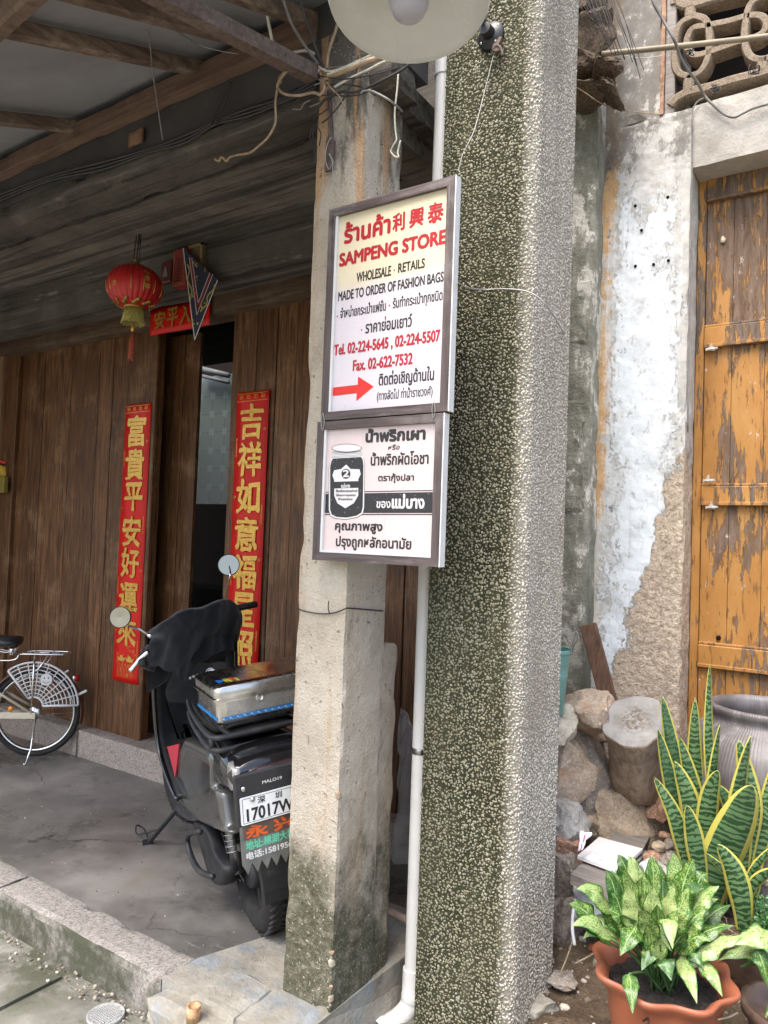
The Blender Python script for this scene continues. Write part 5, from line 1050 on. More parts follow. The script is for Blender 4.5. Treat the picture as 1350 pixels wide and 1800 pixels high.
for a in (([(1215,1560),(1205,1480),(1190,1360),(1164,1222)], 15, 2.90, -.02), ([(1222,1560),(1200,1470),(1178,1370),(1157,1282)], 12, 2.86, -.04), ([(1238,1570),(1235,1480),(1222,1360),(1222,1226)], 14, 2.93, .04), ([(1245,1500),(1250,1380),(1246,1280),(1248,1168)], 8, 2.92, .03, .5), ([(1235,1520),(1232,1450),(1215,1370),(1195,1296)], 12, 2.87, -.02), ([(1250,1560),(1252,1440),(1255,1360),(1266,1274)], 10, 2.86, 0, .9), ([(1242,1560),(1240,1480),(1248,1400),(1262,1354)], 14, 2.82, -.03), ([(1232,1560),(1225,1480),(1210,1400),(1186,1338)], 15, 2.83, -.04), ([(1220,1570),(1205,1500),(1185,1430),(1150,1366)], 12, 2.80, -.05, .4), ([(1236,1590),(1228,1520),(1218,1460),(1208,1416)], 13, 2.78, -.04), ([(1262,1580),(1256,1520),(1262,1460),(1286,1440),(1285,1420)], 8, 2.85, 0), ([(1245,1600),(1262,1530),(1300,1440),(1322,1380)], 27, 2.80, -.03, .2), ([(1298,1590),(1312,1500),(1322,1420),(1310,1350),(1298,1300)], 14, 2.86, .02), ([(1300,1570),(1306,1470),(1300,1400),(1320,1294)], 16, 2.83, 0, .8), ([(1312,1600),(1330,1500),(1350,1420),(1365,1330)], 14, 2.88, .03), ([(1308,1640),(1305,1590),(1290,1530),(1262,1484)], 15, 2.74, -.04), ([(1300,1600),(1285,1545),(1262,1520),(1240,1500)], 5, 2.76, -.03), ([(1308,1600),(1322,1560),(1345,1538),(1370,1528)], 8, 2.76, 0), ([(1300,1600),(1318,1540),(1350,1500),(1375,1488)], 5, 2.78, 0), ([(1270,1600),(1268,1550),(1266,1500),(1262,1440)], 10, 2.9, 0), ([(1215,1590),(1205,1540),(1200,1500),(1195,1490)], 9, 2.86, 0), ([(1320,1600),(1326,1560),(1330,1530),(1332,1508)], 9, 2.84, 0), ([(1290,1470),(1285,1430),(1275,1400),(1262,1380)], 9, 2.87, 0)):
    sword(*a)
# speckled aglaonema in the red pot
DP = 2.16
pcen = at(1166, 1680, D=DP); rp_ = (at(1290,1700,D=DP)-at(1046,1700,D=DP)).length/2*.97
zbot = soil_z(pcen.x, pcen.y)-.01; zrim = at(1166,1700,D=DP).z
agl = thing('potted_plant', 'bushy cream speckled green plant in a wavy rimmed terracotta pot', 'plant', (pcen.x, pcen.y, zbot))
Hh = zrim-zbot; pc3 = Vector((pcen.x, pcen.y, zbot))
wv_ = lambda a, r, z: 1+(.045*math.cos(8*a) if z > Hh*.86 else .0)+(.012*math.cos(8*a) if z > Hh*.6 else 0)
g = MB(); g.lathe([(rp_*.58,0),(rp_*.62,.0),(rp_*.70,Hh*.3),(rp_*.80,Hh*.68),(rp_*.83,Hh*.82),(rp_*.87,Hh*.87),(rp_*.97,Hh*.93),(rp_*1.0,Hh*.97),(rp_*.98,Hh),(rp_*.92,Hh*.985),(rp_*.83,Hh*.93),(rp_*.77,Hh*.8),(rp_*.74,Hh*.72),(.0001,Hh*.72)], pc3, (0,0,1), 96, wv_); g.build('pot', TER, agl)
dsm = M('dark_potting_soil'); g = MB(); g.grid(lambda u, v: pc3+Vector((rp_*.8*(2*u-1)*math.sqrt(1-(2*v-1)**2/2), rp_*.8*(2*v-1)*math.sqrt(1-(2*u-1)**2/2), Hh*.80+noise.fractal(Vector((u*12,v*12,3)),1,2,4)*.010)), 40, 40); g.build('soil', dsm.done(dsm.ramp(dsm.noise(90,5,.7), [(.35,(.006,.005,.004)), (.7,(.045,.035,.028))]), .95, dsm.bump(dsm.noise(120,4), 1, .008)), agl)
g = MB()
mk = [[(0,.9),(.1,1)],[(0,.8),(-.05,.5)],[(.0,.8),(.16,.75),(.18,.55)],[(.05,.66),(.14,.66)],[(.1,.95),(.1,.4)],[(0,.3),(.2,.34)],[(.1,.3),(.08,0)],[(.02,.18),(.0,.05)],[(.14,.2),(.2,.02)]]
vP = (CAM-pc3); vP.z = 0; vP.normalize()
for s_ in mk:
    pts = []
    for a, b in s_:
        th = math.atan2(vP.y, vP.x)+(-.30+a*.9); z = Hh*(.28+b*.52); r = rp_*(.70+(z/Hh-.3)*.27)*1.012; pts.append(pc3+Vector((r*math.cos(th), r*math.sin(th), z)))
    g.tube(spline(pts,4), .0022, 5)
g.build('scrawled_marks', MT['black'], agl)
am = M('speckled_leaf'); su = am.n('ShaderNodeSeparateXYZ'); am.l(am.co.outputs['UV'], su.inputs[0]); U, V = su.outputs[0], su.outputs[1]
d_ = am.ma('ABSOLUTE', am.ma('SUBTRACT', U, .5)); cmb = am.n('ShaderNodeCombineXYZ'); am.l(am.ma('SUBTRACT', am.ma('MULTIPLY', U, .06), am.ma('MULTIPLY', V, 0.)), cmb.inputs[0]); am.l(am.ma('SUBTRACT', V, am.ma('MULTIPLY', d_, .05)), cmb.inputs[1]); am.l(am.ma('MULTIPLY', am.oi(), 9.), cmb.inputs[2])
n1 = am.noise(230, 6, .75, cmb.outputs[0]); n2 = am.noise(35, 4, .6, cmb.outputs[0])
t_ = am.ma('ADD', n1, am.ma('MULTIPLY', am.ma('SUBTRACT', am.oi(), .5), .13)); t_ = am.ma('SUBTRACT', t_, am.mr(d_, .38, .5, 0, .22)); t_ = am.ma('ADD', t_, am.ma('MULTIPLY', am.ma('SUBTRACT', n2, .5), .30))
spk = am.mr(t_, .49, .53); g1 = am.mix(am.oi(), (.016,.060,.010), (.050,.15,.018)); cr = am.mix(am.oi(), (.20,.30,.055), (.33,.385,.16)); c = am.mix(spk, g1, cr)
c = am.mix(am.mr(d_, .03, .015, 0, .8), c, (.30,.45,.16)); AGL = am.done(c, .38, am.bump(am.ma('ADD', am.mr(d_, .0, .06), am.ma('MULTIPLY', am.noise(1, 3, .5, cmb.outputs[0]), 0.)), .4, .003), spec=.45, Subsurface_Weight=0.0)
def ovate(t): return max(.012, 1.12*(math.sin(math.pi*min(1,t)**.66))**.9*(1-.38*t*t))
cen = pc3+Vector((0,0,Hh*.82)); rn = random.Random(12); stems = MB()
def agleaf(tip, base, w, bend=.03, fold=.28, tw=0.0, dark=None):
    tip = Vector(tip); base = Vector(base); ax = tip-base; L_ = ax.length; out = Vector((ax.x, ax.y, 0)); mid = base+ax*.5+Vector((0,0,bend)); q = base+ax*.25+Vector((0,0,bend*.7)); q3 = base+ax*.77+Vector((0,0,bend*.65))
    side = ax.cross(Vector((0,0,1)))
    if side.length < .02: side = Vector((1,0,0))
    vv = (CAM-mid).normalized(); s2 = ax.cross(vv).normalized(); side = (side.normalized()*.6+s2*(.75 if side.dot(s2) > 0 else -.75)).normalized()
    g = MB(); leaf_strip(g, [base,q,mid,q3,tip], lambda t: w*ovate(t)*(1+.05*math.sin(t*19)), side, 20, fold, tw, .22); g.build('leaf', dark or AGL, agl)
    st0 = cen+Vector((rn.uniform(-.03,.03), rn.uniform(-.03,.03), -.01)); stems.tube(spline([st0, st0.lerp(base,.5)+Vector((0,0,.02)), base],4), .0035, 6)
def ag(tx, ty, bx, by, w, dT=0.0, dB=0.0, **k): agleaf(at(tx,ty,D=DP+dT), at(bx,by,D=DP+dB), w/1300*DP*rn.uniform(.78,1.0), **k)
for a in ((1104,1504,1130,1590,20,.08,.05),(1086,1502,1110,1560,17,.12,.08),(1145,1505,1150,1580,16,.05,.03),(1183,1498,1200,1580,24,.08,.04),(1219,1510,1190,1600,24,.02,.02),(1245,1537,1220,1570,18,.12,.1),(1264,1557,1205,1620,22,.0,.0),(1064,1530,1090,1610,17,.05,.02),(1104,1556,1115,1640,20,-.05,-.04),(1014,1563,1075,1605,17,.02,.03),(1001,1588,1060,1640,22,-.02,.0),(1068,1600,1110,1640,19,.0,.0),(1005,1628,1075,1650,17,-.06,-.02),(1155,1590,1160,1670,18,-.06,-.03),(1182,1668,1172,1615,20,-.14,-.06),(1090,1680,1125,1620,22,-.10,-.03),(1180,1672,1125,1640,18,-.09,-.03),(1150,1560,1145,1640,20,-.02,-.02),(1290,1626,1205,1662,16,-.05,-.03),(1315,1642,1195,1690,20,-.09,-.05),(1190,1600,1170,1650,17,-.05,-.04),(1240,1600,1195,1650,22,-.04,-.03),(1262,1580,1200,1640,19,.03,.0),(1225,1764,1195,1685,14,-.17,-.06),(1112,1782,1106,1712,15,-.20,-.12),(1270,1752,1232,1690,13,-.15,-.07),(1075,1570,1100,1650,19,.02,0),(1130,1540,1135,1620,20,.02,.01),(1165,1545,1165,1620,17,.06,.03),(1210,1560,1180,1640,22,-.03,-.02),(1122,1600,1150,1672,19,-.09,-.06),(1075,1530,1105,1620,18,.06,.03),(1095,1530,1118,1600,19,.03,.02),(1160,1520,1160,1600,18,.08,.05),(1200,1530,1180,1610,20,.06,.04),(1230,1575,1190,1635,20,.05,.03),(1050,1580,1095,1640,20,.05,.02),(1085,1610,1120,1660,18,-.05,-.03),(1140,1625,1150,1685,17,-.1,-.07),(1210,1640,1180,1670,17,-.09,-.05),(1285,1590,1215,1650,18,.06,.03),(1250,1655,1195,1675,18,-.08,-.04),(1130,1570,1145,1650,19,.0,.0),(1185,1560,1165,1640,20,.0,.0),(1040,1615,1090,1650,17,.04,.02),(1025,1650,1075,1660,15,-.02,.0),(1160,1650,1155,1690,16,-.11,-.08)):
    ag(*a, tw=rn.uniform(-.4,.4), bend=rn.uniform(.008,.035))
dkl = M('dark_young_leaf'); DKL = dkl.done(dkl.ramp(dkl.noise(60,5,.7), [(.45,(.03,.08,.02)), (.62,(.10,.20,.05)), (.7,(.36,.42,.18))]), .4)
ag(1128,1706,1160,1675,19,-.10,-.05, dark=DKL); ag(1180,1724,1158,1692,20,-.14,-.07, dark=DKL); ag(1235,1700,1200,1690,18,-.1,-.04, dark=DKL)
stems.build('stems', simple('green_stem', (.05,.11,.03), .5, var=.3), agl)
# second speckled plant at the right edge
pc4 = at(1390,1700,D=2.15); zz4 = soil_z(min(.9,pc4.x), pc4.y); agl2 = thing('potted_plant', 'second cream speckled plant cut off by the right edge', 'plant', (pc4.x, pc4.y, zz4))
sv = agl; agl = agl2; cen = Vector((pc4.x, pc4.y, zz4+.2)); stems = MB()
for a in ((1290,1660,1372,1655,24,.0,.0),(1262,1688,1350,1680,16,.04,.02),(1352,1742,1330,1670,16,-.04,0),(1300,1700,1395,1680,18,.05,.02),(1345,1790,1400,1690,18,-.1,-.05),(1410,1600,1400,1680,20,.05,.05)): ag(*a, bend=.02)
stems.build('stems', simple('pale_stem', (.07,.14,.04), .5, var=.3), agl2)
g = MB(); g.lathe([(.08,-.02),(.09,0),(.115,.14),(.13,.15),(.13,.18),(.115,.18),(.11,.14),(.0001,.135)], (pc4.x,pc4.y,zz4), (0,0,1), 40); g.build('pot', gm, agl2)
# small ferny herb at the right edge
fm_ = M('fine_green_leaflets'); FERN = fm_.done(fm_.mix(fm_.isl(), (.025,.095,.025), (.07,.20,.05)), .5)
fb = at(1345,1665,Y=2.74); fern = thing('fern', 'small bright green feathery plant at the right edge beside the snake plant', 'plant', (fb.x, 2.74, fb.z-.04))
g = MB(); rn = random.Random(31); gs = MB()
for k in range(34):
    a0 = fb+Vector((rn.uniform(-.03,.06), rn.uniform(-.04,.05), -.03)); tp = at(rn.uniform(1318,1400), rn.uniform(1555,1640), Y=2.74+rn.uniform(-.06,.08)); C_ = spline([a0, a0.lerp(tp,.5)+Vector((0,-.01,.015)), tp], 7); gs.tube(C_, .0012, 4)
    for p in C_[2:]:
        for s_ in range(9):
            d = Vector((rn.gauss(0,1), rn.gauss(0,1), rn.gauss(0,.7))).normalized()*rn.uniform(.008,.024); q = p+d; n = Vector((rn.gauss(0,1),rn.gauss(0,1),rn.gauss(0,1))).normalized(); u_ = d.normalized(); v_ = u_.cross(n).normalized(); r = rn.uniform(.003,.0055)
            g.add([q-u_*r*1.3, q+v_*r*.7, q+u_*r*1.3, q-v_*r*.7], [(0,1,2,3)])
g.build('foliage', FERN, fern); gs.build('stems', FERN, fern)
# small stones behind the herb
g = MB(); rock(g, (0,0,0), (.16,.12,.09), 71, (0,0,0), 4, .2); o = g.build('rubble_stone', SM['grey']); o.location = at(1352,1540,Y=2.98); tag(o, 'grey stone at the right edge behind the snake plant leaves', 'stone')
# ------------------------------------------------------------------ red paper couplets, banner
GOLD = (lambda m: m.done(m.ramp(m.noise(60,5,.7), [(.3,(.45,.24,.04)), (.7,(.72,.46,.10))]), .32, metal=.55))(M('gold_print'))
REDP = (lambda m: m.done(m.ramp(m.noise(5,5,.6), [(.3,(.50,.006,.004)), (.7,(.64,.012,.006))]), .4, m.bump(m.noise(7,4), .25, .01), spec=.25))(M('red_paper'))
OFL = (180, 680); SCL = 1267/380
YC = YD-.012
def couplet(q, chars, label, orn, Yc=YC):
    P = [at(*p, Y=Yc) for p in q]; x0 = (P[0].x+P[3].x)/2; x1 = (P[1].x+P[2].x)/2; z1 = (P[0].z+P[1].z)/2; z0 = (P[2].z+P[3].z)/2
    t = thing('door_couplet', label, 'paper scroll', ((x0+x1)/2, YD, z0), 'red paper couplets on the door')
    g = MB(); nx, nz = 4, 40
    g.grid(lambda u, v: Vector((x0+(x1-x0)*u, Yc-.002*math.sin(v*9)*math.sin(u*3.1)-.001, z0+(z1-z0)*v)), nx, nz); o = g.build('paper', REDP, t); m_ = o.modifiers.new('s', 'SOLIDIFY'); m_.thickness = .0015
    g = MB(); W_ = x1-x0; yl = Yc-.0062
    for ch, (cx_, y0, y1) in chars:
        c = at(OFL[0]+cx_/SCL, OFL[1]+(y0+y1)/2/SCL, Y=Yc); za = at(OFL[0]+cx_/SCL, OFL[1]+y1/SCL, Y=Yc).z; zb = at(OFL[0]+cx_/SCL, OFL[1]+y0/SCL, Y=Yc).z
        wd = W_*.68; put_text(g, ch, (0,yl,0), UX, UZ, UN, (x0+x1)/2-wd/2, (x0+x1)/2+wd/2, 0, 0, bold=.0050, fit_y=(za, zb), jit=.010, slant=.0)
    g.build('gold_lettering', GOLD, t)
    g = MB(); rn = random.Random(len(label)+int(x0*10))
    def thin(pts, w=.0012):
        for i in range(len(pts)-1):
            a = Vector((pts[i][0],yl,pts[i][1])); b = Vector((pts[i+1][0],yl,pts[i+1][1])); d = (b-a).normalized(); s_ = Vector((-d.z,0,d.x))*w; g.add([a-s_,b-s_,b+s_,a+s_], [(0,1,2,3)])
    thin([(x0+.008,z1-.055),(x1-.008,z1-.055)]); thin([(x0+.008,z1-.012),(x1-.008,z1-.012)])
    for k in range(4):
        cx_ = x0+W_*(.16+.225*k); thin([(cx_-.012,z1-.04),(cx_-.012,z1-.022),(cx_+.012,z1-.022),(cx_+.012,z1-.04),(cx_-.006,z1-.04),(cx_-.006,z1-.03),(cx_+.004,z1-.03)])
    def curl(cx_, cz, r):
        thin([(cx_+r*(1-.0*k)*math.cos(k*.7)*(1-k*.07), cz+r*math.sin(k*.7)*(1-k*.07)) for k in range(11)], .0010)
    side = 1
    for zz in (.86,.62,.40,.18):
        xx = x1-.02 if side > 0 else x0+.02; curl(xx, z0+(z1-z0)*zz, .010)
        for k in range(7):
            q = z0+(z1-z0)*(zz-.03)-k*.016; xx2 = x0+.018 if side > 0 else x1-.018
            thin([(xx2-.005,q),(xx2+.003+rn.uniform(-.002,.003),q+.004),(xx2+.005,q-.006),(xx2-.004,q-.008)], .0009)
        side = -side
    if orn:
        for k in range(26): curl(x0+W_*rn.uniform(.12,.88), z0+rn.uniform(.04,.26), rn.uniform(.006,.016))
        for k in range(5): thin([(x0+W_*(.2+.12*k),z0+.03),(x0+W_*(.22+.12*k),z0+.11),(x0+W_*(.28+.12*k),z0+.12),(x0+W_*(.26+.12*k),z0+.03)])
        for k in range(2):
            c0 = x0+W_*(.34+.32*k); zc_ = z0+.15; flat(g, [(c0-.045,zc_+.012),(c0-.028,zc_-.016),(c0+.028,zc_-.016),(c0+.045,zc_+.012),(c0+.02,zc_+.004),(c0+.012,zc_+.02),(c0-.012,zc_+.02),(c0-.02,zc_+.004)], (0,yl,0), UX, UZ, UN, .0003)
    g.build('gold_ornament', GOLD, t)
couplet([(222,712),(266,708),(243,1203),(197,1196)], list(zip('富貴平安好運來', ((202,172,350),(192,366,545),(178,566,725),(168,760,930),(160,946,1115),(146,1152,1312),(142,1352,1512)))), 'left red paper couplet with gold characters and ornate foot, behind the scooter mirror', True)
couplet([(415,691),(474,685),(453,1180),(398,1186)], list(zip('吉祥如意福星照', ((876,108,302),(867,326,524),(853,546,740),(846,766,958),(832,986,1184),(826,1210,1396),(818,1432,1632)))), 'right red paper couplet with gold characters, nearest the concrete column', False, YC-.002)
Yb = YD-.09
P = [at(x, y, Y=Yb) for x, y in ((266,538),(371,528),(368,571),(262,591))]; bx0, bx1, bz0, bz1 = (P[0].x+P[3].x)/2, (P[1].x+P[2].x)/2, (P[2].z+P[3].z)/2, (P[0].z+P[1].z)/2
ban = thing('door_banner', 'red paper banner with gold characters pasted on the lintel behind the pennant', 'banner', ((bx0+bx1)/2, YD-.075, bz0))
g = MB(); g.grid(lambda u, v: Vector((bx0+(bx1-bx0)*u, Yb-.003*math.sin(u*8), bz0+(bz1-bz0)*v)), 24, 4); o = g.build('paper', REDP, ban); o.modifiers.new('s', 'SOLIDIFY').thickness = .0015
g = MB(); 
for k, ch in enumerate('安平入出'):
    xa = bx0+(bx1-bx0)*(.09+.215*k); put_text(g, ch, (0,Yb-.0065,0), UX, UZ, UN, xa, xa+(bx1-bx0)*.185, 0, 0, bold=.003, fit_y=(bz0+(bz1-bz0)*.2, bz0+(bz1-bz0)*.86), jit=.008)
g.build('gold_lettering', GOLD, ban)
# pennant
Yp = 2.525
def pp(x, y): p = at(170+x/5.4, 400+y/5.4, Y=Yp); return (p.x, p.z)
pen = thing('pennant', 'dark embroidered triangular pennant with gold trim hanging before the banner', 'pennant', at(342,500,Y=Yp))
def nav(): m = M('navy_brocade'); return m.done(m.ramp(m.noise(60,4), [(.4,(.006,.008,.022)), (.7,(.02,.022,.04))]), .6)
g = MB(); g.prism([pp(820,190),pp(1150,495),pp(930,1075)], (0,Yp,0), UX, UZ, UN, -.004); g.build('cloth', nav(), pen)
PGOLD = simple('gold_thread', (.42,.29,.06), .5, .3, var=.4, sc=120); PRED = simple('crimson_ribbon', (.14,.012,.018), .6); PWH = simple('silver_thread', (.50,.50,.48), .5, var=.2)
def ribbon(mb, pts, w, h):
    P_ = [Vector((a,0,b)) for a, b in (pp(*q) for q in pts)]
    for i in range(len(P_)-1):
        d = (P_[i+1]-P_[i]).normalized(); s_ = Vector((-d.z,0,d.x))*w; mb.add([P_[i]-s_+Vector((0,Yp-h,0)), P_[i+1]-s_+Vector((0,Yp-h,0)), P_[i+1]+s_+Vector((0,Yp-h,0)), P_[i]+s_+Vector((0,Yp-h,0))], [(0,1,2,3)])
g = MB(); ribbon(g, [(822,195),(931,1068),(1148,500)], .0028, .001); ribbon(g, [(880,280),(952,830),(1105,445)], .0018, .0015); ribbon(g, [(905,290),(966,715),(1075,430)], .0018, .0015); g.build('silver_edging', PWH, pen)
g = MB(); ribbon(g, [(893,285),(958,770),(1090,438)], .009, .0010); g.build('red_stripe', PRED, pen)
g = MB(); rn = random.Random(6)
for c0, c1 in (((862,350),(905,700)), ((1120,540),(1000,800))):
    pts = []
    for k in range(14):
        t = k/13; pts.append((c0[0]+(c1[0]-c0[0])*t+14*math.sin(t*11), c0[1]+(c1[1]-c0[1])*t))
    ribbon(g, pts, .0045, .002)
for k in range(26):
    x, y = rn.choice([(930,880),(945,905),(920,860),(940,350),(1035,410),(990,545),(960,490),(1060,640),(870,380),(895,640),(1010,740),(925,640)]); x += rn.uniform(-22,22); y += rn.uniform(-26,26)
    a = pp(x, y); r = rn.uniform(.004,.010); flat(g, [(a[0]+r*(1 if q % 2 else .45)*math.cos(q*math.pi/5), a[1]+r*(1 if q % 2 else .45)*math.sin(q*math.pi/5)) for q in range(10)], (0,Yp-.0022-.00005*k,0), UX, UZ, UN)
g.build('gold_embroidery', PGOLD, pen)
# incense box, small framed pictures on the inner beam
Yi = 2.585
def bx(name, label, cat, tl, br, d, mt, extra=None):
    a = at(*tl, Y=Yi-d); b = at(*br, Y=Yi-d); t = thing(name, label, cat, ((a.x+b.x)/2, Yi, min(a.z,b.z))); g = MB(); g.box((a.x,Yi-d,b.z), (b.x,Yi+.02,a.z), .006); g.build('case', mt, t); return t, a, b
dr = simple('dull_red_lacquer', (.20,.028,.022), .5, var=.2)
t, a, b = bx('shrine_box', 'small dull red shrine box on the beam left of the pennant', 'shrine', (304,440), (324,499), .05, dr)
g = MB(); rn = random.Random(2)
for k in range(8): z = b.z+.02+k*.016; g.box(((a.x+b.x)/2-.008,Yi-.0515,z), ((a.x+b.x)/2+.008,Yi-.050,z+.008)); 
g.build('lettering', MT['black'], t); g = MB(); w_ = b.x-a.x
for x in (a.x+.012, b.x-.014): g.box((x,Yi-.0515,b.z+.012), (x+.002,Yi-.05,a.z-.012))
g.box((a.x+.012,Yi-.0515,b.z+.012), (b.x-.012,Yi-.05,b.z+.014)); g.build('gilt_border', GOLD, t)
t, a, b = bx('framed_picture', 'tiny dark red framed picture on the beam between lantern and shrine box', 'picture', (283,460), (299,494), .012, simple('dark_red_frame', (.10,.016,.014), .5))
g = MB(); g.prism([(a.x+.02,b.z+.03),(b.x-.02,b.z+.03),((a.x+b.x)/2,a.z-.03)], (0,Yi-.013,0), UX, UZ, UN, .001); g.build('print', simple('pale_print', (.2,.2,.2), .6), t)
t, a, b = bx('framed_picture', 'gold framed plaque on the beam half behind the pennant', 'picture', (330,434), (355,470), .012, simple('plaque', (.13,.09,.045), .5))
g = MB()
for q0, q1 in (((a.x,b.z),(a.x+.012,a.z)), ((b.x-.012,b.z),(b.x,a.z)), ((a.x,a.z-.012),(b.x,a.z)), ((a.x,b.z),(b.x,b.z+.012))): g.box((q0[0],Yi-.018,q0[1]), (q1[0],Yi-.010,q1[1]))
g.build('frame', simple('tarnished_gold', (.30,.22,.10), .5, .4), t)
# candle / incense box at the left edge
a = at(-14,838,Y=2.99); b = at(7,866,Y=2.99); t = thing('incense_holder', 'yellow and red incense holder on the pale post at the left edge', 'incense holder', ((a.x+b.x)/2, 2.99, b.z))
g = MB(); g.box((a.x,2.985,b.z), (b.x,3.02,a.z), .004); g.build('box', simple('olive_gilt', (.22,.17,.03), .5), t)
g = MB(); g2 = MB(); rn = random.Random(3); tz = at(0,813,Y=2.99).z
for k in range(9):
    x = a.x+(b.x-a.x)*(k+.5)/9; z = tz+rn.uniform(-.02,.01); g.tube([(x,3.0,a.z-.01),(x+rn.uniform(-.004,.004),2.99,z-.03)], .005, 6); g2.lathe([(.0001,-.012),(.009,-.006),(.010,.004),(.0001,.012)], (x,2.99,z), n=8)
g.build('sticks', simple('yellow_paper', (.65,.42,.05), .6), t); g2.build('red_tips', simple('red_tips', (.55,.03,.02), .5), t)
# ------------------------------------------------------------------ red lantern
Yl = 2.353
lt = at(241,470,Y=Yl); lc = at(237,507,Y=Yl); lb = at(233,541,Y=Yl); rl_ = 48/1300*(lc-CAM).dot(CF)
xl = lc.x; lan = thing('lantern', 'round red silk lantern with gold trim and yellow fringe hanging from the porch ceiling', 'lantern', (xl, Yl, lb.z))
lm_ = M('red_silk'); X_ = lm_.xyz(); a2 = lm_.n('ShaderNodeMath', operation='ARCTAN2'); lm_.l(X_[1], a2.inputs[0]); lm_.l(X_[0], a2.inputs[1]); rb_ = lm_.ma('ABSOLUTE', lm_.ma('SINE', lm_.ma('MULTIPLY', a2.outputs[0], 14.)))
silk = lm_.done(lm_.mix(lm_.mr(lm_.noise(6,5), .4, .7), (.36,.010,.012), (.46,.02,.016)), .45, lm_.bump(rb_, .5, .006), spec=.4)
hv = (lt.z-lb.z)/2; zc_ = (lt.z+lb.z)/2; prl = [(rl_*math.cos(t)**.8 if abs(t) < 1.3 else rl_*.36, hv*math.sin(t)/math.sin(1.25)) for t in np.linspace(-1.25,1.25,26)]
g = MB(); g.lathe(prl, (xl,Yl,zc_), n=72); g.build('body', silk, lan)
for k in range(14):
    a = k*2*math.pi/14+.12; pts = []
    for q in range(6):
        t = -.45+q*.13; r = rl_*math.cos(t)**.8*1.004; pts.append(Vector((xl+r*math.cos(a), Yl+r*math.sin(a), zc_+hv*math.sin(t)/math.sin(1.25))))
    if k % 3 != 2: g = MB(); g.tube(pts, .0022, 5); g.build('gold_rib', GOLD, lan)
cd = (CAM-Vector((xl,Yl,zc_))); th0 = math.atan2(cd.y, cd.x)
for ch, dth, tz_ in (('東',.42,.16), ('神',.42,-.24), ('心',.42,.55), ('水',-.75,-.2)):
    th = th0+dth; t = tz_*.9; r = rl_*math.cos(t)**.8*1.012; c0 = Vector((xl+r*math.cos(th), Yl+r*math.sin(th), zc_+hv*math.sin(t)/math.sin(1.25))); ux = Vector((-math.sin(th), math.cos(th), 0)); nn = Vector((math.cos(th)*math.cos(t), math.sin(th)*math.cos(t), math.sin(t))).normalized(); uz = nn.cross(ux)
    g = MB(); put_text(g, ch, c0, ux, uz, nn, -.014, .014, 0, 0, bold=.0008, fit_y=(-.015,.015)); g.build('gold_lettering', GOLD, lan)
g = MB(); gt = simple('tarnished_gold_cap', (.38,.25,.06), .4, .6, var=.3, sc=50); g.lathe([(rl_*.30,.05),(rl_*.34,.03),(rl_*.36,-.002),(rl_*.33,-.006)], (xl,Yl,lb.z), n=28); g.lathe([(rl_*.34,-.01),(rl_*.36,.004),(rl_*.16,.022),(.0001,.024)], (xl,Yl,lt.z), n=28); g.box((xl-.012,Yl-.012,lt.z+.015), (xl+.012,Yl+.012,lt.z+.04), .003); g.build('cap', gt, lan)
g = MB(); 
for k in range(10):
    a = k*.628; 
    for q in range(3):
        t = -1.05+.09*q; r = rl_*math.cos(t)**.8*1.01; p = Vector((xl+r*math.cos(a+.1*q), Yl+r*math.sin(a+.1*q), zc_+hv*math.sin(t)/math.sin(1.25))); g.lathe([(.0001,-.004),(.014,0),(.0001,.004)], p, (math.cos(a),math.sin(a),-.5), 9)
g.build('gold_flowers', gt, lan)
g = MB(); rn = random.Random(5); fz0 = at(233,570,Y=Yl).z
for k in range(64):
    a = k*2*math.pi/64; r = rl_*.30; p = Vector((xl+r*math.cos(a), Yl+r*math.sin(a), lb.z)); g.tube([p, p+Vector((.008*math.cos(a),.008*math.sin(a),(fz0-lb.z)*.5)), p+Vector((.014*math.cos(a)+rn.uniform(-.003,.003),.014*math.sin(a),(fz0-lb.z)*rn.uniform(.92,1.02)))], .0026, 5)
g.build('fringe', simple('olive_gold_fringe', (.34,.30,.075), .7, var=.4, sc=90), lan)
ta = at(233,573,Y=Yl); tb = at(231,632,Y=Yl); g = MB(); g.tube([(xl,Yl,lb.z-.005),(xl,Yl,ta.z)], .002, 6)
for k in range(18):
    a = k*2*math.pi/18; g.tube([Vector((xl+.004*math.cos(a),Yl+.004*math.sin(a),ta.z-.03)), Vector((xl+.012*math.cos(a),Yl+.012*math.sin(a),(ta.z+tb.z)/2)), Vector((xl-.004+.010*math.cos(a),Yl+.010*math.sin(a),tb.z+rn.uniform(-.01,.01)))], .0024, 5)
g.build('tassel', simple('faded_red_tassel', (.30,.055,.025), .7, var=.3, sc=80), lan); g = MB(); g.lathe([(.006,-.03),(.009,-.026),(.009,-.004),(.006,0)], (xl,Yl,ta.z), n=12); g.build('tassel_bead', GOLD, lan)
g = MB()
for dx in (-.028,.0,.022): g.tube([(xl+dx,Yl,lt.z+.02),(xl+dx*.7+.012,Yl,3.005)], .003, 6)
g.tube(spline([(xl+.02,Yl,2.95),(xl+.014,Yl,3.0),(xl+.01,Yl+.0,3.03)],3), .003, 6); g.build('hanger', WM['black'], lan)
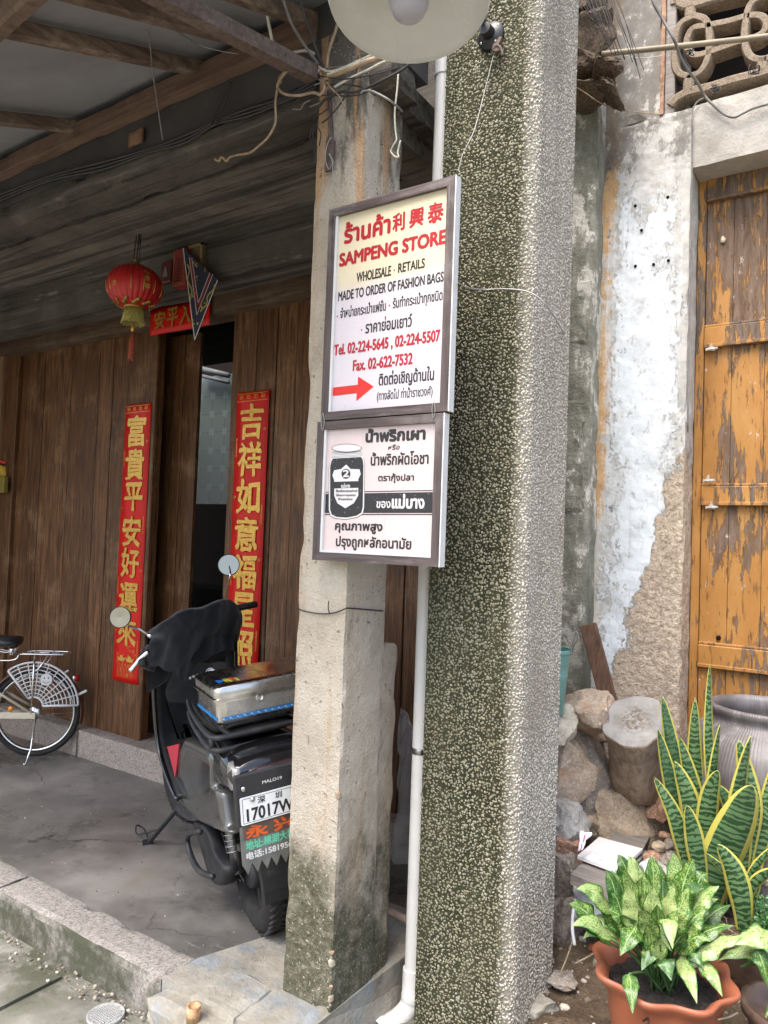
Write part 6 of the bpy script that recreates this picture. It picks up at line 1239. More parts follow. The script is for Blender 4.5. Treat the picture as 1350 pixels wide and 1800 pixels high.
# ------------------------------------------------------------------ electric scooter
HD, LEAN = R_(180-27), R_(-7); SO = Vector((-1.955, 2.175, 0)); SM4 = Matrix.Rotation(HD, 3, 'Z') @ Matrix.Rotation(LEAN, 3, 'X'); SMI = SM4.transposed()
def SL(x, y, lat=None, al=None, up=None):
    d = SMI @ ray(x, y); c = SMI @ (CAM-SO); t = (lat-c.y)/d.y if lat is not None else ((al-c.x)/d.x if al is not None else (up-c.z)/d.z); return c+d*t
sc_ = thing('electric_scooter', 'black and grey electric scooter parked on the porch behind the column', 'scooter', SO, rot=(LEAN, 0, HD))
PGR = simple('grey_gloss_panel', (.085,.083,.078), .22, .35, var=.12, sc=4, dust=.2, Coat_Weight=.6, Coat_Roughness=.1)
BGL = simple('black_gloss_panel', (.008,.008,.009), .12, var=.1, sc=5, Coat_Weight=.5)
BMT = simple('black_matt_plastic', (.022,.022,.024), .55, sc=30, dust=.12)
RUB = simple('tyre_rubber', (.017,.016,.015), .8, var=.3, sc=60, bump=.002, dust=.2); SEAT = simple('black_vinyl', (.012,.012,.013), .4, sc=120, bump=.001)
def wheel(nm, c, R, w, ang=0.0):
    ax = Matrix.Rotation(ang, 3, 'Z') @ Vector((0,1,0)); g = MB(); pf = []
    for k in range(17):
        t = -math.pi*.80+k*math.pi*1.6/16; pf.append((R-w*.46+w*.46*math.cos(t), w*.5*math.sin(t)))
    g.lathe(pf, c, ax, 56, closed=True)
    for k in range(44):
        a = 2*math.pi*k/44; az = ax; x_ = az.orthogonal().normalized(); y_ = az.cross(x_); rd = x_*math.cos(a)+y_*math.sin(a); tg = az.cross(rd)
        for s_ in (-1,1): g.obox(Vector(c)+rd*(R-.003)+ax*s_*w*.2, (tg+ax*s_*.6).normalized(), (ax-tg*s_*.6).normalized(), rd, (.010,w*.34,.010))
    o = g.build(nm, RUB, sc_, local=True); g = MB(); r = R-w*.78
    g.lathe([(r+.012,-w*.36),(r,-w*.3),(r-.008,-w*.1),(r-.008,w*.1),(r,w*.3),(r+.012,w*.36)], c, ax, 48, caps=False); g.lathe([(.05,-w*.45),(.055,-w*.3),(.055,w*.3),(.05,w*.45)], c, ax, 24); g.lathe([(.0001,-w*.46),(.05,-w*.45)], c, ax, 24)
    for k in range(5):
        a = 2*math.pi*k/5; x_ = ax.orthogonal().normalized(); y_ = ax.cross(x_); rd = x_*math.cos(a)+y_*math.sin(a); g.bar(Vector(c)+rd*.04, Vector(c)+rd*(r), .03, .03, ax)
    g.build('rim', BMT, o, local=True)
wheel('rear_wheel', (0,0,.218), .218, .105); wheel('front_wheel', (1.20,0,.20), .20, .09, .15)
def panel(px_pts, lat, thick, mt, name, inset=.012, both=True):
    P = [SL(x, y, lat=lat) for x, y in px_pts]; c = sum(P, Vector())/len(P)
    P = spline(P+[P[0]], 4)[:-1]
    for s_ in ((1,-1) if both else (1,)):
        g = MB(); rg_ = []
        for k, (ins, dl) in enumerate(((.9,.012),(.35,.020),(.08,.008),(0,-.004),(0,-thick))):
            rg_.append([Vector((p.x+(c.x-p.x)*ins*.28, s_*(lat+dl), p.z+(c.z-p.z)*ins*.28)) for p in P])
        g.loft(rg_ if s_ < 0 else [r[::-1] for r in rg_]); g.build(name, mt, sc_, local=True)
panel([(328,1297),(350,1306),(377,1324),(380,1352),(381,1381),(392,1391),(398,1420),(404,1450),(409,1466),(391,1460),(363,1447),(348,1438),(330,1420),(312,1403),(308,1370),(315,1330)], .155, .10, PGR, 'side_panel')
panel([(312,1403),(330,1420),(348,1438),(345,1443),(325,1432),(311,1415)], .150, .05, BMT, 'lower_trim')
panel([(345,1440),(365,1449),(385,1500),(402,1525),(400,1552),(388,1556),(376,1540),(360,1490)], .115, .035, BMT, 'swing_arm', both=False)
# tail section, lamp, mudguard with plate
def rbx(mb, a, b, bev): mb.box(a, b, bev)
g = MB()
def sup(x, w, z0, z1, n=20, e=3.2):
    r = []
    for k in range(n):
        t = 2*math.pi*k/n; c_, s_ = math.cos(t), math.sin(t); r.append(Vector((x, w*math.copysign(abs(c_)**(2/e), c_), (z0+z1)/2+(z1-z0)/2*math.copysign(abs(s_)**(2/e), s_))))
    return r
g.loft([sup(-.30,.145,.655,.735),sup(-.28,.165,.645,.755),sup(-.15,.17,.60,.77),sup(.1,.16,.55,.78),sup(.3,.14,.50,.74),sup(.46,.12,.46,.66),sup(.50,.09,.48,.60)]); g.build('tail_cover', BGL, sc_, local=True)
TAIL = simple('smoked_lens', (.05,.03,.03), .08, var=.1, Coat_Weight=1.0); g = MB(); g.loft([sup(-.318,.10,.68,.722),sup(-.300,.115,.672,.730)]); g.build('tail_light', TAIL, sc_, local=True)
for s_ in (1,-1):
    g = MB(); g.loft([sup(-.30,.012,.652,.73,12,4),sup(-.245,.02,.645,.745,12,4)]); o = g.build('indicator', simple('clear_lens', (.42,.40,.38), .15, .3), sc_, local=True); o.location = (0, s_*.146, 0)
AF = -.345
pc = [SL(x, y, al=AF) for x, y in ((417,1405),(426,1452))]; yL = (pc[0].y+pc[1].y)/2; zT, zB = pc[0].z, pc[1].z; cL = yL-.115
g = MB(); g.box((AF+.003, cL-.125, zB-.01), (AF+.02, cL+.128, zT+.075), .006); g.build('plate_bracket', BMT, sc_, local=True)
FN = Vector((-1,0,0)); FX = Vector((0,-1,0))
g = MB(); g.prism([(-.113,zB+.004),(-.109,zB),(.109,zB),(.113,zB+.004),(.113,zT-.004),(.109,zT),(-.109,zT),(-.113,zT-.004)], (AF,cL,0), FX, UZ, FN, .003); pl = g.build('number_plate', simple('plate_white', (.74,.74,.73), .35, var=.04), sc_, local=True)
hp_ = zT-zB; g = MB(); o_ = (AF-.0034, cL, 0)
put_text(g, '17017W', o_, FX, UZ, FN, -.092, .072, zB+hp_*.12, hp_*.44, '0', .0016); put_text(g, '深', o_, FX, UZ, FN, -.052, -.026, 0, 0, bold=.0006, fit_y=(zB+hp_*.66, zB+hp_*.90)); put_text(g, '圳', o_, FX, UZ, FN, .010, .034, 0, 0, bold=.0006, fit_y=(zB+hp_*.66, zB+hp_*.90))
for a, b in (((-.106,zB+.005),(.106,zB+.0065)), ((-.106,zT-.0065),(.106,zT-.005)), ((-.106,zB+.005),(-.1045,zT-.005)), ((.1045,zB+.005),(.106,zT-.005))): flat(g, [(a[0],a[1]),(b[0],a[1]),(b[0],b[1]),(a[0],b[1])], o_, FX, UZ, FN, .0001)
g.build('plate_lettering', BLK, pl, local=True)
g = MB()
for a, z in ((-.07,zT-.012),(.075,zT-.010),(-.098,zT+.03),(.09,zT+.045)): g.lathe([(.009,0),(.008,.004),(.0001,.006)], (AF-.003,cL-a,z), FN, 14)
g.build('plate_bolt', MT['steel'], sc_, local=True)
g = MB(); put_text(g, 'MALO19', (AF+.002, cL, 0), FX, UZ, FN, -.03, .04, zT+.028, .010, 'H', .0003); g.build('maker_badge', MT['white'], sc_, local=True)
zF = SL(432,1540,al=AF).z; g = MB(); zz = [(-.118,zB+.02)]; 
for k in range(7): zz += [(-.118+.236*(k)/7, zF+.035), (-.118+.236*(k+.5)/7, zF)]
zz += [(.118,zF+.035),(.118,zB+.02)]; g.prism(zz, (AF+.008,cL,0), FX, UZ, FN, .004); fl_ = g.build('mud_flap', simple('grey_flap', (.14,.14,.125), .55, var=.2, sc=20), sc_, local=True)
zm = zB-.005; th_ = (zm-zF-.045); oF = (AF+.0035, cL, 0)
g = MB(); flat(g, [(-.108,zm-th_*.40),(.108,zm-th_*.40),(.108,zm),(-.108,zm)], oF, FX, UZ, FN, .0002); g.build('brown_field', simple('brown_print', (.10,.065,.045), .5), fl_, local=True)
g = MB(); put_text(g, '永', oF, FX, UZ, FN, -.098, -.022, 0, 0, bold=.0022, fit_y=(zm-th_*.38,zm-th_*.06), jit=.004); put_text(g, '兴', oF, FX, UZ, FN, .0, .078, 0, 0, bold=.0022, fit_y=(zm-th_*.38,zm-th_*.02), jit=.004)
for v in range(len(g.v)): g.v[v] = (g.v[v][0]-.0006, g.v[v][1], g.v[v][2])
g.build('orange_lettering', simple('orange_print', (.62,.10,.02), .5), fl_, local=True)
g = MB(); put_text(g, '地址:棉湖大桥', oF, FX, UZ, FN, -.102, .072, 0, 0, bold=.0012, fit_y=(zm-th_*.70,zm-th_*.45)); g.build('green_lettering', simple('green_print', (.12,.50,.32), .5), fl_, local=True)
g = MB(); put_text(g, '电话:15819562', oF, FX, UZ, FN, -.102, .074, 0, 0, bold=.0010, fit_y=(zm-th_*.97,zm-th_*.76)); g.build('white_lettering', MT['white'], fl_, local=True)
g = MB()
for k in range(9):
    t = .1+k*.19; r0_, r1_ = .232, .236
    p0 = Vector((-.232*math.sin(t), 0, .218+.232*math.cos(t))); 
    if k: g.add([q+Vector((0,s_*.062,0)) for q in (pv_, p0) for s_ in (-1,1)], [(0,1,3,2)])
    pv_ = p0
g.build('inner_mudguard', RUB, sc_, local=True).modifiers.new('s', 'SOLIDIFY').thickness = .004
# seat, rack
g = MB(); g.loft([sup(.02,.125,.765,.80),sup(.10,.14,.76,.825),sup(.30,.14,.745,.835),sup(.43,.125,.735,.82),sup(.52,.095,.72,.79),sup(.555,.05,.72,.76)]); g.build('seat', SEAT, sc_, local=True)
zR = SL(395,1290,lat=.16).z
g = MB()
for lv in (0, -.045):
    z = zR+lv-.035; g.tube(spline([(.30,.15,z+.035),(.20,.165,z+.02),(.02,.178,z+.005),(-.10,.18,z),(-.145,.165,z),(-.155,.12,z),(-.155,-.12,z),(-.145,-.165,z),(-.10,-.18,z),(.02,-.178,z+.005),(.20,-.165,z+.02),(.30,-.15,z+.035)],4), .0105, 10)
g.tube([(-.12,.178,zR-.08),(-.12,.178,zR-.035)], .010, 8); g.tube([(-.12,-.178,zR-.08),(-.12,-.178,zR-.035)], .010, 8); g.build('rear_rack', BMT, sc_, local=True)
g = MB(); g.loft([sup(-.16,.09,zR-.045,zR-.03),sup(-.14,.12,zR-.057,zR-.023),sup(.10,.13,zR-.055,zR-.023),sup(.12,.10,zR-.045,zR-.03)]); g.build('rack_pad', SEAT, sc_, local=True)
# leg shield, floor, mat
Ls = [SL(x, y, lat=.19) for x, y in ((268,1130),(270,1180),(273,1250),(279,1310),(290,1350),(303,1385),(312,1403))]
Ls = spline(Ls, 4); m_ = len(Ls)
g = MB(); g.grid(lambda u, v: (lambda p: Vector((p.x+.09*(1-(2*u-1)**2)*(1-v*.8), (2*u-1)*-.19*(1 if v > .15 else .92+.5*v), p.z)))(Ls[min(m_-1, int(round(v*(m_-1))))]), 12, m_-1); o = g.build('leg_shield', BMT, sc_, local=True); md = o.modifiers.new('s', 'SOLIDIFY'); md.thickness = .02; md.offset = 0
g = MB()
for s_ in (1,-1): g.tube([Vector((p.x-.012, s_*(p.y+.004), p.z)) for p in Ls], .011, 8)
g.build('shield_edge', BGL, sc_, local=True)
fz = Ls[-1].z; g = MB(); g.box((.34,-.17,fz-.05), (Ls[-1].x+.08,.17,fz-.005), .015); g.build('floorboard', BMT, sc_, local=True)
zmx = SL(310,1335,lat=.06); g = MB(); g.grid(lambda u, v: Vector((.40+(Ls[-1].x+.03-.40)*v+.10*max(0,v-.75)*1.6, (.5-u)*.26, fz+.004+.42*max(0,v-.72)**1.1)), 8, 16); o = g.add([SL(x, y, lat=.172) for x, y in ((296,1312),(317,1307),(313,1345),(310,1366))], [(0,1,2,3)], False, [(0,0)]*4); o = g.build('floor_mat', simple('pink_red_mat', (.42,.025,.045), .7, var=.15, sc=60), sc_, local=True); o.modifiers.new('s', 'SOLIDIFY').thickness = .006
g = MB(); c1 = SL(275,1150,lat=.1); g.loft([sup(.78,.10,.46,.60),sup(.80,.15,.60,.80),sup(.84,.15,.80,.96)][0:0] or [[Vector((x,w*math.cos(2*math.pi*k/16),z+.05*math.sin(2*math.pi*k/16))) for k in range(16)] for x, w, z in ((.80,.10,.55),(.80,.14,.75),(.82,.15,.92),(.84,.09,1.02))]); g.build('inner_apron', BMT, sc_, local=True)
g = MB(); g.loft([[Vector((x+.05*math.sin(2*math.pi*k/16),w*math.cos(2*math.pi*k/16),z)) for k in range(16)] for x, w, z in ((1.0,.12,.42),(1.03,.14,.6),(.99,.16,.85),(.95,.14,1.0))]); g.build('front_cover', PGR, sc_, local=True)
g = MB(); g.tube([(1.20,.06,.20),(1.06,.06,.62)], .018, 10); g.tube([(1.20,-.06,.20),(1.06,-.06,.62)], .018, 10); g.build('fork', BMT, sc_, local=True)
g = MB(); g.grid(lambda u, v: Vector((1.20+.225*math.sin(-.9+2.2*v), (u-.5)*.10, .20+.225*math.cos(-.9+2.2*v))), 4, 14); g.build('front_mudguard', PGR, sc_, local=True).modifiers.new('s', 'SOLIDIFY').thickness = .005
# handlebar, grips, levers, mirrors
gR = SL(450,1062,lat=-.36); gRi = SL(412,1070,lat=-.24); gL = SL(250,1165,lat=.36); gLi = SL(285,1140,lat=.24)
g = MB(); g.tube(spline([gL, gLi, (gRi+gLi)/2+Vector((.02,0,.0)), gRi, gR],4), .012, 10); g.build('handlebar', BMT, sc_, local=True)
for a, b in ((gRi, gR), (gLi, gL)):
    g = MB(); d = (b-a); g.tube([a, a+d*.1, b, b+d*.05], [.020,.017,.017,.012], 14); g.build('grip', RUB, sc_, local=True)
lv0 = SL(262,1145,lat=.33); lv1 = SL(229,1180,lat=.40); g = MB(); g.tube(spline([lv0, lv0.lerp(lv1,.5)+Vector((.0,0,.005)), lv1],4), [.010]*5+[.008,.008,.009,.010], 8); g.build('brake_lever', MT['steel'], sc_, local=True)
MIR = (lambda m: m.done((.24,.245,.245), .03, None, 1.0))(M('mirror_glass'))
for (mx, my), lat, st in (((402,993),-.30,[(392,1050),(399,1030),(405,1010)]), ((212,1085),.44,[(264,1118),(245,1106),(226,1100)])):
    c = SL(mx, my, lat=lat); tocam = (SMI @ (CAM-(SO+SM4 @ c))).normalized(); nrm = (tocam+Vector((0,0 if lat < 0 else .4,.04))).normalized(); R0 = 18.5/1300*((SO+SM4 @ c)-CAM).dot(CF)
    t_ = nrm.cross(Vector((0,0,1))).normalized(); u__ = t_.cross(nrm); g = MB()
    g.lathe([(.0001,-.028),(R0*.6,-.024),(R0*.95,-.010),(R0*1.02,0),(R0*1.02,.004),(R0*.96,.005)], c, nrm, 36, caps=False); mo = g.build('mirror', MT['black'], sc_, local=True)
    g = MB(); g.lathe([(.0001,.0045),(R0*.95,.0048)], c, nrm, 36, caps=False); g.build('mirror_glass', MIR, mo, local=True); g = MB(); g.tube(spline([SL(x, y, lat=lat*.92) for x, y in st]+[c-nrm*.02],4), .005, 8); g.build('mirror_stem', MT['chrome'], mo, local=True)
# side stand, foot-peg loop, drive
sb = SMI @ (onst := at(262,1483,Z=.004))-SMI @ SO; stp = SL(318,1415,lat=.12); g = MB(); g.bar(stp, sb+Vector((0,0,.006)), .022, .014, (1,0,0), .004); g.bar(sb+Vector((.0,-.02,.004)), sb+Vector((0,.03,.004)), .04, .006, (1,0,0)); g.build('side_stand', BMT, sc_, local=True)
g = MB(); g.tube(spline([stp*.4+sb*.6, sb+Vector((.07,.035,.03)), sb+Vector((.13,.03,.05)), sb+Vector((.12,.0,.03)), sb+Vector((.03,.0,.02))],5), .004, 7); g.build('stand_spring_wire', MT['black'], sc_, local=True)
g = MB(); g.tube(spline([SL(x, y, lat=.19) for x, y in ((352,1462),(335,1464),(329,1478),(338,1510),(352,1532),(374,1541))],5), .012, 8); g.build('foot_peg_loop', BMT, sc_, local=True)
g = MB(); rn = random.Random(7)
for k in range(22): p = SL(rn.uniform(375,430), rn.uniform(1460,1555), lat=rn.uniform(.05,.085)); g.box(p-Vector((.014,.012,.012))*rn.uniform(.5,1.2), p+Vector((.014,.012,.012))*rn.uniform(.5,1.2), .003)
g.build('motor_brackets', MT['rust'], sc_, local=True)
g = MB()
for o__ in (0,6,12): g.tube(spline([SL(384+o__,1460,lat=.08), SL(392+o__,1490,lat=.085), SL(400+o__,1520,lat=.08), SL(418+o__,1550,lat=.07)],4), .004, 6)
g.build('brake_cable', MT['black'], sc_, local=True)
g = MB(); g.tube([(.03,.075,.218),(.14,.09,.62)], .022, 12); 
for k in range(14): t = k/14; g.lathe([(.026,-.003),(.033,0),(.026,.003)], Vector((.03,.075,.218)).lerp(Vector((.14,.09,.62)), .2+.7*t), (.26,.04,.96), 14)
g.build('shock_absorber', MT['zinc'], sc_, local=True)
kn = SL(370,1183,lat=.02); g = MB(); kd = (SMI @ (CAM-(SO+SM4 @ kn))).normalized(); g.lathe([(.024,-.02),(.024,.0),(.019,.004),(.017,0),(.010,.001),(.008,.006),(.0001,.007)], kn, kd, 24); g.build('key_switch', MT['steel'], sc_, local=True)
g = MB(); rn = random.Random(4)
for k in range(9): p = SL(304+k*6.2, 1196-(k*1.4)+rn.uniform(-3,3), lat=.06); g.lathe([(.0001,-.008),(.009,0),(.0001,.009)], p, (rn.uniform(-1,1),rn.uniform(-1,1),1), 8)
g.build('tray_clutter', simple('pale_clutter', (.45,.43,.38), .6, var=.4), sc_, local=True)
# black cloth thrown over the handlebar
clm = M('black_cloth'); CLB = clm.done(clm.ramp(clm.noise(90,3), [(.3,(.008,.008,.010)), (.7,(.018,.018,.021))]), .85, clm.bump(clm.noise(200,3), .3, .002), spec=.2, Sheen_Weight=.15)
K7 = 1350/560; cx7 = lambda x, y: (x/K7, 950+y/K7)
topc = [(625,400),(690,355),(745,308),(810,284),(870,284),(920,262),(958,252),(1000,268),(1018,305)]; botc = [(640,545),(690,545),(745,575),(790,590),(830,525),(880,518),(935,518),(985,515),(1006,400)]
tl_ = spline([SL(*cx7(x, y), lat=.33-.075*i) for i, (x, y) in enumerate(topc)], 5); bl_ = spline([SL(*cx7(x, y), lat=.36-.080*i) for i, (x, y) in enumerate(botc)], 5); nU = len(tl_)-1
def cloth(u, v):
    i = int(round(u*nU)); a = tl_[i]; b = bl_[i]
    if v < .25:   # front side, falling behind the bar
        t = 1-v/.25; p = a+Vector((.05+.02*t, 0, -.22*t*t-.02*t)); 
    else:
        t = (v-.25)/.75; p = a.lerp(b, t)+Vector((-.055*math.sin(math.pi*min(1,t*1.1)),0,.018*math.sin(math.pi*t)))
    fold = .016*(1-2*abs(math.sin(u*9+2.2*v+1.2*math.sin(u*5)))**.7)*min(1,max(0,v-.1)*2)+.007*(1-abs(math.sin(u*23+v*5)))+.004*math.sin(v*26+u*11)*(1-v); n = noise.noise_vector(p*9)*.014+noise.noise_vector(p*26)*.004
    return p+Vector((-fold,0,0))+n
g = MB(); g.grid(cloth, nU, 40); o = g.build('black_cloth', CLB, None, local=True); o.location = SO; o.rotation_euler = (LEAN,0,HD); md = o.modifiers.new('s','SOLIDIFY'); md.thickness = .004; md = o.modifiers.new('d','SUBSURF'); md.levels = 1; md.render_levels = 1
tag(o, 'black cloth draped over the scooter handlebar', 'cloth')
g = MB(); hL = SL(262,1155,lat=.33); rock(g, (0,0,0), (.075,.065,.12), 77, (10,0,30), 4, .28, .2); o = g.build('handlebar_mitt', CLB, sc_, local=True); o.location = hL
# steel box strapped on the rack
bq = SL(377,1223,al=-.15); yb1 = bq.y-.006; yb0 = yb1-.44; xb0, xb1 = -.15, .13; zb0 = zR-.022; zb1 = SL(372,1206,al=-.13).z
sbx = thing('steel_box', 'shiny steel lunch box with a blue stripe strapped on the scooter rack', 'box', SO, rot=(LEAN,0,HD))
BXM = M('pressed_steel'); n_ = BXM.noise(12,4); sv_ = BXM.done(BXM.ramp(n_, [(.3,(.46,.44,.41)), (.7,(.66,.64,.61))]), BXM.mr(BXM.noise(30,4), .3, .7, .18, .30), BXM.bump(BXM.noise(7,2), .06, .006), 1.0)
hh_ = zb1-zb0
def rrect(x0, x1, y0, y1, r, z, n=5):
    out = []
    for cx_, cy_, a0 in ((x1-r,y1-r,0),(x0+r,y1-r,math.pi/2),(x0+r,y0+r,math.pi),(x1-r,y0+r,1.5*math.pi)):
        for k in range(n): a = a0+math.pi/2*k/(n-1); out.append(Vector((cx_+r*math.cos(a), cy_+r*math.sin(a), z)))
    return out
g = MB(); I = lambda e, z: rrect(xb0+e, xb1-e, yb0+e, yb1-e, .022, zb0+hh_*z)
g.loft([I(.045,.0),I(.026,.03),I(.012,.10),I(.003,.20),I(.0,.26),I(.0,.68)]); autosmooth(g.build('body', sv_, sbx, local=True), 40)
g = MB(); g.loft([I(-.004,.66),I(-.009,.67),I(-.010,.72),I(-.004,.735),I(-.0045,.90),I(.0,.955),I(.010,.99),I(.03,1.0)]); autosmooth(g.build('lid', sv_, sbx, local=True), 40)
g = MB(); g.box((xb0-.0015, yb0+.015, zb0+hh_*.255), (xb0+.004, yb1-.015, zb0+hh_*.325)); g.box((xb0+.012, yb1-.004, zb0+hh_*.255), (xb1-.012, yb1+.0015, zb0+hh_*.325)); st_ = g.build('blue_stripe', simple('blue_tape', (.015,.20,.52), .35), sbx, local=True)
g = MB()
for k in range(16): y = yb1-.02-k*.026; g.lathe([(.0001,0),(.004,0),(.0001,.0008)], (xb0-.0016,y,zb0+hh_*.29), FN, 6); g.box((xb0-.0022,y-.009,zb0+hh_*.262), (xb0-.0014,y-.004,zb0+hh_*.272))
g.build('stripe_marks', MT['white'], st_, local=True)
g = MB()
for i in range(34):
    for j in range(10):
        y = yb1-.035-i*.0085-(j % 2)*.004; z = zb0+hh_*(.355+.029*j); g.lathe([(.0032,0),(.0022,.0012),(.0001,.0016)], (xb0-.0002,y,z), FN, 6)
g.build('embossed_panel', sv_, sbx, local=True)
g = MB(); ly = SL(456,1221,al=-.15).y; g.lathe([(.016,0),(.016,.004),(.011,.006),(.010,.004),(.0001,.004)], (xb0-.001,ly,zb0+hh_*.60), FN, 24); g.obox((xb0-.007,ly,zb0+hh_*.60), (1,0,0), (0,1,0), (0,0,1), (.002,.003,.010)); g.build('lock', MT['steel'], sbx, local=True)
g = MB(); rn = random.Random(11)
for k, cm in enumerate(('a',)):
    for q in range(6): y = yb1-.03-q*.013; g.box((xb0+.03+rn.uniform(0,.03), y-.006, zb0+hh_*1.0), (xb0+.07+rn.uniform(0,.03), y+.006, zb0+hh_*1.0+.001))
lc_ = M('sticker_colours'); g.build('sticker', lc_.done(lc_.ramp(lc_.isl(), [(0,(.6,.03,.03)), (.3,(.02,.2,.6)), (.6,(.6,.5,.05)), (1,(.02,.35,.2))], 'CONSTANT'), .4), sbx, local=True)
# ------------------------------------------------------------------ bicycle
BA = R_(40); BO = at(64,1327,Z=0); BO.y -= .03; BDX = Vector((math.cos(BA), math.sin(BA), 0)); BDY = Vector((-math.sin(BA), math.cos(BA), 0))
def bpt(x, y, dy=0.0):
    d = ray(x, y); t = ((BO-CAM).dot(BDY)+dy)/d.dot(BDY); p = CAM+d*t-BO; return Vector((p.dot(BDX), dy, p.z))
YBk = 0.0; bz = bpt(63,1252).z; Rw = bz; bxx = bpt(63,1252).x
bic = thing('bicycle', 'old cream bicycle with brown mudguard and white skirt guard, at the left edge', 'bicycle', BO, rot=(0,0,BA))
CRM = simple('cream_paint', (.62,.56,.42), .35, var=.1, sc=20, dust=.2); BRN = simple('brown_mudguard', (.115,.055,.035), .4, var=.2, dust=.2)
def bwheel(cx_):
    g = MB(); pf = [(Rw-.018+.018*math.cos(t), .020*math.sin(t)) for t in np.linspace(-2.4,2.4,13)]; g.lathe(pf, (cx_,YBk,bz), (0,1,0), 72, closed=True); o = g.build('wheel', RUB, bic, local=True)
    g = MB(); g.lathe([(Rw-.036,-.012),(Rw-.030,-.014),(Rw-.045,-.010),(Rw-.052,0),(Rw-.045,.010),(Rw-.030,.014),(Rw-.036,.012)], (cx_,YBk,bz), (0,1,0), 72, closed=True); g.build('rim', MT['steel'], o, local=True)
    g = MB()
    for k in range(36):
        a = 2*math.pi*k/36; b = a+(.5 if k % 2 else -.5)*(1 if k % 4 < 2 else -1); s_ = .022 if k % 2 else -.022
        g.tube([(cx_+.022*math.cos(b),YBk+s_,bz+.022*math.sin(b)), (cx_+(Rw-.045)*math.cos(a),YBk,bz+(Rw-.045)*math.sin(a))], .0011, 4)
    g.build('spokes', MT['zinc'], o, local=True); g = MB(); g.lathe([(.0001,-.055),(.008,-.05),(.008,-.032),(.026,-.03),(.026,-.022),(.014,-.02),(.014,.02),(.026,.022),(.026,.03),(.008,.032),(.0001,.05)], (cx_,YBk,bz), (0,1,0), 24); g.lathe([(.040,-.036),(.042,-.032),(.040,-.028)], (cx_,YBk,bz), (0,1,0), 28); g.build('hub', MT['steel'], o, local=True)
bwheel(bxx); bwheel(bxx-1.04)
f6 = lambda x, y, dy=0.0: bpt(x/6.665, 1080+y/6.665, dy)
bb = Vector((bxx-.43,YBk,bz-.02)); st_top = Vector((bxx-.60,YBk,.66)); hd_ = Vector((bxx-.90,YBk,.74)); hd2 = Vector((bxx-.93,YBk,.58))
g = MB()
for s_ in (-.055,.055):
    g.tube([Vector((bxx,YBk+s_,bz)), Vector((bb.x,YBk+s_*.6,bb.z))], .010, 8); g.tube([Vector((bxx,YBk+s_,bz)), Vector((st_top.x+.05,YBk+s_*.5,st_top.z-.05))], .009, 8)
g.tube([bb, st_top], .016, 12); g.tube([bb, hd2], .018, 12); g.tube([st_top+(bb-st_top)*.35, hd_], .014, 12); g.tube([hd_+Vector((.01,0,.06)), hd2], .02, 12)
for s_ in (-.05,.05): g.tube(spline([hd2+Vector((0,s_*.5,0)), Vector((bxx-.98,YBk+s_,.42)), Vector((bxx-1.04,YBk+s_,bz))],4), .011, 8)
g.build('frame', CRM, bic, local=True)
g = MB(); g.tube([hd_, hd_+Vector((.03,0,.15))], .012, 10); hb = hd_+Vector((.03,0,.15)); g.tube(spline([hb+Vector((.16,-.26,-.01)), hb+Vector((.05,-.24,.02)), hb+Vector((0,-.08,0)), hb+Vector((0,.08,0)), hb+Vector((.05,.18,.02)), hb+Vector((.16,.19,-.01))],5), .011, 10); g.build('handlebar', MT['steel'], bic, local=True)
g = MB(); g.grid(lambda u, v: (lambda a: Vector((bxx+(Rw+.018-.012*(2*u-1)**2)*math.sin(a), YBk+(u-.5)*.062, bz+(Rw+.018-.012*(2*u-1)**2)*math.cos(a))))(-1.25+v*3.02), 8, 48); g.build('mudguard', BRN, bic, local=True).modifiers.new('s','SOLIDIFY').thickness = .003
g = MB(); g.grid(lambda u, v: (lambda a: Vector((bxx-1.04+(Rw+.018-.012*(2*u-1)**2)*math.sin(a), YBk+(u-.5)*.062, bz+(Rw+.018-.012*(2*u-1)**2)*math.cos(a))))(-1.5+v*2.1), 8, 40); g.build('mudguard', BRN, bic, local=True).modifiers.new('s','SOLIDIFY').thickness = .003
# reflector, bracket
rf = f6(895,745,-.01); g = MB(); g.lathe([(.024,-.02),(.028,0),(.026,.006)], rf, (.75,-.62,.1), 20); rfo = g.build('rear_reflector', MT['chrome'], bic, local=True); g = MB(); g.lathe([(.022,.006),(.014,.016),(.0001,.019)], rf, (.75,-.62,.1), 20); g.build('red_lens', simple('red_lens', (.45,.01,.012), .15), rfo, local=True)
g = MB(); g.bar(f6(905,945,-.03), f6(1020,890,-.03), .016, .02, (0,1,0), .003); g.build('mudguard_tab', MT['white'], bic, local=True); g = MB(); g.bar(f6(745,690,-.03), f6(805,655,-.03), .012, .012, (0,1,0), .003); g.build('guard_clip', MT['white'], bic, local=True)
# white skirt guard: rings and spokes of a fan with a smiling apple
SG_ = MB(); hub_px = (395,1075); Yg = -.052
def fan(a, r): return f6(hub_px[0]+math.cos(a)*r*1.03, hub_px[1]-math.sin(a)*r, Yg)
A0, A1 = .02, 2.18
for r in (105,150,195,240,285,330,375,420,465,505): SG_.tube([fan(A0+(A1-A0)*k/30, r*(1+.02*math.sin(k/30*math.pi))) for k in range(31)], .0036 if r not in (105,505) else .007, 6)
for k in range(10): a = A0+(A1-A0)*k/9; SG_.tube([fan(a,105), fan(a,300), fan(a,505)], .0042 if k not in (0,9) else .008, 6)
gw = SG_.build('skirt_guard', MT['white'], bic, local=True)
ac = f6(545,762,Yg-.006); g = MB(); ring = []
for k in range(40):
    a = 2*math.pi*k/40; r = .036*(1-.12*math.exp(-((a-math.pi/2)/.3)**2)-.06*math.exp(-((a-1.5*math.pi)/.3)**2)+.03*abs(math.cos(a))); ring.append((r*math.cos(a)*1.0, r*math.sin(a)*1.08))
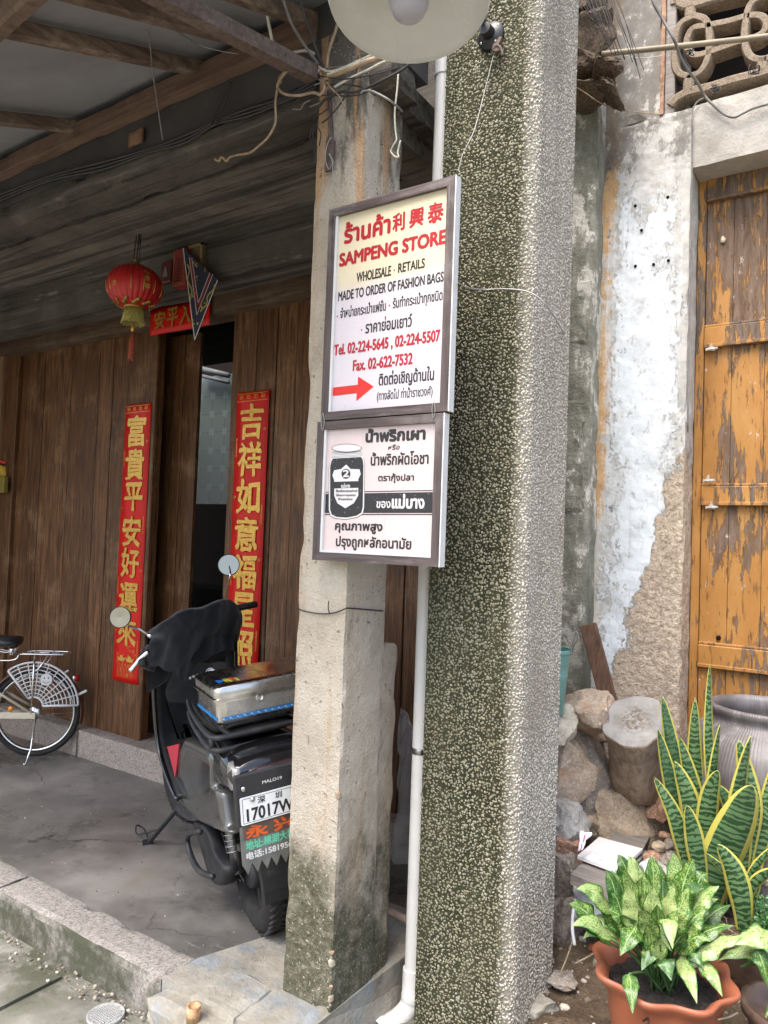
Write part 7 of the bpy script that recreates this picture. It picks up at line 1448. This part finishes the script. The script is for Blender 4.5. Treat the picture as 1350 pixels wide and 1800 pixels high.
g.prism(ring, ac, UX, UZ, UN, .006); g.prism([(0,.036),(.012,.052),(.026,.052),(.014,.038)], ac, UX, UZ, UN, .005); g.prism([(-.004,.034),(.001,.034),(-.004,.056),(-.009,.054)], ac, UX, UZ, UN, .005); g.build('apple_badge', MT['white'], gw, local=True)
g = MB(); yb_ = Vector((0,-.0065,0))
for dx in (-.012,.013): flat(g, [(dx+.0035*math.cos(t), .010+.007*math.sin(t)) for t in np.linspace(0,6.0,12)], ac+yb_, UX, UZ, UN, .0003)
g.tube([ac+yb_+Vector((.022*math.cos(t),0,-.002+.020*math.sin(t))) for t in np.linspace(3.5,5.9,14)], .0016, 5); g.build('smile', MT['black'], gw, local=True)
# carrier, saddle, crank, stand
g = MB(); cf = lambda x, y, dy: f6(x, y, dy); zt_ = f6(530,450,0).z
cx0, cx1 = f6(200,490,-.06).x, f6(860,450,.05).x
g.tube(spline([(cx0,YBk-.03,zt_-.012),(cx0+.05,YBk-.065,zt_),(cx1-.06,YBk-.065,zt_),(cx1,YBk-.02,zt_),(cx1,YBk+.02,zt_),(cx1-.06,YBk+.065,zt_),(cx0+.05,YBk+.065,zt_),(cx0,YBk+.03,zt_-.012)],4), .0055, 8)
for y in (-.022,.022): g.tube([(cx0+.03,YBk+y,zt_-.004),(cx1-.01,YBk+y,zt_-.004)], .004, 6)
for t in (.25,.6,.9): xx = cx0+(cx1-cx0)*t; g.tube([(xx,YBk-.065,zt_),(xx,YBk+.065,zt_)], .004, 6)
for s_ in (-.062,.062): g.tube([(bxx-.005,YBk+s_,zt_),(bxx-.01,YBk+s_,bz)], .005, 6); g.tube([(cx1-.12,YBk+s_,zt_),(bxx+.02,YBk+s_,zt_-.10),(bxx-.10,YBk+s_*.8,zt_-.16)], .004, 6)
g.tube(spline([(cx0,YBk-.03,zt_-.012),(cx0-.06,YBk-.03,zt_-.05),(st_top.x+.06,YBk,st_top.z-.03)],4), .005, 6); g.build('carrier', MT['chrome'], bic, local=True)
sd_ = f6(110,320,0); g = MB(); g.loft([[Vector((sd_.x+x, YBk+w_*math.cos(t), sd_.z+z+h_*math.sin(t)*(1 if math.sin(t) > 0 else .8))) for t in np.linspace(0,2*math.pi,18,endpoint=False)] for x, w_, z, h_ in ((.075,.03,.006,.012),(.06,.085,.004,.035),(.0,.10,.0,.040),(-.07,.075,.006,.034),(-.15,.035,.012,.026),(-.19,.018,.012,.014))]); g.build('saddle', simple('worn_black_saddle', (.020,.021,.023), .45, sc=50), bic, local=True)
g = MB(); g.tube([st_top, Vector((sd_.x-.05,YBk,sd_.z-.03))], .012, 10); 
for y in (-.03,.03): g.tube(spline([(sd_.x+.05,YBk+y,sd_.z-.04),(sd_.x,YBk+y,sd_.z-.065),(sd_.x-.1,YBk+y,sd_.z-.045)],4), .004, 6); g.lathe([(.014,-.03),(.016,0),(.014,.02)], (sd_.x+.03,YBk+y,sd_.z-.05), n=12)
g.build('seat_post', MT['chrome'], bic, local=True)
g = MB(); g.lathe([(.07,-.058),(.075,-.055),(.07,-.052)], (bb.x,YBk,bb.z), (0,1,0), 28); g.bar(bb+Vector((0,-.07,0)), bb+Vector((.12,-.07,-.12)), .016, .012, (0,1,0)); g.bar(bb+Vector((0,.07,0)), bb+Vector((-.12,.07,.12)), .016, .012, (0,1,0)); g.box(bb+Vector((.08,-.16,-.13)), bb+Vector((.16,-.07,-.11))); g.box(bb+Vector((-.16,.07,.11)), bb+Vector((-.08,.16,.13))); g.build('crank', MT['zinc'], bic, local=True)
g = MB(); g.box((bb.x-.06,YBk-.066,bz-.03), (bxx+.02,YBk-.058,bz+.012), .004); g.build('chain_guard', CRM, bic, local=True)
ks = at(45,1343,Z=.004)-BO; ks = Vector((ks.dot(BDX), ks.dot(BDY), .004)); g = MB(); g.tube([f6(420,1190,-.065), Vector((ks.x+.02,ks.y+.02,.09)), ks, ks+Vector((-.012,-.006,.002))], .006, 8); g.build('kick_stand', MT['steel'], bic, local=True); rfl = f6(130,1105,-.06); g = MB(); g.lathe([(.018,0),(.018,.008),(.0001,.010)], rfl, (0,-1,0), 8); g.build('pedal_reflector', simple('amber', (.70,.25,.02), .3), bic, local=True)
# ------------------------------------------------------------------ things between column and pipe
pz = M('clear_plastic_sheet'); pz.done((.72,.74,.78), .12, pz.bump(pz.noise(18,4,.6,None,1.5), .8, .02), Transmission_Weight=.75, IOR=1.12, Alpha=.75)
Q = [at(x, y, Y=2.62) for x, y in ((701,1248),(760,1310),(750,1545),(690,1505))]
def film(u, v):
    p = Q[0].lerp(Q[1], u).lerp(Q[3].lerp(Q[2], u), v); return p+Vector((0,.04*math.sin(u*9+v*3)*.6,0))+noise.noise_vector(p*10)*.02+noise.noise_vector(p*30)*.007
g = MB(); g.grid(film, 24, 40); o = g.build('plastic_sheet', pz.m); o.modifiers.new('s','SOLIDIFY').thickness = .0012; tag(o, 'clear crumpled plastic sheet hanging between column and drain pipe', 'plastic sheet')
g = MB(); g.tube([at(676,1598,Y=2.50), at(690,1604,Y=2.48), at(760,1640,Y=2.36)], .014, 12); tag(g.build('broom_handle', simple('pale_wood_handle', (.50,.36,.28), .5, var=.1)), 'pale wooden handle poking out behind the drain pipe', 'handle')
sk = at(705,1640,Y=2.70); g = MB(); rock(g, (0,0,0), (.28,.16,.28), 55, (0,0,0), 4, .12, .3); o = g.build('sack', simple('grey_sack', (.26,.25,.255), .8, var=.2, sc=30, bump=.004)); o.location = (sk.x, sk.y, sk.z); tag(o, 'grey sack behind the wooden handle and drain pipe', 'sack')
# bamboo stub, drain cover
bs = at(341,1768,Z=.03); g = MB(); g.lathe([(.022,-.17),(.022,-.03),(.024,-.028),(.022,-.022),(.0225,0),(.016,.0),(.015,-.01),(.0001,-.01)], (bs.x,bs.y,bs.z), (.05,-.05,1), 24)
bsm = M('weathered_bamboo_stub'); tag(g.build('bamboo_stub', bsm.done(bsm.ramp(bsm.noise(30,6,.7), [(.3,(.16,.065,.03)), (.5,(.42,.25,.12)), (.7,(.55,.42,.26))]), .7, bsm.bump(bsm.noise(60), .5, .003))), 'short cut bamboo stub standing in front of the kerb', 'bamboo')
dcv = at(186,1783,Z=-.124); rd_ = 32/1300*(dcv-CAM).dot(CF); dc = thing('drain_cover', 'round white plastic drain cover in the pavement by the kerb', 'drain cover', (dcv.x,dcv.y,-.13))
g = MB(); g.lathe([(rd_,-.01),(rd_,.004),(rd_*.95,.006),(rd_*.9,.003),(.0001,.003)], (dcv.x,dcv.y,-.126), n=36); DCM = simple('grey_white_plastic', (.34,.34,.33), .5, var=.15, sc=30, dust=.4); g.build('plate', DCM, dc)
g = MB()
for i in range(-6,7):
    for j in range(-6,7):
        x, y = i*rd_*.135, j*rd_*.135
        if math.hypot(x,y) < rd_*.82: g.lathe([(.0042,0),(.003,.003),(.0001,.0032)], (dcv.x+x+(j % 2)*.003,dcv.y+y,-.123), n=8)
g.build('studs', DCM, dc)
